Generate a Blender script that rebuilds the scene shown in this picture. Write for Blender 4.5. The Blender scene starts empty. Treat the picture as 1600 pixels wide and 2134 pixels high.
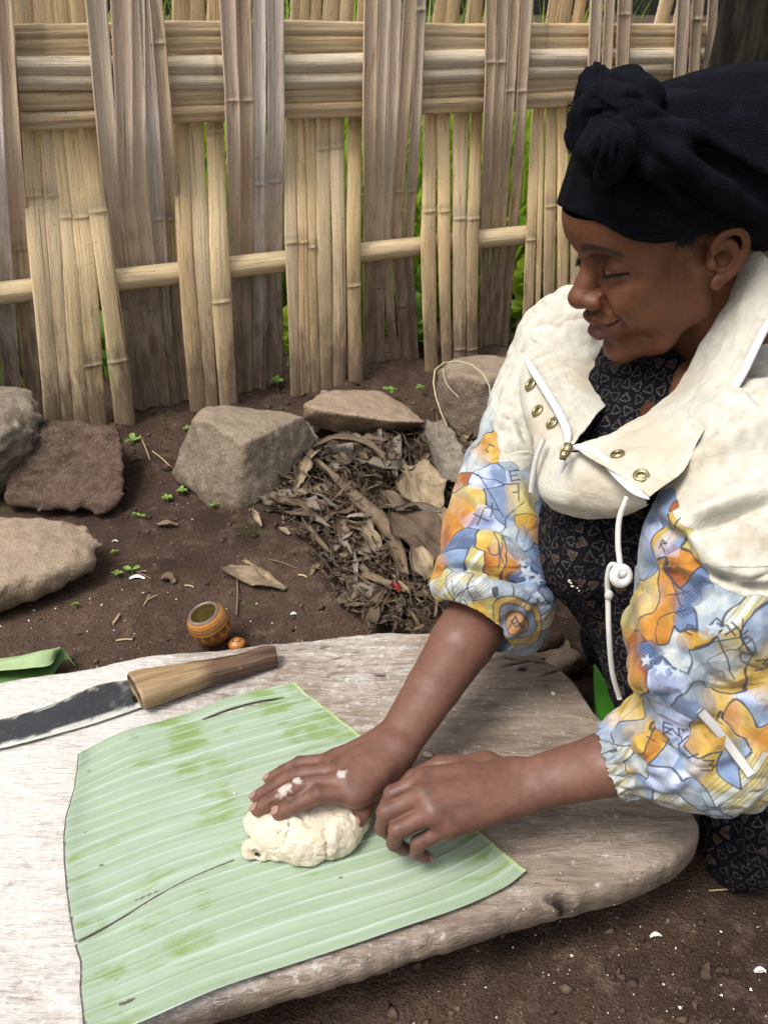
import bpy, bmesh, math, random, time, os
import numpy as np
from mathutils import Vector, Matrix, noise as mnoise
T0 = time.time()
random.seed(7); rng = np.random.default_rng(7)
sc = bpy.context.scene
COL = sc.collection
# ---------------------------------------------------------------- camera, sky, sun, exposure
PITCH = math.radians(30); FPX = 1850.0; CAMZ = 0.85
cam_d = bpy.data.cameras.new('camera'); cam = bpy.data.objects.new('camera', cam_d); COL.objects.link(cam)
cam.location = (0, 0, CAMZ); cam.rotation_euler = (math.pi/2 - PITCH, 0, 0)
cam_d.sensor_fit = 'VERTICAL'; cam_d.sensor_height = 36.0; cam_d.lens = FPX/2134*36.0
cam_d.clip_start = 0.02; cam_d.clip_end = 400
cam_d.dof.use_dof = True; cam_d.dof.focus_distance = 0.95; cam_d.dof.aperture_fstop = 22.0
sc.camera = cam
w = bpy.data.worlds.new('World'); sc.world = w; w.use_nodes = True
SUN_EL, SUN_AZ = math.radians(62), math.radians(-126)     # azimuth measured from +Y towards +X
nt = w.node_tree; bg = nt.nodes['Background']
sky = nt.nodes.new('ShaderNodeTexSky'); sky.sky_type = 'NISHITA'; sky.sun_disc = False
sky.sun_elevation = SUN_EL; sky.sun_rotation = SUN_AZ; sky.dust_density = 6.0; sky.air_density = 1.4; sky.ozone_density = 1.0
hs = nt.nodes.new('ShaderNodeHueSaturation'); hs.inputs['Saturation'].default_value = 0.30   # thin overcast: nearly white sky
nt.links.new(sky.outputs[0], hs.inputs['Color']); nt.links.new(hs.outputs[0], bg.inputs['Color'])
bg.inputs['Strength'].default_value = 0.13
sun_d = bpy.data.lights.new('sun', 'SUN'); sun = bpy.data.objects.new('sun', sun_d); COL.objects.link(sun)
sun_d.energy = 1.9; sun_d.angle = math.radians(22); sun_d.color = (1.0, 0.97, 0.92)
sd = Vector((math.cos(SUN_EL)*math.sin(SUN_AZ), math.cos(SUN_EL)*math.cos(SUN_AZ), math.sin(SUN_EL)))
sun.rotation_euler = sd.to_track_quat('Z', 'Y').to_euler(); sun.location = (0, 0, 5)
sc.view_settings.view_transform = 'Standard'; sc.view_settings.look = 'None'
sc.view_settings.gamma = 1.0; sc.view_settings.exposure = 0.60; sc.view_settings.use_curve_mapping = False
sc.cycles.max_bounces = 8; sc.cycles.use_denoising = True

# ---------------------------------------------------------------- reading points off the photograph's geometry
CP = np.array([0, 0, CAMZ]); CF = np.array([0, math.cos(PITCH), -math.sin(PITCH)])
CU = np.array([0, math.sin(PITCH), math.cos(PITCH)]); CR = np.array([1.0, 0, 0])
def ray(px, py): return CF + (px-800)/FPX*CR - (py-1067)/FPX*CU
def at(px, py, d): return CP + d*ray(px, py)
def atz(px, py, z):
    r = ray(px, py); return CP + (z-CAMZ)/r[2]*r
def atplane(px, py, P0, N):
    r = ray(px, py); return CP + r*(np.dot(P0-CP, N)/np.dot(r, N))

# ---------------------------------------------------------------- object helpers
def link(o, parent=None):
    COL.objects.link(o)
    if parent is not None: o.parent = parent
    return o
def tag(o, label=None, cat=None, group=None, kind=None):
    if label: o['label'] = label
    if cat: o['category'] = cat
    if group: o['group'] = group
    if kind: o['kind'] = kind
    return o
def empty(name, loc=(0, 0, 0)):
    o = bpy.data.objects.new(name, None); o.location = loc; o.empty_display_size = .05; return link(o)
def mesh_np(name, V, Fc, mat=None, smooth=True, parent=None, loc=None, col=None, uv=None, fixn=False):
    """V (n,3) world points, Fc (m,4) or (m,3) int or list of lists"""
    V = np.asarray(V, dtype=np.float64)
    if loc is None: loc = np.array([0, 0, 0.0]) if parent is not None else np.array([V[:, 0].mean(), V[:, 1].mean(), V[:, 2].min()])
    off = np.array(loc, dtype=float)
    if parent is not None: off = off + np.array(parent['_w'] if '_w' in parent else parent.location)
    me = bpy.data.meshes.new(name)
    if isinstance(Fc, np.ndarray):
        n, k = Fc.shape
        me.vertices.add(len(V)); me.vertices.foreach_set('co', (V-off).astype(np.float32).ravel())
        me.loops.add(n*k); me.loops.foreach_set('vertex_index', Fc.astype(np.int32).ravel())
        me.polygons.add(n); me.polygons.foreach_set('loop_start', np.arange(0, n*k, k, dtype=np.int32))
        me.update(calc_edges=True); me.validate()
    else:
        me.from_pydata([tuple(v) for v in (V-off)], [], [tuple(f) for f in Fc])
    if fixn:
        bm = bmesh.new(); bm.from_mesh(me); bmesh.ops.recalc_face_normals(bm, faces=bm.faces); bm.to_mesh(me); bm.free()
    if smooth: me.polygons.foreach_set('use_smooth', np.ones(len(me.polygons), dtype=bool))
    if col is not None:
        a = me.color_attributes.new('Col', 'FLOAT_COLOR', 'POINT')
        c = np.ones((len(V), 4), np.float32); c[:, :col.shape[1]] = col; a.data.foreach_set('color', c.ravel())
    if uv is not None:
        u = me.attributes.new('uvp', 'FLOAT_VECTOR', 'POINT'); z = np.zeros((len(V), 3), np.float32); z[:, :uv.shape[1]] = uv
        u.data.foreach_set('vector', z.ravel())
    if mat: me.materials.append(mat)
    me.update()
    o = bpy.data.objects.new(name, me); o.location = loc
    if parent is not None: o['_w'] = [float(x) for x in off]
    return link(o, parent)
def grid_faces(nu, nv, closed_v=False, closed_u=False):
    i = np.arange(nu if closed_u else nu-1); j = np.arange(nv if closed_v else nv-1)
    I, J = np.meshgrid(i, j, indexing='ij'); I2 = (I+1) % nu; J2 = (J+1) % nv
    return np.stack([I*nv+J, I2*nv+J, I2*nv+J2, I*nv+J2], -1).reshape(-1, 4)
def vnorm(V, Fc):
    a, b, c = V[Fc[:, 0]], V[Fc[:, 1]], V[Fc[:, 2]]; n = np.cross(b-a, c-a)
    if Fc.shape[1] == 4: n = np.cross(c-a, V[Fc[:, 3]]-b)
    N = np.zeros_like(V)
    for k in range(Fc.shape[1]):
        for ax in range(3): N[:, ax] += np.bincount(Fc[:, k], n[:, ax], len(V))
    return N/np.maximum(np.linalg.norm(N, axis=1, keepdims=True), 1e-12)
def cr(P, n):
    """Catmull-Rom through rows of P, n samples"""
    P = np.asarray(P, float); m = len(P)
    if m == 2:
        t = np.linspace(0, 1, n)[:, None].reshape((n,)+(1,)*(P.ndim-1)); return P[0]*(1-t)+P[1]*t
    Q = np.concatenate([[2*P[0]-P[1]], P, [2*P[-1]-P[-2]]]); t = np.linspace(0, m-1-1e-9, n); k = t.astype(int); f = (t-k).reshape((n,)+(1,)*(P.ndim-1))
    a, b, c, d = Q[k], Q[k+1], Q[k+2], Q[k+3]
    return .5*((2*b)+(-a+c)*f+(2*a-5*b+4*c-d)*f*f+(-a+3*b-3*c+d)*f**3)
def resample(P, n, closed=False):
    P = np.asarray(P, float)
    if closed: P = np.concatenate([P, P[:1]])
    L = np.r_[0, np.cumsum(np.linalg.norm(np.diff(P, axis=0), axis=1))]
    t = np.linspace(0, L[-1], n+1)[:-1] if closed else np.linspace(0, L[-1], n)
    return np.stack([np.interp(t, L, P[:, k]) for k in range(P.shape[1])], 1)
def ccr(P, n):
    """closed Catmull-Rom"""
    P = np.asarray(P, float); m = len(P); t = np.linspace(0, m, n, endpoint=False); k = t.astype(int); f = (t-k)[:, None]
    a, b, c, d = P[(k-1) % m], P[k % m], P[(k+1) % m], P[(k+2) % m]
    return .5*((2*b)+(-a+c)*f+(2*a-5*b+4*c-d)*f*f+(-a+3*b-3*c+d)*f**3)
def tube(P, r, ns=8, flat=1.0, up=None, cap=True):
    """swept tube; r scalar or per point; flat squashes the second axis"""
    P = np.asarray(P, float); n = len(P); r = np.broadcast_to(np.asarray(r, float), (n,))
    Tn = np.gradient(P, axis=0); Tn /= np.linalg.norm(Tn, axis=1, keepdims=True)+1e-12
    a = np.array(up if up is not None else ([0, 0, 1.] if abs(Tn[0, 2]) < .9 else [1., 0, 0])); V = []
    x = np.cross(a, Tn[0]); x /= np.linalg.norm(x)+1e-12
    th = np.linspace(0, 2*np.pi, ns, endpoint=False)
    for i in range(n):
        if up is not None: x = np.cross(a, Tn[i])
        x = x-np.dot(x, Tn[i])*Tn[i]; x /= np.linalg.norm(x)+1e-12; y = np.cross(Tn[i], x)
        V.append(P[i]+r[i]*(np.cos(th)[:, None]*x+flat*np.sin(th)[:, None]*y))
    V = np.concatenate(V); Fc = grid_faces(n, ns, closed_v=True)[:, ::-1]
    if cap:
        V = np.concatenate([V, P[:1], P[-1:]]); k = len(V); j = np.arange(ns); j2 = (j+1) % ns
        c1 = np.stack([j, j2, np.full(ns, k-2), np.full(ns, k-2)], 1)[:, [0, 1, 2, 2]]
        tri1 = [[int(a_), int(b_), k-2] for a_, b_ in zip(j, j2)]; o_ = (n-1)*ns
        tri2 = [[int(o_+b_), int(o_+a_), k-1] for a_, b_ in zip(j, j2)]
        return V, [list(map(int, f)) for f in Fc]+tri1+tri2
    return V, [list(map(int, f)) for f in Fc]
def join(parts):
    V = []; Fc = []; k = 0
    for v, f in parts:
        V.append(np.asarray(v, float)); Fc += [[int(i)+k for i in q] for q in f]; k += len(v)
    return np.concatenate(V), Fc

# ---------------------------------------------------------------- value noise in numpy
def _hash(ix, iy, iz, s):
    n = (ix*374761393+iy*668265263+iz*2147483647+s*1274126177) & 0xffffffff
    n = ((n ^ (n >> 13))*1274126177) & 0xffffffff; n = n ^ (n >> 16); return (n & 0xffff)/32767.5-1
def vn(P, scale=1.0, seed=0):
    P = np.asarray(P, float)*scale; i = np.floor(P).astype(np.int64); f = P-i; f = f*f*f*(f*(f*6-15)+10); r = 0
    for dx in (0, 1):
        for dy in (0, 1):
            for dz in (0, 1):
                wgt = (f[..., 0] if dx else 1-f[..., 0])*(f[..., 1] if dy else 1-f[..., 1])*(f[..., 2] if dz else 1-f[..., 2])
                r = r+wgt*_hash(i[..., 0]+dx, i[..., 1]+dy, i[..., 2]+dz, seed)
    return r
def fbm(P, scale=1.0, oct=4, seed=0, gain=.5):
    r = 0; a = 1
    for o in range(oct): r = r+a*vn(P, scale*2**o, seed+o*17); a *= gain
    return r
def sstep(a, b, x):
    t = np.clip((x-a)/(b-a), 0, 1); return t*t*(3-2*t)
def dseg(P, a, b):
    a = np.asarray(a, float); b = np.asarray(b, float); ab = b-a; t = np.clip(((P-a)@ab)/max(ab@ab, 1e-12), 0, 1)
    return np.linalg.norm(P-a-t[:, None]*ab, axis=1), t

# ---------------------------------------------------------------- signed distance fields and surface nets
class Field:
    def __init__(s, lo, hi, h):
        s.lo = np.array(lo, float); s.h = h; n = np.ceil((np.array(hi)-s.lo)/h).astype(int)+1; s.n = n
        s.ax = [s.lo[k]+h*np.arange(n[k]) for k in range(3)]; s.F = np.full(n, .05, np.float32)
    def sl(s, lo, hi, pad):
        a = np.maximum(np.floor((np.array(lo)-pad-s.lo)/s.h).astype(int), 0); b = np.minimum(np.ceil((np.array(hi)+pad-s.lo)/s.h).astype(int)+1, s.n)
        if (b <= a).any(): return None, None
        S = tuple(slice(a[k], b[k]) for k in range(3))
        g = [s.ax[0][S[0]][:, None, None].astype(np.float32), s.ax[1][S[1]][None, :, None].astype(np.float32), s.ax[2][S[2]][None, None, :].astype(np.float32)]
        return S, g
    def _op(s, S, d, k, mode):
        f = s.F[S]
        if mode == 'add':
            h = np.maximum(k-np.abs(f-d), 0)/max(k, 1e-9); s.F[S] = np.minimum(f, d)-h*h*k*.25
        else:
            d = -d; h = np.maximum(k-np.abs(f-d), 0)/max(k, 1e-9); s.F[S] = np.maximum(f, d)+h*h*k*.25
    def ell(s, c, r, k=.004, R=None, mode='add', pad=None):
        c = np.array(c, float); r = np.array(r, float)*np.ones(3); ext = r if R is None else np.full(3, r.max())
        S, g = s.sl(c-ext, c+ext, (k+.004) if pad is None else pad)
        if S is None: return s
        X, Y, Z = g[0]-c[0], g[1]-c[1], g[2]-c[2]
        if R is not None:   # columns of R = local axes
            R = np.array(R); X, Y, Z = X*R[0, 0]+Y*R[1, 0]+Z*R[2, 0], X*R[0, 1]+Y*R[1, 1]+Z*R[2, 1], X*R[0, 2]+Y*R[1, 2]+Z*R[2, 2]
        k0 = np.sqrt((X/r[0])**2+(Y/r[1])**2+(Z/r[2])**2); k1 = np.sqrt((X/r[0]**2)**2+(Y/r[1]**2)**2+(Z/r[2]**2)**2)
        s._op(S, (k0*(k0-1)/np.maximum(k1, 1e-9)).astype(np.float32), k, mode); return s
    def cap(s, a, b, r1, r2=None, k=.004, mode='add', sq=None):
        """round cone; sq=(axis, factor) squashes distance along axis (flattened limb)"""
        a = np.array(a, float); b = np.array(b, float); r2 = r1 if r2 is None else r2; m = max(r1, r2)*(1.0 if sq is None else max(1, 1/sq[1]))
        S, g = s.sl(np.minimum(a, b)-m, np.maximum(a, b)+m, k+.004)
        if S is None: return s
        ab = b-a; L = float(ab@ab)+1e-12
        X, Y, Z = g[0]-a[0], g[1]-a[1], g[2]-a[2]; t = np.clip((X*ab[0]+Y*ab[1]+Z*ab[2])/L, 0, 1)
        X = X-t*ab[0]; Y = Y-t*ab[1]; Z = Z-t*ab[2]; q = X*X+Y*Y+Z*Z
        if sq is not None:
            n = np.array(sq[0], float); n /= np.linalg.norm(n); w_ = X*n[0]+Y*n[1]+Z*n[2]; q = q+w_*w_*(1/sq[1]**2-1)
        s._op(S, (np.sqrt(q)-(r1+(r2-r1)*t)).astype(np.float32), k, mode); return s
    def chain(s, pts, rs, k=.004, mode='add', sq=None):
        for i in range(len(pts)-1): s.cap(pts[i], pts[i+1], rs[i], rs[i+1], k, mode, sq)
        return s
    def mesh(s):
        F = s.F; A = F < 0; c = [A[dx:A.shape[0]-1+dx, dy:A.shape[1]-1+dy, dz:A.shape[2]-1+dz] for dx in (0, 1) for dy in (0, 1) for dz in (0, 1)]
        al = c[0].copy(); an = c[0].copy()
        for q in c[1:]: al &= q; an |= q
        act = an & ~al; I = np.argwhere(act); N = len(I); idx = np.full(act.shape, -1, np.int32); idx[act] = np.arange(N)
        off = np.array([(dx, dy, dz) for dx in (0, 1) for dy in (0, 1) for dz in (0, 1)])
        v = np.stack([F[I[:, 0]+o[0], I[:, 1]+o[1], I[:, 2]+o[2]] for o in off], 1).astype(float)
        acc = np.zeros((N, 3)); cnt = np.zeros(N)
        for a in range(8):
            for b in range(a+1, 8):
                if np.abs(off[a]-off[b]).sum() != 1: continue
                m = (v[:, a] < 0) != (v[:, b] < 0); t = v[m, a]/(v[m, a]-v[m, b]); acc[m] += off[a]+t[:, None]*(off[b]-off[a]); cnt[m] += 1
        V = s.lo+s.h*(I+acc/cnt[:, None]); Q = []
        for ax in range(3):
            s0 = [slice(None)]*3; s1 = [slice(None)]*3; s0[ax] = slice(0, -1); s1[ax] = slice(1, None)
            a0, a1 = A[tuple(s0)], A[tuple(s1)]; u, w_ = (ax+1) % 3, (ax+2) % 3
            for flip in (0, 1):
                E = np.argwhere((a0 & ~a1) if not flip else (~a0 & a1)); E = E[(E[:, u] > 0) & (E[:, w_] > 0) & (E[:, u] < s.n[u]-1) & (E[:, w_] < s.n[w_]-1)]
                if not len(E): continue
                def ix(du, dw):
                    e = E.copy(); e[:, u] -= du; e[:, w_] -= dw; return idx[e[:, 0], e[:, 1], e[:, 2]]
                q = np.stack([ix(1, 1), ix(0, 1), ix(0, 0), ix(1, 0)], 1); Q.append(q[:, ::-1] if flip else q)
        Q = np.concatenate(Q); Q = Q[(Q >= 0).all(1)]; return V, Q
def relax(V, Q, it=1, lam=.5):
    for _ in range(it):
        S = np.zeros_like(V); n = np.zeros(len(V))
        for a in range(4):
            b = (a+1) % 4; i, j = Q[:, a], Q[:, b]
            for k in range(3):
                S[:, k] += np.bincount(i, V[j, k], len(V))+np.bincount(j, V[i, k], len(V))
            n += np.bincount(i, minlength=len(V))+np.bincount(j, minlength=len(V))
        V = V+lam*(S/np.maximum(n, 1)[:, None]-V)
    return V

# ---------------------------------------------------------------- material helper
class NB:
    def __init__(s, name, rough=.8, spec=.3):
        s.m = bpy.data.materials.new(name); s.m.use_nodes = True; s.t = s.m.node_tree; s.N = s.t.nodes; s.L = s.t.links
        s.b = s.N['Principled BSDF']; s.b.inputs['Roughness'].default_value = rough; s.b.inputs['Specular IOR Level'].default_value = spec
    def _in(s, sock, v):
        if v is None: return
        if isinstance(v, bpy.types.NodeSocket): s.L.new(v, sock)
        elif isinstance(v, (tuple, list)) and len(v) == 3 and sock.type == 'RGBA': sock.default_value = (*v, 1)
        else: sock.default_value = v
    def node(s, typ, out=0, props={}, **ins):
        n = s.N.new(typ)
        for k, v in props.items(): setattr(n, k, v)
        for k, v in ins.items():
            key = k.replace('_', ' ')
            s._in(n.inputs[int(k[1:])] if k[0] == 'i' and k[1:].isdigit() else n.inputs[key], v)
        return n.outputs[out]
    def obj(s): return s.node('ShaderNodeTexCoord', 3)
    def pos(s): return s.node('ShaderNodeNewGeometry', 0)
    def attr(s, name='Col', out=0): return s.node('ShaderNodeAttribute', out, {'attribute_name': name})
    def rnd(s): return s.node('ShaderNodeObjectInfo', 5)
    def map(s, v, scale=(1, 1, 1), rot=(0, 0, 0), loc=(0, 0, 0)): return s.node('ShaderNodeMapping', 0, {}, Vector=v, Scale=scale, Rotation=rot, Location=loc)
    def noise(s, v, scale=5, detail=4, rough=.55, dist=0, out=0): return s.node('ShaderNodeTexNoise', out, {}, Vector=v, Scale=scale, Detail=detail, Roughness=rough, Distortion=dist)
    def vor(s, v, scale=5, feat='F1', out=0, rnd=1.0): return s.node('ShaderNodeTexVoronoi', out, {'feature': feat}, Vector=v, Scale=scale, Randomness=rnd)
    def wave(s, v, scale=5, dist=0, detail=2, typ='BANDS', d='X'): return s.node('ShaderNodeTexWave', 1, {'wave_type': typ, 'bands_direction': d}, Vector=v, Scale=scale, Distortion=dist, Detail=detail)
    def ramp(s, f, stops, interp='LINEAR'):
        n = s.N.new('ShaderNodeValToRGB'); s._in(n.inputs[0], f); e = n.color_ramp.elements; n.color_ramp.interpolation = interp
        while len(e) < len(stops): e.new(.5)
        for q, (p, c) in zip(e, stops): q.position = p; q.color = (*c, 1) if not isinstance(c, (int, float)) else (c, c, c, 1)
        return n.outputs[0]
    def mix(s, a, b, f, mode='MIX'):
        n = s.N.new('ShaderNodeMix'); n.data_type = 'RGBA'; n.blend_type = mode
        s._in(n.inputs[0], f); s._in(n.inputs[6], a); s._in(n.inputs[7], b); return n.outputs[2]
    def math(s, op, a, b=None, c=None, clamp=False):
        n = s.N.new('ShaderNodeMath'); n.operation = op; n.use_clamp = clamp
        for q, v in zip(n.inputs, (a, b, c)): s._in(q, v)
        return n.outputs[0]
    def sep(s, v, k): return s.node('ShaderNodeSeparateXYZ', k, {}, Vector=v)
    def mr(s, v, a, b, c=0, d=1): return s.node('ShaderNodeMapRange', 0, {}, Value=v, From_Min=a, From_Max=b, To_Min=c, To_Max=d)
    def bump(s, h, strength=.5, dist=.002, normal=None): return s.node('ShaderNodeBump', 0, {}, Height=h, Strength=strength, Distance=dist, Normal=normal)
    def out(s, color=None, rough=None, normal=None, **kw):
        s._in(s.b.inputs['Base Color'], color); s._in(s.b.inputs['Roughness'], rough); s._in(s.b.inputs['Normal'], normal)
        for k, v in kw.items(): s._in(s.b.inputs[k.replace('_', ' ')], v)
        return s.m
# ================================================================ ground
U_ = np.array([.906, .423, 0]); U_ = U_/np.linalg.norm(U_); NF = np.array([U_[1], -U_[0], 0.]); PF = np.array([-.35, 2.0, 0.])   # the fence line, its normal towards us
def fence_s(P): return (P[..., :2]-PF[:2])@U_[:2], (P[..., :2]-PF[:2])@NF[:2]
def gh(x, y):
    """height of the soil"""
    P = np.stack([x, y, np.zeros_like(x)], -1); s, n = fence_s(P)
    big = .010*fbm(P, 2.1, 3, 1); near = np.exp(-((n-.00)/.13)**2)
    h = big+.0035*fbm(P, 11, 3, 2)*1.0+near*(.022+.030*np.clip(fbm(P, 5, 3, 3), -.4, 1))+.0022*np.abs(fbm(P, 40, 3, 4))
    rough = np.exp(-((n-.05)/.22)**2); h = h+rough*.010*np.abs(fbm(P, 22, 3, 6))
    lit = np.exp(-(((x-.02)/.20)**2+((y-1.45)/.32)**2)); h = h+lit*(.028+.016*fbm(P, 14, 3, 8))
    h = h*(1-np.exp(-(((x-.1)/.55)**2+((y-.62)/.25)**2))*.8)
    return h
def mat_soil():
    b = NB('soil', .92, .15); p = b.pos(); n1 = b.noise(p, 3.2, 5, .6); n2 = b.noise(p, 26, 5, .65); n3 = b.noise(p, 170, 4, .6); v = b.vor(p, 330, 'F1')
    c = b.mix((.034, .020, .014), (.085, .053, .037), b.ramp(n1, [(.38, 0), (.66, 1)]))
    c = b.mix(c, (.135, .092, .066), b.ramp(n2, [(.52, 0), (.74, .8)])); c = b.mix(c, (.022, .013, .009), b.ramp(n3, [(.30, .7), (.5, 0)]))
    c = b.mix(c, (.20, .155, .12), b.ramp(b.noise(p, 420, 2), [(.66, 0), (.74, .8)]))
    moss = b.math('MULTIPLY', b.ramp(b.noise(p, 7, 3), [(.60, 0), (.70, .5)]), b.ramp(n3, [(.45, 0), (.6, 1)])); c = b.mix(c, (.05, .075, .015), moss)
    h = b.math('ADD', b.math('MULTIPLY', n2, 2.5), b.math('ADD', n3, b.math('MULTIPLY', v, .6)))
    return b.out(c, b.mr(n1, .3, .7, .95, .75), b.bump(h, .9, .004))
def build_ground():
    def axis(a, b_, st, far):
        core = np.arange(a, b_, st); g = np.cumsum(st*1.25**np.arange(1, 44)); g = g[g < far]; g = np.append(g, far); return np.concatenate([(a-g)[::-1], core, b_+g])
    x = axis(-1.15, .75, .0095, 60); y = axis(.25, 2.5, .0095, 60); X, Y = np.meshgrid(x, y, indexing='ij'); Z = gh(X, Y)
    V = np.stack([X, Y, Z], -1).reshape(-1, 3); o = mesh_np('ground', V, grid_faces(len(x), len(y)), mat_soil(), loc=(0, 0, 0)); tag(o, 'dark brown trodden soil with pale specks, rising in crumbs along the fence', kind='structure')
build_ground()
_GX = np.arange(-1.6, 2.0, .008); _GY = np.arange(.1, 4.0, .008); _GZ = gh(*np.meshgrid(_GX, _GY, indexing='ij'))
def ghq(x, y):
    i = min(max((x+1.6)/.008, 0), len(_GX)-2); j = min(max((y-.1)/.008, 0), len(_GY)-2); a, b_ = int(i), int(j); u, v = i-a, j-b_
    return float(_GZ[a, b_]*(1-u)*(1-v)+_GZ[a+1, b_]*u*(1-v)+_GZ[a, b_+1]*(1-u)*v+_GZ[a+1, b_+1]*u*v)
def on_ground(px, py, dz=0.0):
    P = atz(px, py, 0)
    for _ in range(4): P = atz(px, py, ghq(P[0], P[1])+dz)
    return P
# specks of flour, grit and crumbs of soil: nobody could count them
def scatter(name, n, mat, rmin, rmax, region, kind='stuff', label=None, flat=.6, seed=1, sharp=True):
    r = np.random.default_rng(seed); V = []; Fc = []; k = 0
    octa = np.array([[1, 0, 0], [0, 1, 0], [-1, 0, 0], [0, -1, 0], [0, 0, 1], [0, 0, -1.]]); of = [[0, 1, 4], [1, 2, 4], [2, 3, 4], [3, 0, 4], [1, 0, 5], [2, 1, 5], [3, 2, 5], [0, 3, 5]]
    P = region(r, n); R = rmin*(rmax/rmin)**(r.random(n)**2.2)
    for p, R_ in zip(P, R):
        a = r.random()*6.28; c, s = math.cos(a), math.sin(a); q = octa*(1+.5*r.uniform(-1, 1, (6, 1)))*[R_, R_*r.uniform(.5, 1), R_*flat]; q = q@np.array([[c, s, 0], [-s, c, 0], [0, 0, 1]]); V.append(q+p+[0, 0, R_*flat*.3]); Fc += [[i+k for i in f] for f in of]; k += 6
    o = mesh_np(name, np.concatenate(V), np.array(Fc), mat, smooth=False, loc=(0, 0, 0)); tag(o, label, kind=kind); return o
def reg_box(x0, x1, y0, y1):
    def f(r, n):
        x = r.uniform(x0, x1, n); y = r.uniform(y0, y1, n); return np.stack([x, y, gh(x, y)], 1)
    return f
def reg_mix(*boxes):
    def f(r, n):
        k = len(boxes); return np.concatenate([reg_box(*b)(r, n//k+1) for b in boxes])[:n]
    return f
m_flour = NB('flour', .9, .2).out((.78, .75, .70)); m_clod = NB('soil_crumb', .95, .1); pc = m_clod.pos(); m_clod = m_clod.out(m_clod.mix((.040, .025, .018), (.13, .09, .065), m_clod.ramp(m_clod.noise(pc, 40, 3), [(.4, 0), (.65, 1)])))
scatter('flour_specks', 1000, m_flour, .0004, .0021, reg_mix((-.62, .05, .95, 1.25), (-.62, .1, 1.0, 1.6), (.0, .42, .30, .62), (.10, .42, .30, .55)), label='white specks of flour spilt over the soil', seed=3)
scatter('soil_crumbs', 2600, m_clod, .0012, .008, reg_mix((-.75, .3, 1.75, 2.15), (-.62, .2, 1.0, 1.8), (.0, .45, .28, .6), (-.3, .5, 1.9, 2.4)), label='crumbs of dark soil and grit on the ground', seed=5, flat=.75)

# ================================================================ plants seen through the fence
def leaf_blade(P0, L, wd, lean, az, bend, n=6):
    d = np.array([math.cos(az), math.sin(az), 0]); s = np.array([-d[1], d[0], 0]); t = np.linspace(0, 1, n)
    c = P0+np.outer(t*L, [0, 0, 1.])*np.cos(lean*t[:, None]*bend)+np.outer((t**1.6)*L*math.sin(lean), d); w_ = wd*np.sin(np.pi*(.12+.88*t))**.7*(1-t**4)
    V = np.concatenate([c-s*w_[:, None], c+d*.15*wd, c+s*w_[:, None]]).reshape(3, n, 3).transpose(1, 0, 2).reshape(-1, 3); return V, grid_faces(n, 3)
def mat_leaf(name, c1, c2, rough=.5, trans=.5, scale=14):
    b = NB(name, rough, .4); p = b.pos(); n = b.noise(p, scale, 4); col = b.mix(c1, c2, b.ramp(n, [(.35, 0), (.65, 1)])); b.out(col, rough, b.bump(b.noise(p, 90, 3), .3, .002))
    tr = b.N.new('ShaderNodeBsdfTranslucent'); b._in(tr.inputs['Color'], col); mx = b.N.new('ShaderNodeMixShader'); mx.inputs[0].default_value = trans
    b.L.new(b.b.outputs[0], mx.inputs[1]); b.L.new(tr.outputs[0], mx.inputs[2]); b.L.new(mx.outputs[0], b.N['Material Output'].inputs['Surface']); return b.m
m_bright = mat_leaf('bright_leaf', (.20, .36, .02), (.42, .55, .05), .45, .55, 6); m_weed = mat_leaf('weed_leaf', (.10, .22, .03), (.20, .36, .06), .45, .45)
def build_behind():
    r = np.random.default_rng(11); V = []; F_ = []; k = 0
    for i in range(3600):
        s = r.uniform(-1.1, 1.5); n = -r.uniform(.30, 1.3); P0 = PF+U_*s+NF*n; P0[2] = ghq(P0[0], P0[1]); tall = r.uniform(.35, 1.05)*(.55+.45*min(1, -n/.8))
        v, f = leaf_blade(P0, tall, r.uniform(.004, .012), r.uniform(.1, .7), r.uniform(0, 6.28), 1.0); V.append(v); F_.append(f+k); k += len(v)
    tag(mesh_np('tall_grass', np.concatenate(V), np.concatenate(F_), m_bright, loc=(0, 0, 0)), 'bright yellow-green tall grass growing behind the bamboo fence', kind='stuff')
    def broad(root_p, h, nl, seed, size, name, label, mat):
        rr = np.random.default_rng(seed); o = empty(name, root_p); tag(o, label, 'plant', 'plants behind the fence'); sv, sf_ = tube(np.array([root_p, root_p+[.01, 0, h*.5], root_p+[.0, .01, h]]), [.003, .0022, .001], 5); mesh_np('stem', sv, sf_, mat, parent=o)
        for i in range(nl):
            a = rr.uniform(0, 6.28); b0 = root_p+[0, 0, h*(.25+.75*i/nl)]; v, f = leaf_blade(b0, size*rr.uniform(.7, 1.2), size*.28, rr.uniform(.7, 1.3), a, .9, 8); v = v+.004*np.stack([vn(v, 30, 1), vn(v, 30, 2), vn(v, 30, 3)], 1); mesh_np('leaf', v, f, mat, parent=o)
    spots = [(1085, 560, 'broad green weed behind the fence beside the woman\'s face'), (1062, 660, 'broad-leaved weed behind the fence above the right-hand stone'), (1040, 700, 'low pale weed at the foot of the fence above the right-hand stone'), (868, 700, 'small pale weed in the fence gap above the flat stone'), (595, 660, 'weed with light leaves in the fence gap left of the flat stone'), (218, 690, 'bright weed behind the fence above the reddish boulder'), (1100, 470, 'tall thin weed behind the fence near the headscarf'), (880, 560, 'upright grassy weed behind the rail, above the right-hand stone')]
    for i, (px, py, lb) in enumerate(spots):
        P = atplane(px, py, PF-NF*(.10+.03*(i % 3)), NF); P0 = np.array([P[0], P[1], float(gh(np.array(P[0]), np.array(P[1])))]); broad(P0, max(.05, P[2]-P0[2]), 7+i % 3, 50+i, .075, 'weed', lb, m_weed if i % 2 else m_bright)
build_behind()
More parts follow.
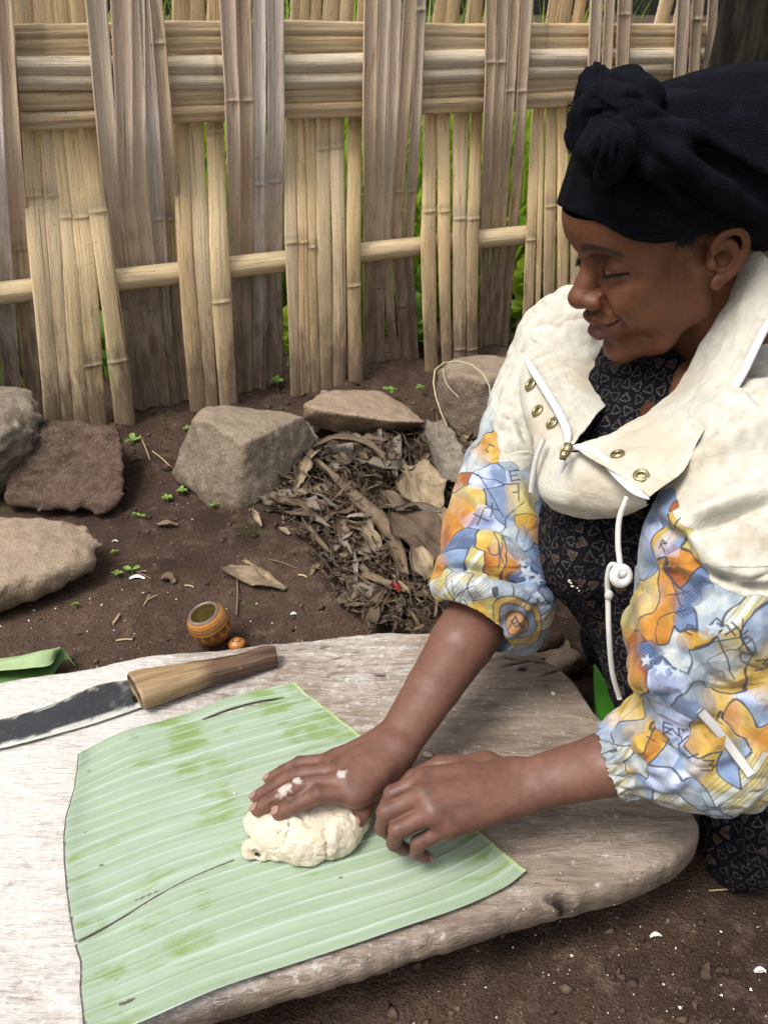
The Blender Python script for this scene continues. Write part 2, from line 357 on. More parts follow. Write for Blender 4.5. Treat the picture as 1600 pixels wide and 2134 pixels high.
# ================================================================ bamboo fence
def mat_bamboo(name, inner=False, cross=False):
    b = NB(name, .55 if not inner else .72, .35); a = b.attr('uvp', 1); c = b.attr('Col'); fib = b.map(a, (620, 9, 1)); f2 = b.map(a, (140, 3.0, 1)); f3 = b.map(a, (90, 9, 1))
    n1 = b.noise(fib, 1, 4, .6); n2 = b.noise(f2, 1, 4, .55); n3 = b.noise(f3, 1, 5, .6); sp = b.noise(b.map(a, (420, 260, 1)), 1, 3, .6)
    col = b.mix(b.mix(c, b.mix(c, (.9, .85, .7), .25), b.ramp(n1, [(.4, 0), (.7, 1)])), b.mix(c, (.045, .032, .020), .72), b.ramp(n1, [(.30, .85), (.45, 0)]))
    col = b.mix(col, (.42, .375, .33) if inner else (.50, .43, .29), b.ramp(n2, [(.50, 0), (.72, .65)]))
    col = b.mix(col, (.060, .040, .024), b.ramp(n3, [(.24, .6), (.38, 0)])); crk = b.noise(b.map(a, (260, 2.2, 1)), 1, 3, .5); col = b.mix(col, (.03, .02, .012), b.ramp(crk, [(.29, .9), (.335, 0)]))
    col = b.mix(col, (.05, .034, .02), b.math('MULTIPLY', b.ramp(sp, [(.60, 0), (.70, .75)]), b.ramp(n3, [(.4, 1), (.65, .15)])))
    p = b.pos(); z = b.sep(p, 2); mn = b.noise(b.map(p, (60, 60, 14)), 1, 5, .65)
    if not cross:   # mud splashed up from the soil
        lvl = b.math('SUBTRACT', b.math('ADD', z, b.math('MULTIPLY', b.math('SUBTRACT', mn, .5), .42)), .0); top_ = .30 if inner else .20
        mud = b.ramp(b.math('DIVIDE', lvl, top_*1.6), [(.25, .93 if inner else .80), (.62, .45 if inner else .25), (.95, 0)]); mcol = b.mix((.13, .085, .055), (.24, .17, .115), b.ramp(mn, [(.4, 0), (.65, 1)])); col = b.mix(col, mcol, mud)
    h = b.math('ADD', b.math('MULTIPLY', n1, 1.2), b.math('ADD', n3, b.math('MULTIPLY', mn, .5)))
    return b.out(col, b.mr(n2, .3, .7, .85, .65), b.bump(h, .8, .0022))
PALE_C = [(.74, .51, .25), (.78, .57, .30), (.70, .48, .23), (.64, .47, .26), (.76, .56, .33)]
GREY_C = [(.56, .40, .26), (.62, .51, .42), (.58, .43, .31), (.67, .57, .50), (.52, .37, .23), (.61, .47, .34)]
M_A = mat_bamboo('bamboo_outer'); M_B = mat_bamboo('bamboo_inner', True); M_C = mat_bamboo('bamboo_cross', False, True); M_D = mat_bamboo('bamboo_split', True, True)
fence = empty('bamboo_fence', tuple(PF)); tag(fence, 'weathered woven bamboo fence of upright split canes over one low round rail', 'fence')
ZB = -.03
def offz(kind, z):
    t = float(sstep(.34, .64, np.array(z))); return (.034-.068*t) if kind == 'A' else (-.036+.072*t)
def slat(kind, pts, nodes=(), tint=None, seed=0):
    """pts: (px, py, width px) down the cane; nodes: photo rows (y) of its joints"""
    rr = random.Random(seed*31+7); pts = sorted(pts, key=lambda q: q[1])
    def plane_pt(px, py):
        P = atplane(px, py, PF, NF)
        for _ in range(3): P = atplane(px, py, PF+NF*offz(kind, P[2]), NF)
        return P
    X_, Y_, W_ = [[q[k] for q in pts] for k in range(3)]; yd = np.linspace(Y_[0], Y_[-1], 26); pts = [(np.interp(y, Y_, X_), y, np.interp(y, Y_, W_)) for y in yd]
    Q = [plane_pt(px, py) for px, py, w_ in pts]; S = np.array([[(q[:2]-PF[:2])@U_[:2], q[2]] for q in Q]); D = np.array([(q-CP)@CF for q in Q]); Wd = np.array([w_ for *_, w_ in pts])/FPX*D
    s0 = S[0, 0]+(S[0, 0]-S[8, 0])/(S[0, 1]-S[8, 1])*(1.16-S[0, 1]); s1 = S[-1, 0]+(S[-1, 0]-S[-8, 0])/(S[-1, 1]-S[-8, 1])*(ZB-S[-1, 1])
    zs = np.r_[ZB, S[::-1, 1], 1.16+rr.uniform(-.05, .05)]; ss = np.r_[s1, S[::-1, 0], s0]; ws = np.r_[Wd[-1], Wd[::-1], Wd[0]]*.525
    nz = [plane_pt(np.interp(y, [q[1] for q in pts], [q[0] for q in pts]), y)[2] for y in nodes]
    extra = [z+o for z in nz for o in (-.010, -.005, -.002, 0, .002, .005, .010)]; Z = np.unique(np.r_[np.linspace(ZB, zs[-1], 30), extra]); nc = 11; u = np.linspace(-1, 1, nc); V = []; C = []; UV = []; base = np.array(tint if tint else rr.choice(PALE_C if kind == 'A' else GREY_C))*rr.uniform(.88, 1.12)
    wob = [rr.uniform(0, 6), rr.uniform(0, 6)]; tilt = rr.uniform(-.10, .10); sag = rr.uniform(.09, .21); edge = rr.uniform(.10, .2)
    for layer in (0, 1):
        for z in Z:
            s = np.interp(z, zs, ss)+.0016*math.sin(z*9+wob[0]); hw = np.interp(z, zs, ws)*(1+.04*math.sin(z*14+wob[1])); o = offz(kind, z)
            nd = sum(math.exp(-((z-q)/.0035)**2) for q in nz); nb = sum(math.exp(-((z-q-.006)/.010)**2) for q in nz)
            if kind == 'A': prof = sag*2*hw*(np.sqrt(np.clip(1-(u*.93)**2, 0, 1))-.35); prof = prof+nd*.0038*(1-u**2*.6); hw2 = hw*(1+.06*nd)
            else: prof = hw*(-.34*(1-u**2))+edge*hw*np.exp(-((np.abs(u)-.86)/.14)**2)+nd*.005*(1-u**2); hw2 = hw*(1+.05*nd)
            if layer: prof = prof-.0045-.002*(1-u**2)
            for j in range(nc):
                V.append(PF+U_*(s+hw2*u[j])+NF*(o+prof[j]+tilt*hw*u[j])+np.array([0, 0, z])); c = base*(1-.55*min(1, nb)*(.8 if kind == 'A' else .55)); C.append(c); UV.append((hw*u[j]+seed*.37, z, seed*.11))
    n = len(Z); Fq = grid_faces(n, nc); k = n*nc; rim = np.concatenate([np.arange(nc), np.arange(1, n)*nc+nc-1, (n-1)*nc+np.arange(nc-2, -1, -1), np.arange(n-2, 0, -1)*nc]); r2 = np.roll(rim, -1)
    Fa = np.concatenate([Fq[:, ::-1], Fq+k, np.stack([rim, r2, r2+k, rim+k], 1)]); V = np.array(V); V[:, :] += .0006*np.stack([vn(V, 60, 4+seed), vn(V, 60, 5), np.zeros(len(V))], 1)
    mesh_np('bamboo_slat', V, Fa[:, ::-1], M_A if kind == 'A' else M_B, parent=fence, col=np.array(C), uv=np.array(UV), fixn=True)
SL = [
 ('B', [(-62, 100, 36), (-38, 500, 36), (-20, 800, 36)], ()), ('B', [(-22, 100, 38), (4, 500, 38), (24, 800, 36)], (600,)), ('B', [(12, 100, 36), (44, 500, 36), (66, 800, 34)], (520,)),
 ('A', [(60, 275, 38), (90, 600, 36), (110, 870, 36)], (408,)), ('A', [(96, 275, 28), (121, 600, 26), (138, 870, 27)], (408,)), ('A', [(118, 275, 26), (150, 600, 34), (168, 870, 34)], (452,)), ('A', [(148, 275, 38), (184, 600, 38), (204, 870, 38)], (452, 760)), ('A', [(186, 275, 38), (226, 600, 38), (262, 880, 40)], (440, 752)),
 ('B', [(203, 0, 44), (232, 400, 34), (282, 780, 26)], (640,)), ('B', [(252, 0, 42), (264, 400, 32), (308, 780, 30)], (630,)), ('B', [(286, 0, 28), (294, 400, 31), (334, 780, 28)], (645,)), ('B', [(302, 0, 24), (326, 400, 31), (358, 780, 17)], (458,)), ('B', [(322, 0, 32), (354, 400, 29), (380, 780, 24)], (90, 458)),
 ('A', [(374, 260, 34), (386, 500, 32), (412, 840, 32)], ()), ('A', [(406, 260, 33), (418, 500, 32), (441, 840, 28)], ()), ('A', [(447, 260, 36), (456, 500, 40), (477, 840, 38)], (275, 628)), 
 ('B', [(476, 0, 33), (485, 250, 31), (497, 780, 12)], (210,)), ('B', [(510, 0, 31), (514, 250, 28), (514, 780, 24)], (210,)), ('B', [(540, 0, 26), (542, 250, 27), (537, 780, 20)], (385,)), ('B', [(573, 0, 36), (575, 250, 37), (569, 780, 40)], (380,)),
 ('A', [(603, 260, 18), (609, 500, 26), (616, 830, 19)], (505,)), ('A', [(623, 260, 19), (632, 500, 21), (638, 830, 22)], (505,)), ('A', [(645, 260, 20), (651, 500, 18), (659, 830, 18)], (515,)), ('A', [(672, 260, 33), (676, 500, 32), (680, 830, 26)], (310,)), ('A', [(703, 260, 30), (706, 500, 28), (707, 830, 26)], (305,)), ('A', [(738, 260, 30), (738, 500, 30), (741, 830, 30)], (262, 595)),
 ('B', [(775, 0, 32), (768, 500, 25), (771, 770, 18)], (590,)), ('B', [(801, 0, 24), (789, 500, 21), (790, 770, 22)], (600,)), ('B', [(825, 0, 28), (806, 500, 17), (821, 770, 20)], ()), ('B', [(854, 0, 30), (827, 500, 25), (846, 770, 22)], (400, 640)), ('B', [(879, 0, 22), (852, 500, 23), (866, 770, 15)], (20, 400)),
 ('A', [(895, 235, 29), (892, 500, 32), (900, 760, 30)], (440,)), ('A', [(922, 235, 30), (925, 500, 26), (932, 760, 22)], (440,)), ('A', [(961, 235, 32), (958, 500, 28), (957, 760, 26)], (455, 728)), ('A', [(992, 235, 27), (986, 500, 29), (983, 760, 26)], (455, 728)),
 ('B', [(1024, 0, 25), (1012, 500, 21), (1009, 720, 17)], (130,)), ('B', [(1048, 0, 24), (1032, 500, 16), (1022, 720, 14)], (130,)), ('B', [(1072, 0, 26), (1047, 500, 15), (1036, 720, 16)], (190,)), ('B', [(1100, 0, 26), (1068, 500, 20), (1049, 720, 20)], (190,)),
 ('A', [(1115, 235, 17), (1107, 500, 22), (1100, 690, 22)], (500,)), ('A', [(1128, 235, 12), (1123, 500, 12), (1120, 690, 10)], ()), ('A', [(1147, 235, 27), (1146, 500, 27), (1144, 690, 27)], (430,)), ('A', [(1174, 235, 24), (1172, 500, 24), (1171, 690, 24)], ()), ('A', [(1205, 235, 28), (1200, 500, 26), (1196, 690, 26)], ()),
 ('B', [(1244, 0, 30), (1228, 400, 26), (1216, 690, 20)], ()), ('B', [(1270, 0, 24), (1254, 400, 22), (1240, 690, 20)], ()), ('B', [(1302, 0, 36), (1282, 400, 30), (1264, 690, 24)], (30,)),
 ('A', [(1335, 235, 30), (1318, 500, 28), (1304, 690, 26)], ()), ('A', [(1368, 235, 30), (1350, 500, 28), (1334, 690, 26)], ()), ('A', [(1398, 235, 26), (1380, 500, 26), (1364, 690, 24)], ()),
 ('B', [(1426, 0, 30), (1402, 400, 26), (1384, 690, 22)], ()), ('B', [(1456, 0, 30), (1430, 400, 26), (1410, 690, 22)], (40,)), ('B', [(1486, 0, 24), (1458, 400, 22), (1436, 690, 20)], ()),
 ('A', [(1515, 235, 30), (1490, 500, 28), (1466, 690, 26)], ()), ('A', [(1548, 235, 30), (1520, 500, 28), (1494, 690, 26)], ()), ('A', [(1580, 235, 28), (1550, 500, 26), (1522, 690, 24)], ()), ('B', [(1616, 0, 32), (1582, 400, 28), (1552, 690, 24)], ()), ('B', [(1650, 0, 30), (1614, 400, 26), (1580, 690, 22)], ()),
 ('A', [(-100, 275, 40), (-72, 600, 38), (-50, 870, 36)], ()), ('A', [(-142, 275, 40), (-114, 600, 38), (-92, 870, 36)], ()), ('B', [(-200, 0, 40), (-170, 400, 40), (-140, 800, 36)], ())]
for k in range(16):   # the fence goes on past the right edge
    kd_ = 'AB'[(k//4) % 2]; x_ = 1688+k*36; SL.append((kd_, [(x_, 0 if kd_ == 'B' else 200, 32), (x_-36-k, 400, 28), (x_-72-2*k, 690, 24)], ()))
for i, (kd, pts, nd) in enumerate(SL): slat(kd, pts, nd, seed=i)
# the low rail and the six cross pieces woven through the top
def cross(pxy, r, kind, seed, name='cross_slat', hw=None):
    P = np.array([atplane(x, y, PF, NF) for x, y in pxy]); P = cr(P, 120); a = P[0]-(P[1]-P[0])*20; b_ = P[-1]+(P[-1]-P[-2])*95; P = np.concatenate([[a], P, [b_]]); n = len(P); ns = 14; th = np.linspace(0, 2*np.pi, ns, endpoint=False); V = []; C = []; UV = []; rr = random.Random(seed)
    L = np.r_[0, np.cumsum(np.linalg.norm(np.diff(P, axis=0), axis=1))]; nodes = np.arange(rr.uniform(.1, .3), L[-1], .37)
    base = np.array({'pole': (.66, .49, .27), 'round': (.64, .53, .38), 'split': (.60, .42, .22)}[kind])*rr.uniform(.9, 1.1)
    for i in range(n):
        nd = sum(math.exp(-((L[i]-q)/.004)**2) for q in nodes); r_ = (r if np.isscalar(r) else np.interp(i/n, [0, 1], r))*(1+.03*math.sin(L[i]*7+seed)+.06*nd)
        for j in range(ns):
            c_, s_ = math.cos(th[j]), math.sin(th[j])
            if kind == 'split': ry = r_*(1+.10*math.sin(th[j]*5+seed)+.06*math.sin(L[i]*23+th[j]*3)); V.append(P[i]+NF*(c_*r_*.45+.12*r_*math.sin(th[j]*4+seed*2))+np.array([0, 0, s_*ry]))
            else: V.append(P[i]+NF*c_*r_+np.array([0, 0, s_*r_]))
            C.append(base*(1-.4*min(1, nd)));  UV.append((th[j]*r_+seed, L[i], seed*.1))
    V = np.array(V); Fc = grid_faces(n, ns, closed_v=True); mesh_np(name, V, Fc[:, ::-1] if True else Fc, M_D if kind == 'split' else M_C, parent=fence, col=np.array(C), uv=np.array(UV))
cross([(-60, 618), (100, 600), (420, 564), (680, 535), (940, 506), (1100, 489), (1300, 468)], .0235, 'pole', 3, 'rail')
for i, (k_, ys, h) in enumerate([('split', (68, 62, 61, 66, 66), 13), ('split', (99, 92, 91, 92, 91), 15), ('round', (138, 136, 132, 124, 121), 17.5), ('round', (171, 170, 168, 155, 148), 15), ('split', (211, 203, 197, 185, 174), 15), ('split', (252, 235, 226, 217, 204), 15)]):
    cross(list(zip((90, 405, 680, 950, 1170), ys)), h/FPX*2.12*np.array([.95, 1.12]), k_, 11+i)

# dark mossy trunk standing in front of the fence at the right edge
def build_trunk():
    base = atplane(1572, 60, PF+NF*.20, NF); root = empty('tree_trunk', (base[0], base[1], 0)); tag(root, 'dark mossy tree trunk rising behind the headscarf at the right edge', 'tree')
    b = NB('dark_bark', .9, .15); p = b.pos(); n = b.noise(b.map(p, (40, 40, 7)), 1, 5, .65); n2 = b.noise(p, 6, 3); c = b.mix((.006, .005, .004), (.030, .024, .017), b.ramp(n, [(.4, 0), (.7, 1)])); c = b.mix(c, (.022, .034, .006), b.ramp(n2, [(.5, 0), (.68, .7)])); m = b.out(c, .95, b.bump(n, .8, .01))
    z = np.linspace(-.05, 3.2, 60); th = np.linspace(0, 2*np.pi, 40, endpoint=False); Z, T = np.meshgrid(z, th, indexing='ij'); R = .105*(1-.10*Z/3)+.05*np.exp(-Z/.12); P = np.stack([np.cos(T)*3, np.sin(T)*3, Z*.8], -1); R = R+.009*fbm(P, 2.2, 4, 3)
    V = np.stack([base[0]+R*np.cos(T)+.02*Z, base[1]+R*np.sin(T), Z], -1).reshape(-1, 3); mesh_np('trunk', V, grid_faces(60, 40, closed_v=True)[:, ::-1] if False else grid_faces(60, 40, closed_v=True), m, parent=root)
    tp = np.array([base[0]+.06, base[1], 3.0]); 
    for i in range(4):
        a = i*1.6+.4; v, f = tube(cr(np.array([tp-[0, 0, .15], tp+[.2*math.cos(a), .2*math.sin(a), .3], tp+[.6*math.cos(a), .6*math.sin(a), .8]]), 10), np.linspace(.06, .012, 10), 8); mesh_np('limb', v, f, m, parent=root)
build_trunk()
# ================================================================ stones
def mat_rock(name, c1, c2, c3, scale=1.0, lichen=0, lit_top=.55):
    b = NB(name, .85, .25); p = b.obj(); n1 = b.noise(p, 7*scale, 5, .6); n2 = b.noise(p, 38*scale, 6, .7); n3 = b.noise(p, 200, 4, .7); v = b.vor(p, 60, 'DISTANCE_TO_EDGE')
    c = b.mix(c1, c2, b.ramp(n1, [(.36, 0), (.64, 1)])); c = b.mix(c, c3, b.ramp(n2, [(.48, 0), (.70, .75)])); c = b.mix(c, b.mix(c, (.02, .015, .012), .7), b.ramp(n3, [(.30, .8), (.48, 0)]))
    c = b.mix(c, b.mix(c, (.8, .7, .55), .35), b.ramp(n3, [(.60, 0), (.72, .8)]))
    if lichen: c = b.mix(c, (.10, .125, .095), b.math('MULTIPLY', b.ramp(b.noise(p, 13, 5, .7), [(.54, 0), (.64, lichen)]), b.ramp(n2, [(.4, .2), (.6, 1)])))
    z = b.sep(b.pos(), 2); mud = b.ramp(b.math('ADD', z, b.math('MULTIPLY', b.math('SUBTRACT', n2, .5), .06)), [(.0, .8), (.035, 0)]); c = b.mix(c, (.06, .038, .027), mud)
    nz = b.sep(b.node('ShaderNodeNewGeometry', 1), 2); top_light = b.math('MULTIPLY', b.mr(nz, .55, .95, 0, lit_top), b.mr(n2, .35, .6, .5, 1)); c = b.mix(c, (.34, .27, .20), top_light)  # upward faces painted paler, standing in for light from above
    h = b.math('ADD', b.math('MULTIPLY', n2, 2.2), n3); return b.out(c, b.mr(n2, .3, .7, .9, .75), b.bump(h, .85, .004))
def rock(name, label, pts, mat, rough=.005, rnd=.012, h=.005, seed=0, sc_=1.0, chips=4, ob=None, cat='stone'):
    P = np.array([at(*q) if len(q) == 3 else q for q in pts]) if ob is None else np.array(ob); bm = bmesh.new()
    for q in P: bm.verts.new(q)
    bmesh.ops.convex_hull(bm, input=bm.verts); bm.normal_update(); pl = {}
    cen = P.mean(0)
    for f in bm.faces:
        n = np.array(f.normal); c = np.array(f.calc_center_median())
        if n@(c-cen) < 0: n = -n
        pl[tuple(np.round(n, 2))] = (n, n@c)
    bm.free(); f = Field(P.min(0)-.012, P.max(0)+.012, h); X, Y, Z = np.meshgrid(*f.ax, indexing='ij'); G = np.stack([X, Y, Z], -1); r = np.random.default_rng(seed); d = None
    for n, c in pl.values():
        q = G@n-c
        if d is None: d = q
        else: hh = np.maximum(rnd-np.abs(d-q), 0)/rnd; d = np.maximum(d, q)+hh*hh*rnd*.25
    for i in range(chips):
        n = r.normal(size=3); n[2] = abs(n[2])*.6; n /= np.linalg.norm(n); ext = ((P-cen)@n).max(); q = (G-cen)@n-ext*r.uniform(.80, .93)+.006*vn(G, 22, i); hh = np.maximum(.006-np.abs(d-q), 0)/.006; d = np.maximum(d, q)+hh*hh*.0015
    d = d-rough*.9+rough*fbm(G, 13*sc_, 3, seed)*.8+rough*.9*np.abs(fbm(G, 26*sc_, 3, seed+5))+rough*.35*fbm(G, 75, 2, seed+9)
    f.F = d.astype(np.float32); V, Q = f.mesh(); V = relax(V, Q, 1, .4); o = mesh_np(name, V, Q, mat); tag(o, label, cat); return o
MR1 = mat_rock('grey_stone', (.13, .105, .075), (.20, .165, .125), (.26, .22, .17), lichen=.9, lit_top=.2); MR2 = mat_rock('red_stone', (.050, .027, .018), (.082, .047, .032), (.12, .078, .054), 1.3, 0, .12)
MR3 = mat_rock('tan_stone', (.23, .165, .11), (.28, .21, .145), (.33, .26, .19), 1.0, 0, .3); MR4 = mat_rock('brown_stone', (.15, .115, .08), (.23, .18, .13), (.30, .245, .185)); MR5 = mat_rock('clay_stone', (.24, .16, .105), (.31, .215, .145), (.36, .27, .19))
MR6 = mat_rock('rusty_stone', (.12, .085, .06), (.19, .14, .10), (.24, .19, .15), .8); MR7 = mat_rock('bluish_stone', (.15, .14, .14), (.20, .20, .22), (.26, .21, .16))
rock('boulder', 'rough grey boulder with green lichen at the left edge', [(-130, 850, 1.72), (-100, 1040, 1.74), (0, 1045, 1.73), (55, 1000, 1.76), (93, 930, 1.74), (90, 860, 1.76), (74, 800, 1.80), (30, 788, 1.82), (-60, 795, 1.82), (20, 900, 1.66), (-40, 960, 1.64), (60, 850, 1.95), (-100, 840, 2.0), (20, 1000, 1.9)], MR1, .009, .03, seed=1)
rock('boulder', 'rough reddish brown boulder between the lichened one and the fence', [(40, 885, 1.76), (150, 872, 1.76), (262, 888, 1.76), (270, 930, 1.74), (266, 1040, 1.68), (225, 1088, 1.66), (120, 1082, 1.66), (10, 1065, 1.69), (0, 1000, 1.70), (90, 880, 1.92), (250, 892, 1.9), (60, 1000, 1.9), (250, 1000, 1.85)], MR2, .0055, .022, h=.0045, seed=2, chips=3)
rock('boulder', 'pale tan flat boulder with a smooth rounded top at the left edge', [(-150, 1080, 1.54), (0, 1073, 1.54), (110, 1066, 1.54), (195, 1088, 1.53), (229, 1128, 1.50), (234, 1165, 1.49), (214, 1212, 1.47), (120, 1247, 1.43), (50, 1270, 1.41), (0, 1300, 1.39), (-150, 1345, 1.36), (0, 1225, 1.355), (120, 1195, 1.395), (195, 1165, 1.44), (-150, 1260, 1.33), (200, 1100, 1.58), (-150, 1090, 1.6)], MR3, .005, .03, seed=3, chips=2)
rock('boulder', 'big angular brown boulder with a flat pale top in front of the fence', [(425, 851, 1.80), (465, 846, 1.87), (600, 859, 1.87), (632, 869, 1.82), (507, 927, 1.66), (440, 880, 1.70), (398, 880, 1.76), (360, 985, 1.80), (366, 1005, 1.79), (440, 1058, 1.71), (500, 1064, 1.70), (560, 1042, 1.72), (602, 985, 1.78), (660, 920, 1.86), (500, 900, 2.0), (640, 930, 1.95), (400, 930, 1.95)], MR4, .0030, .004, h=.004, seed=4, chips=0)
rock('flat_stone', 'flat clay coloured stone lying below the middle of the fence with a pebble on it', [(640, 882, 1.97), (700, 902, 1.96), (780, 907, 1.96), (862, 896, 1.99), (624, 848, 1.90), (740, 866, 1.88), (820, 878, 1.90), (888, 880, 1.95), (660, 818, 2.02), (700, 811, 2.05), (790, 814, 2.08), (850, 846, 2.04), (700, 850, 2.15), (850, 875, 2.12)], MR5, .0028, .005, h=.0045, seed=5, chips=1)
rock('boulder', 'rusty brown boulder at the fence foot beside the woman\'s far shoulder', [(906, 775, 1.96), (950, 745, 2.03), (1010, 736, 2.06), (1080, 750, 2.0), (1100, 850, 1.92), (1060, 915, 1.93), (1000, 927, 1.92), (953, 900, 1.94), (913, 855, 1.95), (903, 800, 1.93), (1010, 800, 1.87), (1050, 775, 1.90), (950, 778, 1.91), (950, 800, 2.15), (1080, 800, 2.15)], MR6, .005, .010, seed=6, chips=2)
def small_rock(name, label, px, py, w, d_, hgt, mat, seed, z=None, rot=0):
    c = on_ground(px, py) if z is None else atz(px, py, z); r = np.random.default_rng(seed); q = r.normal(size=(16, 3)); q /= np.linalg.norm(q, axis=1, keepdims=True); q = q*[w, d_, hgt]; c_, s_ = math.cos(rot), math.sin(rot); q = q@np.array([[c_, s_, 0], [-s_, c_, 0], [0, 0, 1]])
    rock(name, label, None, mat, min(w, hgt)*.12, min(w, hgt)*.35, h=max(.0016, w/16), seed=seed, sc_=.03/w*2, chips=1, ob=q+c+[0, 0, hgt*.35], cat='stone')
small_rock('pebble', 'small brown pebble sitting on the flat clay stone', 676, 824, .014, .012, .012, MR4, 21, z=.066)
small_rock('stone', 'reddish stone showing through the fence gap beside the rusty boulder', 872, 742, .035, .03, .04, MR2, 22)
small_rock('flat_stone', 'muddy grey slab half buried in the litter below the flat stone', 715, 950, .075, .055, .022, MR7, 23, rot=.2)
small_rock('flat_stone', 'smooth bluish stone half buried to the right of the big angular boulder', 655, 1022, .055, .028, .014, MR7, 24, rot=.1)
small_rock('stone', 'flat brown stone behind the board under the far cuff', 1180, 1400, .045, .035, .028, MR5, 25, rot=.3)
small_rock('stone', 'dark brown stone behind the board against the dress', 1120, 1345, .05, .03, .02, MR2, 26)
for i, (px, py, s) in enumerate([(775, 1178, .010), (1390, 1920, .006), (295, 958, .012), (345, 978, .016), (335, 1010, .010), (1420, 1960, .004), (640, 812, .012), (740, 800, .012), (560, 850, .014), (310, 930, .013), (600, 1100, .005)]):
    lb = ['small brown stone in the litter above the far cuff', 'small pale stone on the soil in front of the board end', 'brown clod at the foot of the leaning fence cane', 'larger brown clod left of the big angular boulder', 'dark clod just left of the big angular boulder', 'tiny pale stone on the soil below the board end', 'clod at the fence foot behind the flat stone', 'clod at the fence foot above the flat stone', 'clod at the fence foot behind the big angular boulder', 'clod beside the reddish boulder at the fence foot', 'tiny stone on the bare soil below the big angular boulder'][i]
    small_rock('stone', lb, px, py, s, s*.8, s*.6, [MR6, MR3, MR2, MR2, MR2, MR3, MR2, MR2, MR2, MR2, MR6][i], 30+i)

# ================================================================ dried banana leaves and litter
def mat_dry(name, c1, c2):
    b = NB(name, .88, .2); a = b.attr('uvp', 1); n = b.noise(b.map(a, (900, 22, 1)), 1, 4, .6); n2 = b.noise(b.map(a, (60, 30, 1)), 1, 4); r = b.rnd(); c = b.mix(c1, c2, b.ramp(n, [(.35, 0), (.65, 1)])); c = b.mix(c, b.mix(c, (.03, .02, .014), .75), b.ramp(n2, [(.35, .7), (.58, 0)])); c = b.mix(c, (.05, .034, .024), b.mr(r, 0, 1, 0, .5))
    return b.out(c, .88, b.bump(b.math('ADD', n, b.math('MULTIPLY', n2, 1.5)), .8, .002))
MD = [mat_dry('dry_leaf_tan', (.24, .175, .105), (.40, .315, .205)), mat_dry('dry_leaf_brown', (.15, .105, .065), (.27, .20, .13)), mat_dry('dry_leaf_grey', (.17, .14, .11), (.28, .24, .19)), mat_dry('dry_leaf_dark', (.075, .050, .034), (.16, .112, .075))]
def ribbon_mesh(P, w, curl=.4, twist=0., wr=.002, nl=16, nw=7, seed=0, ragged=.2, th=.0007, up=(0, 0, 1.)):
    P = cr(np.array(P), nl) if len(P) > 2 else cr(np.array(P), nl); T_ = np.gradient(P, axis=0); T_ /= np.linalg.norm(T_, axis=1, keepdims=True)+1e-9; up = np.array(up, float); V = []; UV = []; rr = np.random.default_rng(seed); ph = rr.random()*6; L = np.r_[0, np.cumsum(np.linalg.norm(np.diff(P, axis=0), axis=1))]
    w = np.broadcast_to(w, (2,)) if np.isscalar(w) else np.array(w); W_ = np.interp(np.linspace(0, 1, nl), np.linspace(0, 1, len(w)), w)*(1+ragged*vn(np.stack([L*60, np.full(nl, seed*3.1), np.zeros(nl)], 1)))
    for i in range(nl):
        s = np.cross(up, T_[i]); s /= np.linalg.norm(s)+1e-9; n = np.cross(T_[i], s); a = twist*(i/(nl-1)-.5)+.25*math.sin(ph+i*.5); c_, s_ = math.cos(a), math.sin(a); s, n = c_*s+s_*n, -s_*s+c_*n
        u = np.linspace(-1, 1, nw)
        for uu in u: V.append(P[i]+s*uu*W_[i]*.5+n*W_[i]*.5*curl*(uu*uu-.3)); UV.append((uu*W_[i]*.5+seed*.13, L[i], seed*.01))
    V = np.array(V); F = grid_faces(nl, nw); N = vnorm(V, F); V = V+N*(wr*fbm(V, 45, 3, seed))[:, None]+N*(.0006*np.sin(np.array(UV)[:, 0]*1900))[:, None]; k = len(V)
    rim = np.concatenate([np.arange(nw), np.arange(1, nl)*nw+nw-1, (nl-1)*nw+np.arange(nw-2, -1, -1), np.arange(nl-2, 0, -1)*nw]); r2 = np.roll(rim, -1)
    return np.concatenate([V+N*th*.5, V-N*th*.5]), np.concatenate([F, F[:, ::-1]+k, np.stack([r2, rim, rim+k, r2+k], 1)]), np.array(UV+UV)
def litter(name, label, pix, w, mat, seed, curl=.4, twist=.3, z=.012, group=None, cat='dry leaf', wr=.003, ragged=.25, nl=18, nw=9):
    P = [on_ground(q[0], q[1], q[2] if len(q) > 2 else z) for q in pix]; V, F, UV = ribbon_mesh(P, w, curl, twist, wr, nl, nw, seed, ragged); o = mesh_np(name, V, F, mat, uv=UV); tag(o, label, cat, group); return o
litter('dried_leaf_strip', 'long twisted brown strip running diagonally across the litter heap', [(625, 930, .03), (680, 985, .03), (745, 1045, .035), (800, 1095, .035), (828, 1150, .03), (842, 1200, .02)], (.02, .032, .026, .015), MD[1], 1, .7, .9)
litter('dried_leaf', 'pale tan crumpled dry leaf in the middle of the litter heap', [(865, 970, .045), (880, 1010, .05), (898, 1050, .04), (905, 1075, .03)], (.045, .085, .05, .012), MD[0], 2, .45, .2, wr=.006, nl=26, nw=17)
litter('dried_leaf', 'broad greyish dry leaf sheath leaning on the rusty boulder', [(905, 880, .05), (920, 930, .05), (945, 985, .04), (960, 1010, .03)], (.035, .07, .06, .04), MD[2], 3, .5, .2, wr=.005, nl=24, nw=15)
litter('dried_leaf', 'small round pale leaf scrap against the printed sleeve', [(895, 1085, .045), (915, 1075, .05), (935, 1065, .045)], (.02, .035, .02), MD[0], 4, .3, .1)
litter('dried_leaf', 'dark woven-looking mat of leaf sheath beside the far sleeve', [(835, 1065, .04), (870, 1105, .045), (905, 1150, .035), (925, 1185, .02)], (.05, .09, .08, .03), MD[3], 5, .25, .2, wr=.005, nl=24, nw=15)
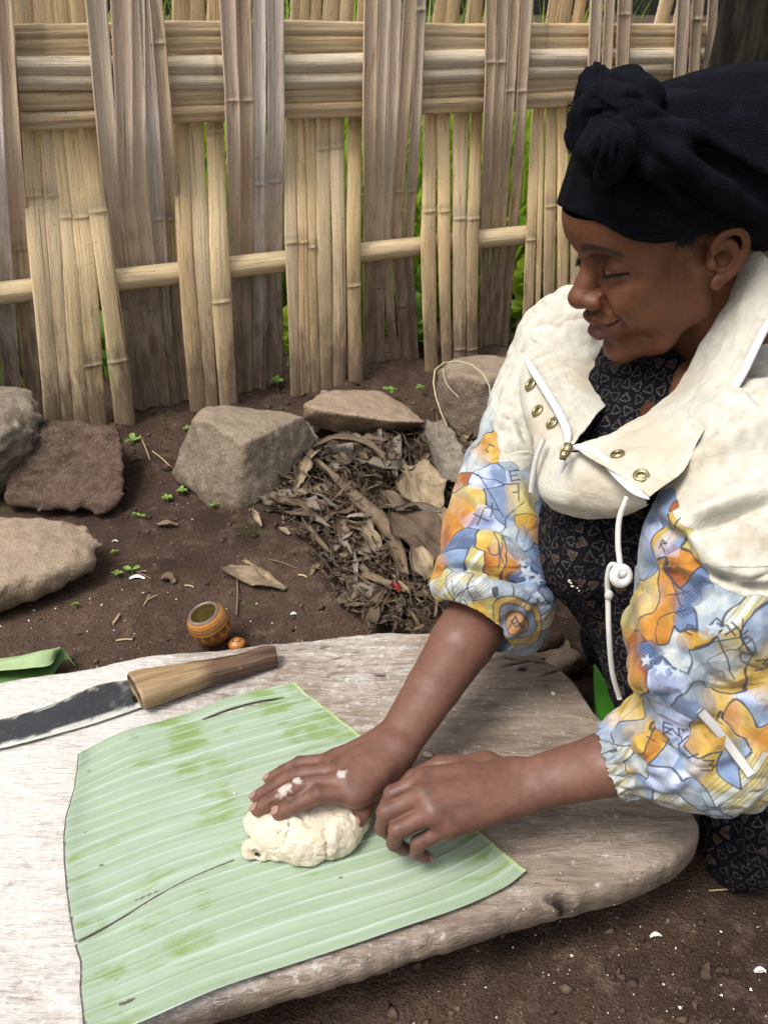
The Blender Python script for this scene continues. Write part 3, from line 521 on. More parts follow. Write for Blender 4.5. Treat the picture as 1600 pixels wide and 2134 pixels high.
litter('dried_leaf', 'upright tan leaf scrap just above the far cuff', [(868, 1140, .05), (880, 1175, .045), (893, 1205, .03)], (.02, .035, .03), MD[0], 6, .5, .2)
litter('dried_leaf', 'flat torn tan leaf piece lying alone on the bare soil', [(468, 1180, .008), (505, 1192, .012), (550, 1210, .010), (595, 1228, .006)], (.03, .045, .032, .008), MD[0], 7, .2, .3, wr=.003)
litter('dried_leaf_strip', 'narrow tan strip lying along the torn leaf piece on the bare soil', [(508, 1168, .014), (540, 1188, .014), (575, 1218, .008)], (.008, .012, .005), MD[0], 8, .5, .4)
litter('dried_leaf', 'greyish brown leaf pad at the right foot of the big angular boulder', [(545, 1030, .012), (590, 1042, .018), (640, 1052, .018), (672, 1062, .012)], (.03, .055, .05, .03), MD[2], 9, .2, .2, wr=.004, nl=24, nw=15)
litter('dried_leaf', 'brown curled leaf arching over the muddy slab', [(650, 935, .03), (700, 915, .05), (760, 925, .05), (800, 950, .03)], (.012, .03, .03, .012), MD[1], 10, .6, .5)
litter('dried_leaf', 'wrinkled grey leaf piece above the pale crumpled leaf', [(760, 960, .04), (800, 975, .05), (850, 970, .045)], (.03, .05, .03), MD[2], 11, .5, .3, wr=.005)
litter('dried_leaf', 'dark leaf flap over the dark hollow below the pale crumpled leaf', [(825, 1062, .05), (870, 1058, .055), (920, 1068, .05)], (.012, .024, .012), MD[2], 12, .6, .3)
litter('dried_leaf', 'pale grey leaf tatters near the lower end of the litter heap', [(705, 1255, .010), (750, 1240, .015), (800, 1255, .012), (820, 1290, .008)], (.03, .05, .05, .03), MD[2], 13, .3, .2, wr=.006)
litter('dried_leaf', 'tan leaf chip on the bare soil below the big angular boulder', [(325, 1092, .006), (348, 1090, .010), (370, 1094, .006)], (.008, .016, .006), MD[0], 14, .3, .2)
litter('dried_leaf', 'curled brown chip just right of the white eggshell fragment', [(337, 1208, .006), (350, 1200, .010), (364, 1212, .006)], (.010, .018, .006), MD[1], 15, .5, .5)
litter('dried_leaf_strip', 'pale strip ending at the foot of the big angular boulder', [(528, 1062, .012), (536, 1078, .012), (545, 1098, .006)], (.006, .014, .006), MD[0], 16, .5, .5)
litter('dried_leaf', 'tiny tan leaf chip beside the straw on the bare soil', [(582, 1100, .006), (592, 1104, .009), (604, 1112, .006)], (.006, .012, .005), MD[0], 17, .3, .3)
litter('dried_leaf', 'pale leaf scrap lying between board and litter under the far sleeve', [(1010, 1325, .01), (1070, 1330, .015), (1140, 1350, .012), (1190, 1350, .01)], (.03, .05, .05, .03), MD[0], 18, .3, .2, wr=.005)
# the heap: shreds of every size, each its own thing
def heap():
    r = np.random.default_rng(5); poly = [(600, 935), (700, 905), (870, 890), (985, 900), (990, 1090), (930, 1250), (870, 1312), (770, 1305), (690, 1225), (640, 1130), (560, 1050)]
    def inside(x, y):
        c = False
        for i in range(len(poly)):
            (x1, y1), (x2, y2) = poly[i], poly[i-1]
            if (y1 > y) != (y2 > y) and x < (x2-x1)*(y-y1)/(y2-y1)+x1: c = not c
        return c
    n = 0; fine = []
    while n < 1500:
        x, y = r.uniform(540, 1000), r.uniform(885, 1320)
        if not inside(x, y): continue
        a = r.normal(.6, .8) if r.random() < .7 else r.uniform(0, 3.14); L = (r.uniform(60, 130) if n < 45 else r.uniform(20, 95))*(1 if n < 190 else .5); P0 = on_ground(x, y, 0); z0 = r.uniform(.002, .030)
        dx, dy = math.cos(a)*L*.5, math.sin(a)*L*.5; pts = [on_ground(x-dx, y-dy, max(.002, z0+r.uniform(-.012, .004))), on_ground(x-dx*.3+r.uniform(-4, 4), y-dy*.3+r.uniform(-4, 4), z0+.004), on_ground(x+dx*.4+r.uniform(-5, 5), y+dy*.4+r.uniform(-5, 5), z0), on_ground(x+dx, y+dy, max(.002, z0+r.uniform(-.014, .0)))]
        w = r.uniform(.018, .040) if n < 45 else r.uniform(.004, .014) if n < 190 else r.uniform(.0015, .006)
        if n < 190:
            V, F, UV = ribbon_mesh(pts, (w*.6, w, w*.9, w*.3), r.uniform(.2, 1.1), r.uniform(-2, 2)*(.3 if n < 45 else 1), .0045 if n < 45 else .002, 16, 9, 100+n, .35); o = mesh_np('dried_leaf_shred', V, F, MD[[0, 1, 1, 1, 1, 2, 3, 3, 1, 2][int(r.integers(10))]], uv=UV); tag(o, 'small shred of dried leaf in the brown litter heap between the boulders and the board', 'dry leaf', 'shreds of the dried leaf heap')
        else: fine.append(ribbon_mesh(pts, (w*.6, w, w*.3), .6, r.uniform(-2, 2), .001, 6, 3, 100+n, .3))
        n += 1
    V = np.concatenate([q[0] for q in fine]); k = 0; F = []
    for q in fine: F.append(q[1]+k); k += len(q[0])
    tag(mesh_np('leaf_litter', V, np.concatenate(F), MD[3], uv=np.concatenate([q[2] for q in fine]), loc=(0, 0, 0)), 'fine dark fibres and crumbs filling the litter heap', kind='stuff')
heap()
# straws, twigs, stems
m_straw = NB('straw', .7, .3).out((.42, .31, .17)); m_twig = NB('twig_bark', .85, .2).out((.16, .11, .075)); m_stem = NB('dry_stem', .6, .3).out((.42, .38, .22))
def stick(name, label, pts, r, mat, cat, group=None):
    v, f = tube(cr(np.array(pts), 14), r, 6); tag(mesh_np(name, v, f, mat), label, cat, group)
for (a, b_, r_, m, lb) in [((495, 1203), (493, 1283), .0016, m_twig, 'thin brown straw pointing down from the torn leaf piece'), ((292, 908), (313, 958), .0012, m_straw, 'pale straw leaning at the foot of the last pale cane'), ((318, 940), (358, 975), .0014, m_straw, 'pale straw pointing at the big angular boulder'), ((305, 1190), (286, 1193), .0012, m_straw, 'short straw beside the eggshell fragment'), ((285, 1193), (316, 1207), .0012, m_twig, 'thin stalk running from the seedling by the eggshell'), ((236, 1300), (250, 1280), .0018, m_straw, 'short straw chip near the pale flat boulder'), ((242, 1335), (276, 1333), .0014, m_straw, 'pale straw chip left of the gourd cup'),
        ((300, 1262), (312, 1240), .0010, m_straw, 'hair-thin straw upright left of the gourd cup'), ((308, 1250), (328, 1240), .0009, m_straw, 'hair-thin straw crossing another left of the gourd cup'), ((622, 1198), (640, 1203), .0016, m_straw, 'short pale straw below the litter heap'), ((385, 1220), (404, 1224), .0014, m_straw, 'tiny straw chip above the gourd cup'), ((1475, 1856), (1600, 1852), .0010, m_straw, 'pale grass straw lying past the dress hem'), ((560, 1165), (620, 1185), .0012, m_twig, 'thin dark twig right of the torn leaf piece'), ((585, 1055), (690, 1085), .0016, m_straw, 'long tan straw below the litter heap')]:
    A, B = on_ground(*a, .003), on_ground(*b_, .003); stick('straw' if m is m_straw else 'twig', lb, [A, (A+B)/2+[.001, 0, .0015], B], r_, m, 'straw' if m is m_straw else 'twig')
stick('dry_stem', 'long pale grass stem arching over the rusty boulder', [at(1015, 862, 1.84), at(1022, 815, 1.84), at(1000, 772, 1.86), at(958, 753, 1.93), at(912, 762, 1.92), at(903, 800, 1.88), at(915, 850, 1.86), at(940, 905, 1.86), at(975, 945, 1.85)], .0016, m_stem, 'grass stem')
stick('dry_stem', 'thin pale grass stem hanging across the face of the rusty boulder', [at(922, 768, 1.90), at(930, 800, 1.88), at(955, 828, 1.87)], .0011, m_stem, 'grass stem')
stick('dry_stem', 'thin grey stem standing in front of the broad leaf sheath', [at(910, 860, 1.86), at(914, 920, 1.84), at(908, 985, 1.82)], .0012, m_twig, 'grass stem')
# seedlings
m_seed = mat_leaf('seedling_leaf', (.16, .30, .05), (.28, .44, .10), .5, .35, 30)
def seedling(px, py, size, nl, lb, seed, up=.012):
    P = on_ground(px, py, 0); rr = random.Random(seed); o = empty('seedling', tuple(P)); tag(o, lb, 'seedling', 'seedlings on the bare soil'); v, f = tube(np.array([P, P+[.001, 0, up*.5], P+[0, .001, up]]), .0006, 5); mesh_np('stem', v, f, m_seed, parent=o)
    for i in range(nl):
        a = i*6.28/nl+rr.uniform(-.4, .4); d = np.array([math.cos(a), math.sin(a), rr.uniform(.05, .5)]); b0 = P+[0, 0, up*(.8+.2*rr.random())]; V, F, UV = ribbon_mesh([b0, b0+d*size*.4, b0+d*size*.8-[0, 0, size*.05], b0+d*size-[0, 0, size*.15]], (size*.15, size*.75, size*.6, size*.06), .3, 0, .0004, 8, 5, seed+i, .05, .0004); mesh_np('leaf', V, F, m_seed, parent=o)
for i, (px, py, s, nl, lb) in enumerate([(277, 925, .022, 3, 'three-leaved seedling at the corner of the reddish boulder'), (380, 1030, .012, 5, 'tiny seedling at the left foot of the big angular boulder'), (350, 1045, .011, 6, 'feathery seedling on bare soil left of the big angular boulder'), (447, 1060, .009, 4, 'tiny seedling touching the lower edge of the big angular boulder'), (635, 970, .014, 6, 'feathery seedling at the right corner of the big angular boulder'), (648, 990, .016, 2, 'pale seedling beside the litter under the big angular boulder'), (276, 1195, .016, 2, 'round-leaved seedling beside the eggshell fragment'), (246, 1203, .010, 4, 'tiny seedling left of the eggshell fragment'), (240, 1158, .008, 3, 'tiny seedling at the right end of the pale flat boulder'),
        (295, 1082, .010, 2, 'seedling with pale round leaves on the bare soil'), (284, 1080, .008, 3, 'tiny seedling next to the pale round-leaved one'), (812, 835, .018, 4, 'upright seedling at the fence foot behind the flat stone'), (578, 815, .018, 5, 'seedling in the mud behind the big angular boulder'), (875, 828, .012, 5, 'seedling left of the rusty boulder'), (390, 900, .010, 3, 'tiny seedling at the top left of the big angular boulder'), (85, 860, .014, 5, 'seedling between the lichened boulder and the fence'), (158, 1268, .007, 3, 'tiny seedling under the pale flat boulder'), (1055, 800, .012, 3, 'seedling on top of the soil by the far shoulder')]): seedling(px, py, s, nl, lb, 70+i, .03 if py < 840 else .010)
# eggshell scrap and a red wrapper in the litter
for (px, py, s, lb, nm, cc) in [(286, 1205, .013, 'white eggshell fragment on the bare soil', 'eggshell', (.75, .74, .70)), (1365, 1952, .006, 'white crumb on the soil in front of the board end', 'crumb', (.7, .66, .62)), (1583, 2025, .006, 'white crumb at the right edge of the foreground soil', 'crumb', (.7, .66, .62)), (240, 1128, .005, 'small white crumb right of the pale flat boulder', 'crumb', (.72, .70, .66)), (612, 1280, .005, 'white crumb on the soil behind the knife', 'crumb', (.72, .70, .66))]:
    P = on_ground(px, py, .002); V, F, UV = ribbon_mesh([P-[s, 0, 0], P+[0, s*.2, .002], P+[s, 0, 0]], (s*.4, s*.9, s*.3), .5, .3, .001, 8, 5, int(px), .4, .0012); tag(mesh_np(nm, V, F, NB(nm, .6, .3).out(cc)), lb, nm)
mr_ = NB('red_film', .25, .6).out((.14, .012, .012)); P = on_ground(826, 1225, .03); V, F, UV = ribbon_mesh([P+[-.008, .016, .004], P, P+[.005, -.012, .0]], (.006, .011, .006), .8, 1.2, .003, 14, 9, 9, .4, .0005); tag(mesh_np('sweet_wrapper', V, F, mr_), 'crumpled red wrapper in the litter just left of the far cuff', 'wrapper')
# ================================================================ the board and what lies on it
BZ = .100
def mat_board():
    b = NB('floury_wood', .8, .25); p = b.pos(); g = b.map(p, (9, 42, 42), (0, 0, .22)); n1 = b.noise(g, 1, 5, .6, 1.2); n0 = b.noise(b.map(p, (26, 150, 150), (0, 0, .22)), 1, 4, .65, 1.5); n2 = b.noise(p, 5, 5, .62, .6); n3 = b.noise(p, 120, 4, .6)
    x = b.sep(p, 0); n4 = b.noise(b.map(p, (1, 2.4, 1), (0, 0, -.35)), 13, 5, .7, 1.5)
    wood = b.mix((.155, .115, .087), (.29, .232, .185), b.ramp(n1, [(.35, 0), (.65, 1)])); wood = b.mix(wood, (.12, .085, .062), b.ramp(n0, [(.26, .85), (.42, 0)]))
    amt = b.math('ADD', b.mr(x, -.50, .34, .68, -.04), b.math('MULTIPLY', b.math('SUBTRACT', n2, .5), .8)); amt = b.math('ADD', amt, b.math('MULTIPLY', b.math('SUBTRACT', n4, .5), .5)); amt = b.math('ADD', amt, b.math('MULTIPLY', b.math('SUBTRACT', n0, .5), .55))
    z = b.sep(p, 2); amt = b.math('MULTIPLY', amt, b.mr(z, .075, .097, .15, 1)); sc_ = b.noise(b.map(p, (30, 260, 260), (0, 0, .5)), 1, 4, .7, 2.0); amt = b.math('ADD', amt, b.math('MULTIPLY', b.math('SUBTRACT', sc_, .5), .6)); fl = b.ramp(amt, [(.20, 0), (.56, 1)]); c = b.mix(wood, (.49, .46, .43), fl); c = b.mix(c, (.60, .58, .555), b.ramp(b.math('ADD', n3, b.math('MULTIPLY', amt, .25)), [(.62, 0), (.78, .55)]))
    crack = b.ramp(b.noise(b.map(p, (3, 90, 90), (0, 0, .22)), 1, 3, .5, 2.5), [(.488, 0), (.496, .75), (.504, .75), (.512, 0)]); c = b.mix(c, (.06, .045, .035), b.math('MULTIPLY', crack, b.ramp(n2, [(.52, 0), (.62, .8)])))
    side = b.mr(z, .060, .094, 1, 0); c = b.mix(c, b.mix((.10, .065, .042), (.33, .25, .18), b.ramp(b.noise(p, 34, 5, .7), [(.35, 0), (.62, 1)])), b.math('MULTIPLY', side, .85))
    c = b.mix(c, (.018, .012, .009), b.attr('msk', 2))  # shade inside the pits painted in: mask darkens pits and cracks
    h = b.math('ADD', b.math('MULTIPLY', n1, 1.5), b.math('ADD', n0, b.math('MULTIPLY', n3, .6))); return b.out(c, .82, b.bump(h, .8, .003))
def build_board():
    far = np.array([atz(*q, BZ)[:2] for q in [(-420, 1475), (-200, 1440), (0, 1412), (180, 1384), (300, 1360), (450, 1343), (580, 1331), (740, 1314), (860, 1308), (1020, 1318), (1120, 1358), (1190, 1405), (1240, 1478), (1330, 1570), (1420, 1650), (1450, 1700)]])
    near = np.array([atz(*q, BZ-.006)[:2] for q in [(-500, 2380), (-200, 2290), (60, 2225), (340, 2124), (560, 2062), (760, 2010), (940, 1950), (1100, 1896), (1220, 1862), (1330, 1830), (1400, 1795), (1445, 1762), (1458, 1738)]])
    far = cr(far, 340); near = cr(near, 340)
    def rs(P, n):
        L = np.r_[0, np.cumsum(np.linalg.norm(np.diff(P, axis=0), axis=1))]; t = np.linspace(0, 1, n); t = 1-(1-t)**1.25; return np.stack([np.interp(t*L[-1], L, P[:, k]) for k in (0, 1)], 1)
    n = 430; A, B = rs(far, n), rs(near, n); dd_ = (B-A)/np.linalg.norm(B-A, axis=1, keepdims=True); B = B+dd_*(.0020*vn(np.c_[B, B[:, :1]*0], 28, 31)+.0012*vn(np.c_[B, B[:, :1]*0], 85, 32))[:, None]; A = A-dd_*(.003*vn(np.c_[A, A[:, :1]*0], 24, 33))[:, None]
    nt = 170; v = np.linspace(0, 1, nt); v = .35*v+.65*(.5-.5*np.cos(np.pi*v)); V = []
    G = A[:, None]*(1-v)[None, :, None]+B[:, None]*v[None, :, None]; W = np.linalg.norm(A-B, axis=1)[:, None]; e = np.minimum(v, 1-v)[None]*W; end = np.linalg.norm(G-B[-1], axis=-1)
    P3 = np.concatenate([G, np.zeros(G.shape[:2]+(1,))], -1); wob = 1+.30*vn(P3, 18, 3); r_ = .016*wob; top = BZ-r_*(1-np.sqrt(np.clip(1-(1-np.clip(e/r_, 0, 1))**2, 0, 1)))+.0010*fbm(P3, 9, 3, 2)+.0005*fbm(P3*np.array([.3, 1, 1]), 90, 2, 4)
    top = top-.0012*np.abs(fbm(P3, 45, 3, 9))*sstep(.03, 0, e)
    PM = np.zeros(top.shape)
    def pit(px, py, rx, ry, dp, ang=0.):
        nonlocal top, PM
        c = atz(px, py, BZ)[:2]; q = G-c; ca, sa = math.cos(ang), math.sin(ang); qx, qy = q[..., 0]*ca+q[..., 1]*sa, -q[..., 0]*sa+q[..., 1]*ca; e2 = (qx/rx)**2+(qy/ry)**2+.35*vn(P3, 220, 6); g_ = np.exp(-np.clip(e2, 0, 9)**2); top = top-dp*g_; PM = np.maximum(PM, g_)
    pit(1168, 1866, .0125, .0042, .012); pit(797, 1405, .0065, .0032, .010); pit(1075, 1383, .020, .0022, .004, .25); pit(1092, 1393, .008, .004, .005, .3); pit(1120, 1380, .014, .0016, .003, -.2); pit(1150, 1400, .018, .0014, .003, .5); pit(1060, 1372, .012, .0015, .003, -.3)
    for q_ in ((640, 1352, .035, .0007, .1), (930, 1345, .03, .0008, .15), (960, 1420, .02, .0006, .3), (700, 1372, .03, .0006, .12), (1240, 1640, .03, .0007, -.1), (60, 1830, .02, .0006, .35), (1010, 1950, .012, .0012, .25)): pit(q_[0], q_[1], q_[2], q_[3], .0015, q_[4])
    low = BZ-.036-.004*fbm(P3, 7, 2, 6)-.004*v[None]; V = np.concatenate([np.concatenate([G, top[..., None]], -1).reshape(-1, 3), np.concatenate([G+(P3[..., :2]*0), np.minimum(low+(1-np.clip(e/.016, 0, 1))**2*.009, top-.003)[..., None]], -1).reshape(-1, 3)]); k = n*nt
    F = grid_faces(n, nt); rim = np.concatenate([np.arange(nt), np.arange(1, n)*nt+nt-1, (n-1)*nt+np.arange(nt-2, -1, -1), np.arange(n-2, 0, -1)*nt]); r2 = np.roll(rim, -1)
    Fa = np.concatenate([F[:, ::-1], F+k, np.stack([rim, r2, r2+k, rim+k], 1)])
    # push the two rims outwards so the edge is round
    nrm = np.zeros((n, nt, 2)); d = (B-A)/np.maximum(W, 1e-6); eo = (1-np.clip(e/.010, 0, 1))**2*.006; G2 = G+np.where((v < .5)[None, :, None], -1, 1)*d[:, None]*eo[..., None]
    if np.cross(V[1]-V[0], V[nt]-V[0])[2] > 0: Fa = Fa[:, ::-1]
    o = mesh_np('wooden_board', V, Fa[:, ::-1] if vnorm(V, Fa)[nt*50+80][2] < 0 else Fa, mat_board(), loc=(0, .6, .06), fixn=True); am = o.data.attributes.new('msk', 'FLOAT', 'POINT'); am.data.foreach_set('value', np.concatenate([PM.ravel(), np.zeros(k)]).astype(np.float32)); tag(o, 'long low wooden board dusted white with flour, worn brown towards its rounded end', 'board')
build_board()
for i, (x, y) in enumerate([(-.45, .62), (.12, .66)]):
    r = np.random.default_rng(90+i); q = r.normal(size=(16, 3)); q /= np.linalg.norm(q, axis=1, keepdims=True); rock('support_stone', ['stone under the left part of the board', 'stone under the right part of the board'][i], None, MR6, .003, .01, h=.006, seed=90+i, ob=q*[.09, .07, .036]+[x, y, .026])
def crumbs(name, label, n, boxes, rmin, rmax, seed, m):
    def reg(r, k):
        P = np.concatenate([np.array([atz(r.uniform(b[0], b[1]), r.uniform(b[2], b[3]), BZ+.0015) for _ in range(k//len(boxes)+1)]) for b in boxes]); return P[:k]
    scatter(name, n, m, rmin, rmax, reg, label=label, seed=seed)
m_dough = NB('dough', .75, .3); pd = m_dough.obj(); nd1 = m_dough.noise(pd, 55, 5, .65); nd2 = m_dough.noise(pd, 300, 4, .7); m_dough = m_dough.out(m_dough.mix((.52, .445, .315), (.62, .56, .45), m_dough.ramp(nd1, [(.35, 0), (.6, 1)])), .78, m_dough.bump(m_dough.math('ADD', m_dough.math('MULTIPLY', nd1, 2), nd2), .8, .0025), Subsurface_Weight=.15, Subsurface_Scale=.003)
crumbs('flour_dust', 'white grains of flour scattered over the board', 700, [(0, 620, 1400, 1540), (860, 1250, 1400, 1600), (850, 1440, 1640, 1900), (0, 140, 1560, 2134), (560, 900, 1330, 1500)], .0003, .0011, 8, m_flour)
# ---- the cut banana leaf
def mat_banana():
    b = NB('banana_leaf', .42, .45); a = b.attr('uvp', 1); c = b.attr('Col'); u = b.sep(a, 0); v = b.sep(a, 1)
    sm = b.noise(b.map(a, (10.0, 34, 1)), 1, 4, .65, .8); st = b.noise(b.map(a, (2, 70, 1)), 1, 2, .5); bl = b.noise(b.map(a, (7.5, 2.2, 1), (0, 0, -.2)), 1, 3); fine = b.noise(b.map(a, (8, 900, 1)), 1, 2)
    green = b.mix((.13, .21, .055), (.19, .27, .09), st); bloom = b.mix((.215, .285, .18), (.285, .35, .265), b.ramp(st, [(.3, 0), (.7, 1)]))
    rub = b.ramp(b.math('ADD', sm, b.math('MULTIPLY', b.math('SUBTRACT', bl, .5), .95)), [(.56, 0), (.68, .9)]); col = b.mix(bloom, green, rub); col = b.mix(col, (.42, .48, .42), b.ramp(fine, [(.55, 0), (.75, .15)])); col = b.mix(col, c, b.attr('Col', 3)) if False else b.mix(col, c, b.attr('msk', 2))
    brown = b.ramp(b.noise(b.map(a, (90, 300, 1)), 1, 3), [(.70, 0), (.76, .7)]); col = b.mix(col, (.10, .085, .03), b.math('MULTIPLY', brown, b.ramp(bl, [(.5, 0), (.62, 1)])))
    b.out(col, b.mr(rub, 0, 1, .50, .30), b.bump(b.math('ADD', fine, b.math('MULTIPLY', st, 2)), .35, .001)); return b.m
def build_leaf():
    L = [(165, 1578), (158, 1620), (150, 1668), (137, 1722), (134, 1790), (139, 1850), (148, 1920), (158, 1975), (168, 2010), (167, 2060), (172, 2110), (180, 2185)]
    T = [(165, 1578), (205, 1552), (290, 1518), (400, 1484), (470, 1461), (540, 1442), (615, 1428)]
    R = [(615, 1428), (690, 1485), (760, 1540), (850, 1612), (950, 1690), (1030, 1758), (1097, 1816)]; B = [(180, 2185), (300, 2136), (450, 2068), (600, 2015), (800, 1950), (950, 1898), (1050, 1852), (1097, 1816)]
    z = BZ+.0036; nu, nv = 260, 300; Lc, Tc, Rc, Bc = [resample(cr(np.array([atz(*q, z)[:2] for q in E_]), 200), m) for E_, m in ((L, nv), (T, nu), (R, nv), (B, nu))]
    u = np.linspace(0, 1, nu)[:, None, None]; v = np.linspace(0, 1, nv)[None, :, None]; G = (1-u)*Lc[None]+u*Rc[None]+(1-v)*Tc[:, None]+v*Bc[:, None]-((1-u)*(1-v)*Lc[0]+u*(1-v)*Rc[0]+(1-u)*v*Lc[-1]+u*v*Rc[-1])
    U, Vv = np.meshgrid(np.linspace(0, 1, nu), np.linspace(0, 1, nv), indexing='ij')
    j1, j2 = int(.05*nv), int(.62*nv); vs1 = .035+.022*np.linspace(0, 1, nu); tq = np.linspace(0, 1, nu); vs2 = .708-.075*np.sin(np.clip(tq/.5, 0, 1)*np.pi/2)**1.3; rowv = np.arange(nv)
    Vv = np.stack([np.interp(rowv, [0, j1, j2, nv-1], [0, a1, a2, 1]) for a1, a2 in zip(vs1, vs2)]); G = np.stack([np.stack([np.interp(Vv[i]*(nv-1), rowv, G[i, :, k]) for k in (0, 1)], 1) for i in range(nu)])
    # veins: raised ribs running from the cut edge to the midrib
    vv = Vv+.010*fbm(np.stack([U*2, Vv*3, U*0], -1), 1, 2, 3); ph = vv*24; rib = np.abs((ph % 1)-.5)*2; ridge = np.exp(-((1-rib)/.16)**2); valley = rib; Z = z+.0011*ridge+.0007*np.sin(ph*2*np.pi*.5)+.0016*fbm(np.stack([U*2.2, Vv*4, U*0], -1), 1, 3, 5)
    Z += .0045*np.exp(-(U/.05)**2)*(.6+.5*vn(np.stack([U*0, Vv*9, U*0], -1), 1, 4))+.006*np.exp(-(Vv/.05)**2)*(.4+.4*vn(np.stack([U*5, Vv*0, U*0], -1), 1, 7))+.003*np.exp(-((1-Vv)/.03)**2)
    Z = np.maximum(Z, z-.0008); P = np.concatenate([G, Z[..., None]], -1)
    # two splits: rows part along a vein
    cut = np.zeros((nu, nv), bool)
    def split(jf, u0, u1, wmax, side=1):
        jj = np.full(nu, jf); t = (np.linspace(0, 1, nu)-u0)/(u1-u0); w_ = np.where((t >= 0) & (t <= 1), wmax*(np.sqrt(np.clip(1-t, 0, 1)) if side == 1 else np.sin(np.pi*np.clip(t, 0, 1))), 0)
        for i in range(nu):
            if w_[i] <= 0: continue
            j = min(max(jj[i], 1), nv-2); d = G[i, j+1]-G[i, j-1]; d = d/(np.linalg.norm(d)+1e-9); m = np.arange(nv) <= j; fall = np.exp(-np.abs(np.arange(nv)-j)/18.); P[i, :, 0] += np.where(m, -1, 1)*d[0]*w_[i]*.5*fall; P[i, :, 1] += np.where(m, -1, 1)*d[1]*w_[i]*.5*fall; P[i, :, 2] += np.where(m, 1, 0)*fall*.0002; cut[i, j] = True
    split(j2, 0, .42, .0022); split(j1, .54, .90, .0065, 2)
    Vx = P.reshape(-1, 3); F = grid_faces(nu, nv); keep = ~(cut.reshape(-1)[F[:, 0]]); F = F[keep]
    C = np.zeros((nu*nv, 3)); m = np.zeros(nu*nv); Uf, Vf = U.ravel(), Vv.ravel()
    vein = ridge.ravel()*.62*(.6+.4*vn(np.stack([Uf*9, Vf*30, Uf*0], 1))); C[:] = (.44, .51, .485); m = vein.clip(0, 1)
    ed = sstep(.008, .003, Uf+.002*vn(np.stack([Uf*0, Vf*120, Uf*0], 1))); C[ed > .3] = (.035, .025, .02); m = np.maximum(m, ed*.95); mid = sstep(.984, .992, Uf); C[mid > .3] = (.40, .48, .22); m = np.maximum(m, mid*.7)
    n2 = vn(np.stack([Uf*70, Vf*110, Uf*0], 1), 1, 6)+.5*vn(np.stack([Uf*160, Vf*200, Uf*0], 1), 1, 8)
    def blot(uc, vc, ru, rv, col):
        nonlocal m
        q = np.hypot((Uf-uc)/ru, (Vf-vc)/rv)+.35*n2; k = sstep(1.0, .7, q); C[k > .3] = col; m = np.maximum(m, k*.9)
    for q in [(.19, .655, .035, .004, (.035, .03, .03)), (.08, .86, .008, .003, (.04, .03, .03)), (.09, .93, .018, .006, (.05, .04, .03)), (.07, .36, .010, .004, (.05, .04, .03)), (.06, .10, .008, .004, (.05, .045, .02)), (.10, .50, .012, .006, (.06, .05, .02)), (.05, .60, .006, .004, (.05, .04, .03)), (.62, .80, .006, .004, (.10, .08, .02)), (.40, .20, .005, .003, (.06, .05, .02)), (.88, .66, .05, .012, (.16, .17, .03)), (.72, .55, .04, .014, (.15, .18, .03))]: blot(*q)
    uv = np.stack([Uf*.45, Vf*.55, np.zeros_like(Uf)], 1); n_ = len(Vx); th = .0011; N = vnorm(Vx, F); sg = np.sign(N[:, 2].mean()); bot = Vx-np.array([0, 0, th]); A = F if sg > 0 else F[:, ::-1]
    # closed underside and rims along every open edge
    E = np.concatenate([A[:, [0, 1]], A[:, [1, 2]], A[:, [2, 3]], A[:, [3, 0]]]); key = E[:, 0].astype(np.int64)*n_+E[:, 1]; rk = E[:, 1].astype(np.int64)*n_+E[:, 0]; bd = E[~np.isin(key, rk)]
    Fa = np.concatenate([A, A[:, ::-1]+n_, np.stack([bd[:, 1], bd[:, 0], bd[:, 0]+n_, bd[:, 1]+n_], 1)])
    o = mesh_np('banana_leaf', np.concatenate([Vx, bot]), Fa, mat_banana(), loc=(-.25, .55, BZ), col=np.concatenate([C, C]), uv=np.concatenate([uv, uv]), fixn=False)
    at_ = o.data.attributes.new('msk', 'FLOAT', 'POINT'); at_.data.foreach_set('value', np.concatenate([m, m]).astype(np.float32)); tag(o, 'large pale green ribbed piece of banana leaf laid flat on the board', 'leaf')
build_leaf()
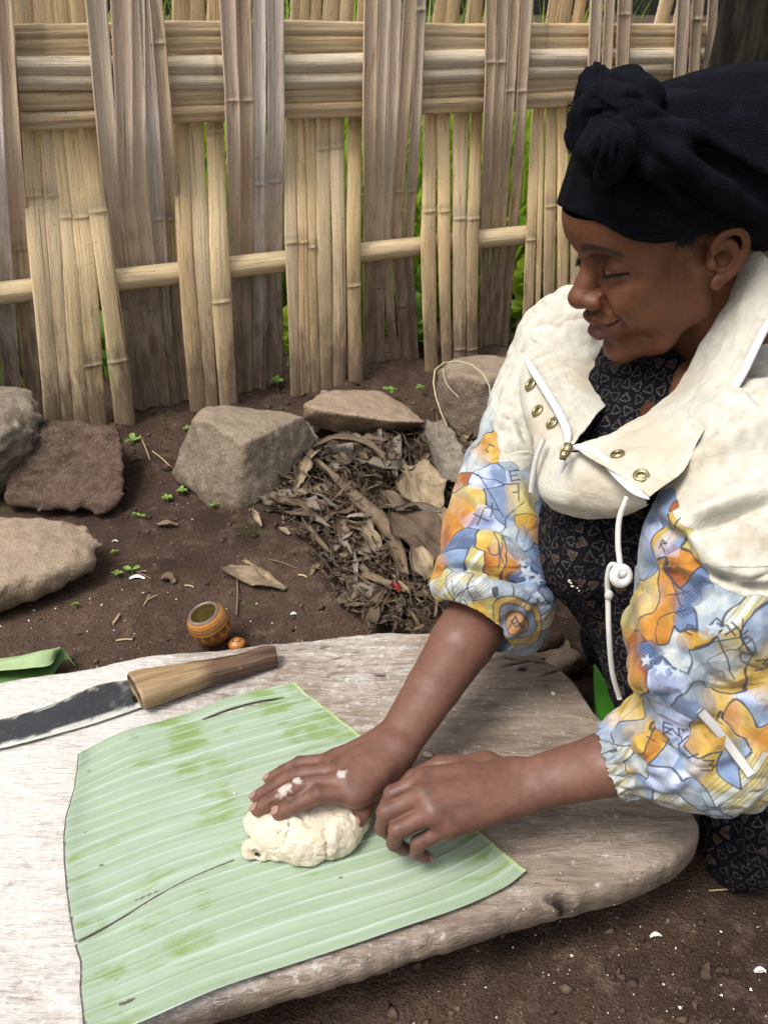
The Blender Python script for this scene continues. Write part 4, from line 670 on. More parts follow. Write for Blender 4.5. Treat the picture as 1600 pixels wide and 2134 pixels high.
# ---- knife
def build_knife():
    root = empty('machete', tuple(atz(280, 1440, BZ))); tag(root, 'long knife with a blackened blade and thick wooden handle lying on the board', 'knife')
    z = BZ+.004; top = np.array([atz(*q, z+.002)[:2] for q in [(-220, 1540), (-120, 1522), (0, 1501), (110, 1468), (200, 1430), (265, 1418), (292, 1415)]]); bot = np.array([atz(*q, z)[:2] for q in [(-220, 1548), (-120, 1580), (0, 1561), (100, 1536), (200, 1508), (270, 1484), (298, 1474)]]); n = 90; A, B = cr(top, n), cr(bot, n); nt = 18; v = np.linspace(0, 1, nt)
    G = A[:, None]*(1-v)[None, :, None]+B[:, None]*v[None, :, None]; P3 = np.concatenate([G, np.zeros(G.shape[:2]+(1,))], -1); G[:, -1] += .0006*vn(P3[:, -1], 160, 2)[:, None]; G[:, 0] += .0008*vn(P3[:, 0], 90, 3)[:, None]
    th = .0028*(1-np.clip((v-.80)/.20, 0, 1))[None]*np.ones((n, 1))+.0003; zt = z+.001+th*.5+.0003*vn(P3, 60, 4); zb = z+.001-th*.5; V = np.concatenate([np.concatenate([G, zt[..., None]], -1).reshape(-1, 3), np.concatenate([G, zb[..., None]], -1).reshape(-1, 3)]); k = n*nt; F = grid_faces(n, nt)
    rim = np.concatenate([np.arange(nt), np.arange(1, n)*nt+nt-1, (n-1)*nt+np.arange(nt-2, -1, -1), np.arange(n-2, 0, -1)*nt]); r2 = np.roll(rim, -1); Fa = np.concatenate([F[:, ::-1], F+k, np.stack([rim, r2, r2+k, rim+k], 1)])
    U, Vv = np.meshgrid(np.linspace(0, 1, n), v, indexing='ij'); nn = .10*vn(P3, 70, 5)+.05*vn(P3, 230, 6); fl = sstep(.86, .91, Vv+nn*.45)*.85+.6*sstep(.06, .0, Vv+nn)*(U > .2); nb = np.clip(fbm(P3, 28, 4, 8)-.85, 0, 1)*.6; fl = np.clip(fl+nb, 0, 1).ravel()[:, None]
    C = np.array([.022, .023, .028])*(1-fl)+np.array([.50, .49, .44])*fl; C = np.concatenate([C, C]); b = NB('blade_steel', .45, .5); p = b.pos(); col = b.mix(b.attr(), (.12, .10, .09), b.ramp(b.noise(p, 160, 4), [(.58, 0), (.72, .35)])); m = b.out(col, b.mr(b.noise(p, 40, 3), .3, .7, .35, .6), b.bump(b.noise(p, 120, 4), .4, .001), Metallic=.15)
    mesh_np('blade', V, Fa, m, parent=root, col=C, fixn=True)
    # handle: eight-sided whittled wood
    tp = np.array([atz(*q, BZ+.022) for q in [(264, 1408), (300, 1398), (400, 1384), (480, 1366), (545, 1347), (574, 1342)]]); bt = np.array([atz(*q, BZ+.012) for q in [(300, 1478), (335, 1465), (425, 1432), (500, 1406), (555, 1388), (580, 1380)]]); n = 60; A, B = cr(tp, n), cr(bt, n); Cn = (A+B)/2; hw = np.linalg.norm(A-B, axis=1)/2*.98; ns = 32; V = []; UV = []
    ax = Cn[-1]-Cn[0]; ax[2] = 0; ax /= np.linalg.norm(ax); Lx = np.r_[0, np.cumsum(np.linalg.norm(np.diff(Cn, axis=0), axis=1))]
    for i in range(n):
        s = A[i]-B[i]; s[2] = 0; s /= np.linalg.norm(s); hh = min(.0155, hw[i]*.85)*np.interp(i/n, [0, .5, 1], [1.0, .95, .86])
        e = min(i, n-1-i); sh = 1-.10*max(0, 1-e/2.0)**2 if e < 2 else 1
        for j in range(ns):
            t = 2*np.pi*j/ns; c_, s_ = math.cos(t), math.sin(t); q = 1/(abs(c_)**3.2+abs(s_)**3.2)**(1/3.2); V.append(np.array([Cn[i, 0], Cn[i, 1], BZ+.003+hh])+s*c_*q*hw[i]*sh+np.array([0, 0, 1])*s_*q*hh*sh); UV.append((t*.012, Lx[i], 0))
    V = np.array(V); Fc = grid_faces(n, ns, closed_v=True); N = vnorm(V, Fc); V = V+N*(.0011*fbm(V@np.stack([ax*.25, np.cross([0, 0, 1], ax), [0, 0, 1.]], 1), 60, 3, 3))[:, None]; V = np.concatenate([V, [V[:ns].mean(0)], [V[-ns:].mean(0)]]); Fl = [list(map(int, f)) for f in Fc]+[[(j+1) % ns, j, n*ns] for j in range(ns)]+[[(n-1)*ns+j, (n-1)*ns+(j+1) % ns, n*ns+1] for j in range(ns)]
    b = NB('knife_handle', .5, .4); a = b.attr('uvp', 1); al = b.sep(a, 1); g1 = b.noise(b.map(a, (520, 14, 1)), 1, 5, .65, .5); g2 = b.noise(b.map(a, (90, 10, 1)), 1, 4); c = b.mix((.17, .105, .052), (.31, .215, .115), b.ramp(g1, [(.35, 0), (.65, 1)])); dark = b.math('ADD', b.mr(al, .045, .13, 0, 1), b.math('MULTIPLY', b.math('SUBTRACT', g2, .5), .9)); c = b.mix(c, b.mix((.045, .026, .018), (.13, .075, .045), b.ramp(g1, [(.4, 0), (.6, 1)])), b.ramp(dark, [(.3, 0), (.6, 1)])); c = b.mix(c, (.05, .03, .02), b.ramp(g1, [(.26, .9), (.38, 0)])); c = b.mix(c, (.62, .58, .52), b.ramp(b.noise(b.pos(), 75, 4), [(.66, 0), (.78, .6)]))
    uvx = np.array(UV+[(0, 0, 0), (0, Lx[-1], 0)]); o = mesh_np('handle', V, Fl, b.out(c, .45, b.bump(g1, .6, .0012)), parent=root, uv=uvx)
    if vnorm(V, Fc)[ns*20+8][2] < 0: o.data.flip_normals()
    v, f = tube(np.array([np.array([*((A[0]+B[0])/2)[:2], BZ+.006])-ax*.004, np.array([*((A[0]+B[0])/2)[:2], BZ+.006])+ax*.01]), .006, 10, .6); mesh_np('tang', v, f, m, parent=root)
build_knife()
# ---- dough
def build_dough():
    lo = atz(470, 1830, BZ)-[.03, .03, .01]; hi = atz(800, 1640, BZ)+[.03, .05, .09]; f = Field(np.minimum(lo, hi), np.maximum(lo, hi), .0018); D = lambda px, py, z: atz(px, py, z)
    for (px, py, z, rx, ry, rz) in [(645, 1732, .118, .050, .030, .022), (598, 1722, .118, .034, .030, .021), (700, 1712, .120, .034, .026, .022), (572, 1730, .113, .022, .020, .014), (630, 1762, .112, .030, .018, .013), (680, 1745, .114, .030, .020, .014), (540, 1708, .112, .015, .014, .012)]: f.ell(D(px, py, z), [rx, ry, rz], .012, pad=.02)
    for i, (px, py, r) in enumerate([(526, 1764, .0088), (517, 1783, .0045), (535, 1786, .0035), (552, 1768, .009), (548, 1788, .005), (575, 1785, .007), (728, 1758, .006), (711, 1765, .005), (597, 1786, .007), (612, 1790, .004), (655, 1786, .005), (700, 1772, .004), (745, 1742, .006)]): f.ell(D(px, py, BZ+.0045+r*.7), [r, r*.9, r*.85], .0007)
    X, Y, Z = np.meshgrid(*f.ax, indexing='ij'); G = np.stack([X, Y, Z], -1); m = f.F < .04; n = np.zeros(f.F.shape); q = G[m]; n[m] = .0020*fbm(q, 60, 3, 4)+.0030*np.abs(fbm(q, 34, 3, 6))-.0016-.0022*np.clip(.16-np.abs(fbm(q, 48, 2, 12)), 0, 1)/.16*-1-.0030*np.exp(-(fbm(q*np.array([1, 1.3, .6]), 26, 2, 8)/.05)**2)*-1
    f.F = (f.F+n).astype(np.float32); f.F = np.maximum(f.F, (BZ+.0046-Z).astype(np.float32)); V, Q = f.mesh(); V = relax(V, Q, 1, .4); tag(mesh_np('dough', V, Q, m_dough), 'crumbly cream lump of dough under the working hand on the banana leaf', 'dough')
build_dough()
for i, (px, py, s, lb) in enumerate([(1152, 1445, .0042, 'cream dough crumb on the far part of the board near the dress'), (892, 1573, .006, 'flat cream dough crumb on the board beside the wrist'), (640, 1722, 0, ''), (490, 1652, .0022, 'tiny dough crumb on the leaf left of the fingertips'), (250, 1448, .002, 'tiny crumb on the board beside the blade')]):
    if s == 0: continue
    r = np.random.default_rng(i+200); q = r.normal(size=(14, 3)); q /= np.linalg.norm(q, axis=1, keepdims=True); c = atz(px, py, BZ+s*.5+(.004 if px == 490 else 0)); rock('dough_crumb', lb, None, m_dough, s*.15, s*.5, h=s/5, seed=200+i, sc_=6, chips=0, ob=q*[s*1.3, s, s*.7]+c, cat='crumb')
# ---- gourd cup
def build_gourd():
    R = .032; c = atz(438, 1302, .034); root = empty('gourd_cup', (c[0], c[1], 0)); tag(root, 'small orange gourd cup with carved bands, tipped on the soil behind the board', 'cup')
    ax = np.array([-.26, -.16, .95]); ax /= np.linalg.norm(ax); x = np.cross([0, 1., 0], ax); x /= np.linalg.norm(x); y = np.cross(ax, x); n, ns = 150, 220
    prof = cr(np.array([(.000, -.0295), (.012, -.029), (.022, -.0235), (.0295, -.012), (.0325, .001), (.031, .013), (.0262, .0225), (.0232, .0265), (.0215, .0272), (.0195, .0262), (.0205, .022), (.026, .012), (.0275, .0), (.024, -.013), (.015, -.022), (.0, -.0245)]), n)
    th = np.linspace(0, 2*np.pi, ns, endpoint=False); Pr, T = np.meshgrid(np.arange(n), th, indexing='ij'); r = prof[Pr, 0]; h = prof[Pr, 1]; V = c+(r*np.cos(T))[..., None]*x+(r*np.sin(T))[..., None]*y+h[..., None]*ax; V = V.reshape(-1, 3); V += .0005*np.stack([vn(V, 40, 1), vn(V, 40, 2), vn(V, 40, 3)], 1)
    out = (Pr < 80); hh = h.ravel(); tt = T.ravel(); nn = vn(V, 120, 3); C = np.tile([.50, .20, .035], (n*ns, 1))*(1+.18*fbm(V, 45, 3, 7))[:, None]; O = out.ravel()
    def bl(k, col): 
        nonlocal C; C = C*(1-k[:, None])+np.array(col)*k[:, None]
    dark = (.085, .060, .042); scale_ = sstep(.2, .5, np.abs(np.sin(tt*46+hh*0)*np.sin(hh*2600)+.2*nn)); band = ((hh > .010) & (hh < .0185) & O)*1.; bl(band*(.55+.35*scale_), dark)
    for e in (.0195, .0215, .0100, .0082, .0066): bl(sstep(.0006, .0002, np.abs(hh-e))*O*.85, (.10, .05, .02))
    tri = ((hh < .0060)&(hh > -.008)&O)*1.; k = np.abs(((tt*14/(2*np.pi)) % 1)-.5)*2; inn = sstep(.02, .08, (1-k)-(0.0060-hh)/.0135); bl(tri*inn*(.75+.2*np.sin(hh*5200)), dark); bl(tri*sstep(.05, .0, np.abs((1-k)-(.0060-hh)/.0135))*.8, (.08, .045, .02))
    k2 = np.abs(((tt*14/(2*np.pi)+.5) % 1)-.5)*2; tri2 = ((hh < -.008)&(hh > -.017)&O)*1.; bl(tri2*sstep(.02, .08, (1-k2)-(hh+.0175)/.0095)*.5, dark)
    rimm = sstep(.0235, .0255, hh); bl(rimm*.9, (.075, .072, .075)); bl(rimm*sstep(.2, .8, fbm(V, 70, 2, 9))*.5, (.35, .32, .28)); ins = (~O)*(hh < .0262)*1.; bl(ins*1., (.36, .29, .11)); bl(ins*sstep(.1, .7, fbm(V, 60, 3, 12))*.6, (.20, .17, .06)); bl(ins*sstep(.05, .01, np.abs(vn(V*np.array([1, 1, .4]), 90, 14)))*.5, (.10, .08, .03))
    bl(sstep(.62, .72, vn(V, 130, 20))*O*(hh < -.002)*.9, (.02, .012, .01)); b = NB('gourd_skin', .3, .5); m = b.out(b.attr(), b.mr(b.noise(b.pos(), 90, 3), .3, .7, .25, .45), b.bump(b.noise(b.pos(), 400, 3), .15, .0005)); F = grid_faces(n, ns, closed_v=True); F = F if vnorm(V, F)[ns*40+5]@(V[ns*40+5]-c) > 0 else F[:, ::-1]; mesh_np('bowl', V, F, m, parent=root, col=C)
    # the little lid beside it
    c2 = on_ground(494, 1345, .010); prof = .72*cr(np.array([(.0, .012), (.004, .0118), (.010, .009), (.016, .004), (.018, -.002), (.015, -.008), (.0, -.010)]), 30); ns = 40; th = np.linspace(0, 2*np.pi, ns, endpoint=False); Pr, T = np.meshgrid(np.arange(30), th, indexing='ij'); V = np.stack([c2[0]+prof[Pr, 0]*np.cos(T), c2[1]+prof[Pr, 0]*np.sin(T), c2[2]+.004+prof[Pr, 1]], -1).reshape(-1, 3); C = np.tile([.42, .15, .03], (len(V), 1)); kk = np.abs(prof[Pr, 0].ravel()-.0065) < .001; C[kk] = (.10, .05, .02); F = grid_faces(30, ns, closed_v=True)
    tag(mesh_np('gourd_scrap', V, F if vnorm(V, F)[200][2] > 0 else F[:, ::-1], m, col=C), 'small round orange gourd scrap lying right of the cup, half hidden by the board', 'gourd')
build_gourd()
# ---- green leaf lying folded on the soil at the left, blade behind the board at the right
def leaf_sheet(name, label, rows, mat, nu=70, nv=30, wr=.001, seed=0, sc_=45):
    P = np.array([[atz(*c) for c in r] for r in rows]); G = cr(P, nu); G = np.swapaxes(cr(np.swapaxes(G, 0, 1), nv), 0, 1); V = G.reshape(-1, 3); F = grid_faces(nu, nv); N = vnorm(V, F); V = V+N*(wr*fbm(V, sc_, 3, seed))[:, None]; N = vnorm(V, F); n = len(V); uu, vv = np.meshgrid(np.linspace(0, 1, nu), np.linspace(0, 1, nv), indexing='ij'); uv = np.stack([uu.ravel(), vv.ravel()], 1)
    rim = np.concatenate([np.arange(nv), np.arange(1, nu)*nv+nv-1, (nu-1)*nv+np.arange(nv-2, -1, -1), np.arange(nu-2, 0, -1)*nv]); r2 = np.roll(rim, -1); Fa = np.concatenate([F, F[:, ::-1]+n, np.stack([r2, rim, rim+n, r2+n], 1)]); return mesh_np(name, np.concatenate([V+N*.0004, V-N*.0004]), Fa, mat, uv=np.concatenate([uv, uv]))
mg = NB('green_leaf', .4, .45); a = mg.attr('uvp', 1); sg_ = mg.noise(mg.map(a, (3, 60, 1)), 1, 3); mg = mg.out(mg.mix((.045, .12, .02), (.10, .21, .05), sg_), .4, mg.bump(sg_, .5, .002))
mu = NB('leaf_underside', .55, .35); a = mu.attr('uvp', 1); sg_ = mu.noise(mu.map(a, (3, 70, 1)), 1, 3); mu = mu.out(mu.mix((.24, .34, .15), (.36, .46, .25), sg_), .55, mu.bump(sg_, .5, .002))
lr = empty('folded_leaf', tuple(atz(60, 1400, .02))); tag(lr, 'fresh green leaf with one edge folded over, on the soil left of the board', 'leaf')
o = leaf_sheet('blade', '', [[(-160, 1385, .020), (-160, 1440, .016)], [(0, 1372, .022), (0, 1432, .016)], [(80, 1362, .024), (90, 1425, .016)], [(124, 1352, .030), (136, 1374, .020), ][:2], [(134, 1356, .026), (158, 1388, .016)]], mg, seed=3); o.parent = lr; o.matrix_parent_inverse = Matrix.Translation(-Vector(lr.location))
o = leaf_sheet('folded_edge', '', [[(-160, 1372, .020), (-160, 1385, .040), (-160, 1408, .034)], [(0, 1372, .024), (0, 1376, .046), (0, 1398, .038)], [(60, 1364, .026), (62, 1366, .048), (60, 1393, .040)], [(100, 1356, .028), (104, 1356, .046), (104, 1386, .038)], [(122, 1350, .030), (126, 1350, .036), (122, 1360, .034)]], mu, seed=5); o.parent = lr; o.matrix_parent_inverse = Matrix.Translation(-Vector(lr.location))
mgb = NB('fresh_green', .4, .45); mgb = mgb.out(mgb.mix((.05, .22, .02), (.09, .32, .03), mgb.noise(mgb.pos(), 30, 3)), .4)
o = leaf_sheet('green_blade', '', [[(1236, 1385, .085), (1240, 1384, .087)], [(1236, 1430, .070), (1262, 1420, .075)], [(1240, 1480, .055), (1290, 1455, .06)], [(1244, 1515, .04), (1300, 1500, .045)]], mgb, 30, 12, seed=8); tag(o, 'bright green leaf blade standing between the board end and the dress', 'leaf')
# ================================================================ the person: head frame
HY, HN, HR = math.radians(15), math.radians(16), 0.0
_f = np.array([-math.cos(HY)*math.cos(HN), -math.sin(HY)*math.cos(HN), -math.sin(HN)])
_l = np.array([math.sin(HY), -math.cos(HY), 0.0]); _u = np.cross(_f, _l)
HM = np.stack([_f, _l, _u], 1); HO = np.array([.294, .922, .639])
def H2W(P): return HO+(np.asarray(P, float)/1000.)@HM.T          # head millimetres -> world
mm = lambda *a: [x/1000. for x in a]
def both(fn):
    fn(1); fn(-1)
EZ = 8.0
def build_head():
    f = Field(mm(-100, -98, -150), mm(132, 98, 60), .00115)
    # cranium and forehead
    f.ell(mm(-8, 0, 45), mm(92, 72, 78), .01)
    f.ell(mm(57, 0, 46), mm(50, 66, 46), .02)
    f.ell(mm(36, 0, -28), mm(50, 50, 64), .02)
    # jaw
    for s in (1, -1):
        f.cap(mm(8, s*54, -20), mm(10, s*46, -56), .014, .012, .016)
        f.chain([mm(10, s*46, -56), mm(44, s*32, -84), mm(70, s*9, -97)], [.012, .012, .011], .018)
        f.ell(mm(42, s*39, -42), mm(29, 19, 31), .014)            # masseter / cheek
        f.ell(mm(63, s*40, -17), mm(20, 19, 17), .014)            # cheekbone
        f.ell(mm(73, s*33, -30), mm(19, 19, 17), .010); f.ell(mm(64, s*37, -50), mm(17, 14, 15), .012)            # smiling cheek
        f.ell(mm(56, s*48, 18), mm(22, 14, 24), .014)             # temple rim
    f.ell(mm(75, 0, -94), mm(12, 16, 12), .014)                    # chin
    f.ell(mm(78, 0, -54), mm(20, 30, 28), .016)                    # muzzle
    # brow
    for s in (1, -1):
        f.chain([mm(86, s*8, 28), mm(83, s*26, 34), mm(67, s*45, 29)], [.0088, .0080, .0075], .016)
    f.ell(mm(84, 0, 30), mm(11, 14, 14), .012)
    # sockets
    for s in (1, -1):
        f.ell(mm(93, s*31, EZ+5), mm(12, 15, 10), .010, mode='sub')
    # eyeball under the lowered lid
    for s in (1, -1):
        f.ell(mm(70.8, s*32.5, EZ+2), mm(17.5, 19.5, 14.5), .004)
        f.chain([mm(84.5, s*21, EZ-1.5), mm(88, s*31, EZ-5), mm(76.5, s*49, EZ-1)], [.0018, .0022, .0018], .002)   # upper lid edge
        f.chain([mm(84, s*18, EZ+8), mm(88, s*30, EZ+6.5), mm(75, s*51, EZ+3)], [.0009, .0013, .0009], .0025, mode='sub')  # lid crease
        f.chain([mm(85.5, s*21, EZ-4.5), mm(88.8, s*31, EZ-8.5), mm(77, s*49, EZ-4.5)], [.0013, .0017, .0013], .0012, mode='sub')
        f.chain([mm(82, s*19, EZ-7), mm(85, s*31, EZ-12), mm(76, s*44, EZ-9)], [.003, .0035, .003], .005)   # lower lid roll
        f.chain([mm(80, s*22, EZ-14), mm(78, s*38, EZ-17)], [.0010, .0008], .005, mode='sub')
        for q in range(3):                                          # crow's feet
            f.cap(mm(74, s*48, EZ-2-q*3), mm(62, s*56, EZ+1-q*6), .0006, .0003, .003, mode='sub')
    for s in (1, -1): f.ell(mm(80, s*21, -14), mm(12, 10, 17), .010)
    # nose
    f.chain([mm(84, 0, 22), mm(90, 0, 5), mm(99, 0, -12), mm(105, 0, -22)], [.0085, .0075, .009, .0105], .010)
    f.ell(mm(108.5, -.0, -25), mm(11.5, 14, 10.5), .006)
    for s in (1, -1):
        f.ell(mm(98, s*15.5, -28.5), mm(11.5, 9, 8.6), .0065)
        f.ell(mm(101, s*9, -37.5), mm(6, 3.6, 4.0), .002, mode='sub')
        # nasolabial fold and the cheek rolling over it
        f.chain([mm(93, s*23, -26), mm(91, s*28, -34), mm(86.5, s*33, -44), mm(81, s*37, -54), mm(73, s*38, -66)], [.0026, .0036, .0034, .0024, .001], .006, mode='sub')
    f.cap(mm(102, 0, -31), mm(96, 0, -38), .0035, .003, .004)       # columella
    # lips
    up = [mm(77, 31, -50), mm(89, 18, -52), mm(98.5, 7, -49.5), mm(99, 0, -50.5), mm(98.5, -7, -49.5), mm(89, -18, -52), mm(77, -31, -50)]
    f.chain(up, [.0024, .0042, .0052, .0050, .0052, .0042, .0024], .004)
    lo = [mm(77, 30, -53.5), mm(87, 17, -63.5), mm(95, 7, -68.5), mm(95.5, 0, -68.5), mm(95, -7, -68.5), mm(87, -17, -63.5), mm(77, -30, -53.5)]
    f.chain(lo, [.0022, .0050, .0064, .0066, .0064, .0050, .0022], .003)
    sl = [mm(80, 34.5, -48.5), mm(94, 18, -56.5), mm(107, 6, -58.6), mm(107, -6, -58.6), mm(94, -18, -56.5), mm(80, -34.5, -48.5)]
    f.chain(sl, [.0014, .0020, .0034, .0034, .0020, .0014], .0018, mode='sub')
    f.ell(mm(92, 0, -81), mm(8, 17, 5), .008, mode='sub')
    f.ell(mm(101, 0, -43), mm(3, 2.6, 5), .003, mode='sub')
    # ear : helix, antihelix, tragus, lobe around a hollow concha
    for s in (1, -1):
        e = lambda x, y, z: mm(x*1.0-.12*z-1.5, s*y, z*.86-6)
        f.ell(e(-6, 70, 0), mm(14, 5, 22), .006)
        f.ell(e(-8, 77, 4), mm(14, 6, 21), .004)
        hx = [e(3, 74, 6), e(7, 78, 20), e(4, 81, 28), e(-3, 83, 32.5), e(-12, 85, 32), e(-19, 86.5, 25), e(-22, 87, 14), e(-20.5, 86, 2), e(-14, 83, -11), e(-6, 79, -19)]
        hx = cr(np.array(hx), 28)
        f.ell(e(-5, 85.5, 7), mm(13, 5.2, 15), .003, mode='sub')
        f.chain(hx, np.interp(np.linspace(0, 1, 28), [0, .3, .8, 1], [.0026, .0034, .0034, .0045]), .002)
        f.chain(cr(np.array([e(2, 79, 23), e(-7, 81, 20), e(-13, 83, 12), e(-13.5, 83, 1), e(-6, 80, -9)]), 12), [.002]+[.0027]*11, .003)
        f.ell(e(-2, 80, 3), mm(8.5, 8, 8.5), .002, mode='sub')
        f.ell(e(6, 75, -1), mm(4.5, 5, 5.5), .004)                    # tragus
        f.ell(e(0, 77, -23), mm(7, 4, 7.5), .004)               # lobe
        f.ell(e(-1, 81.5, -22), mm(1.1, 1.5, 1.1), .001, mode='sub')
    # neck
    f.chain([mm(-18, 0, -40), mm(-38, 0, -95), mm(-60, 0, -160)], [.052, .050, .056], .012)
    f.chain([mm(6, 44, -50), mm(-10, 34, -110), mm(-14, 12, -155)], [.008, .009, .009], .012)
    V, Q = f.mesh(); V = relax(V, Q, 1, .5)
    return V*1000, Q
def head_color(P):
    """skin tone and markings in head millimetres"""
    n = fbm(P, .05, 3, 3); n2 = fbm(P, .4, 3, 9)
    base = np.array([.128, .048, .022]); C = np.tile(base, (len(P), 1))*(1+.06*n+.04*n2)[:, None]
    x, y, z = P[:, 0], P[:, 1], P[:, 2]; ay = np.abs(y)
    YZ = np.array([0, 1.0, 1.0])
    def blend(m, c):
        nonlocal C; C = C*(1-m[:, None])+np.array(c)*m[:, None]
    blend(.45*np.exp(-(((x-60)/22)**2+((ay-44)/20)**2+((z+22)/20)**2)), (.175, .068, .030))     # warm cheeks
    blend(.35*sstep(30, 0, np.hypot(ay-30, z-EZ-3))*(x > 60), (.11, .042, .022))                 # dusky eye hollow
    for s in (1, -1):
        brow = np.array([mm(94, 14*s, 28), mm(91, 24*s, 33.5), mm(84, 38*s, 33), mm(73, 51*s, 26)])*1000
        d = np.min([dseg(P*YZ, brow[i]*YZ, brow[i+1]*YZ)[0] for i in range(3)], 0)+99*(x < 55)
        blend(.9*sstep(5.2, 2.2, d+1.3*vn(P*np.array([1, 1, .5]), 1.3, 5)), (.022, .012, .009))
        lash = np.array([[85, 21*s, EZ-3.5], [89, 31*s, EZ-7.5], [76.5, 50*s, EZ-3.5]]); d = np.min([dseg(P*YZ, lash[i]*YZ, lash[i+1]*YZ)[0] for i in range(2)], 0)+99*(x < 55)
        blend(.95*sstep(2.6, 1.2, d), (.008, .005, .004))
    # lips
    lips = np.array([[78, 31, -51], [91, 17, -52.5], [99, 6, -51], [99, -6, -51], [91, -17, -52.5], [78, -31, -51]])
    d1 = np.min([dseg(P, lips[i], lips[i+1])[0] for i in range(5)], 0)
    lips2 = np.array([[78, 31, -53], [91, 17, -62.5], [99, 6, -67], [99, -6, -67], [91, -17, -62.5], [78, -31, -53]])
    d2 = np.min([dseg(P, lips2[i], lips2[i+1])[0] for i in range(5)], 0)
    blend(.85*sstep(6.0, 4.2, np.minimum(d1+.8, d2)+.05*np.clip(ay-16, 0, 99)**1.2), (.085, .036, .034))
    blend(.5*sstep(3.2, 1.0, np.abs(z+58))*(x > 86)*(ay < 20), (.14, .035, .035))
    # hairline: sideburn before the ear and stubble below the scarf
    m = sstep(16, 5, np.hypot((x-22)*.8, (z-24)*.9)+3*n2)*(ay > 50); blend(.85*m, (.012, .009, .008))
    blend(.6*sstep(14, 24, z)*(x < 10)*(ay > 45)*(ay < 74), (.02, .012, .01))
    for (mx, my, mz, r) in ((62, 52, -2, 1.1), (58, 54, -12, 0.9), (72, 44, 30, 1.4), (50, 56, 25, 1.0)):
        blend(.8*sstep(r*1.3, r*.6, np.linalg.norm(P-np.array([mx, my, mz]), axis=1)), (.02, .01, .008))
    return np.clip(C, 0, 1)
def mat_skin():
    b = NB('skin', .42, .32); p = b.pos(); c = b.attr()
    n = b.noise(p, 900, 3); n2 = b.noise(p, 150, 4); n3 = b.noise(p, 45, 3)
    col = b.mix(c, b.mix(c, (.0, .0, .0), .35), b.ramp(n2, [(.35, 0), (.75, .6)]))
    h = b.math('ADD', b.math('MULTIPLY', n, .6), b.math('MULTIPLY', n2, 1.2))
    r = b.mr(n3, .3, .7, .40, .60); vc = b.vor(p, 1100, 'DISTANCE_TO_EDGE')
    b.b.inputs['Subsurface Radius'].default_value = (1, .35, .2)
    return b.out(col, r, b.bump(h, .35, .0006), Subsurface_Weight=.12, Subsurface_Scale=.004)
# ================================================================ hands, arms and the body under the clothes
RH = dict(elbow=at(1012, 1262, 1.05), wrist=atz(828, 1548, .166),
    mcp=[atz(737, 1652, .163), atz(717, 1626, .168), atz(703, 1603, .164), atz(690, 1583, .153)],
    pip=[atz(662, 1656, .166), atz(625, 1639, .165), atz(614, 1617, .157), atz(625, 1591, .143)],
    dip=[atz(612, 1680, .153), atz(569, 1668, .149), atz(566, 1643, .143), atz(589, 1608, .131)],
    tip=[atz(581, 1696, .143), atz(537, 1687, .137), atz(535, 1661, .131), atz(561, 1623, .122)],
    th=[atz(808, 1606, .150), atz(772, 1655, .141), atz(754, 1688, .136), atz(743, 1711, .128)])
LH = dict(elbow=at(1545, 1520, .84), wrist=atz(1098, 1636, .170),
    mcp=[atz(888, 1622, .183), atz(886, 1655, .190), atz(906, 1690, .184), atz(938, 1719, .170)],
    pip=[atz(818, 1655, .168), atz(806, 1692, .172), atz(828, 1730, .164), atz(872, 1757, .150)],
    dip=[atz(800, 1693, .147), atz(798, 1725, .148), atz(822, 1757, .141), atz(868, 1777, .133)],
    tip=[atz(814, 1714, .131), atz(818, 1743, .130), atz(842, 1770, .126), atz(888, 1787, .122)],
    th=[atz(1012, 1600, .160), atz(918, 1597, .152), atz(858, 1622, .146), atz(822, 1652, .140)])
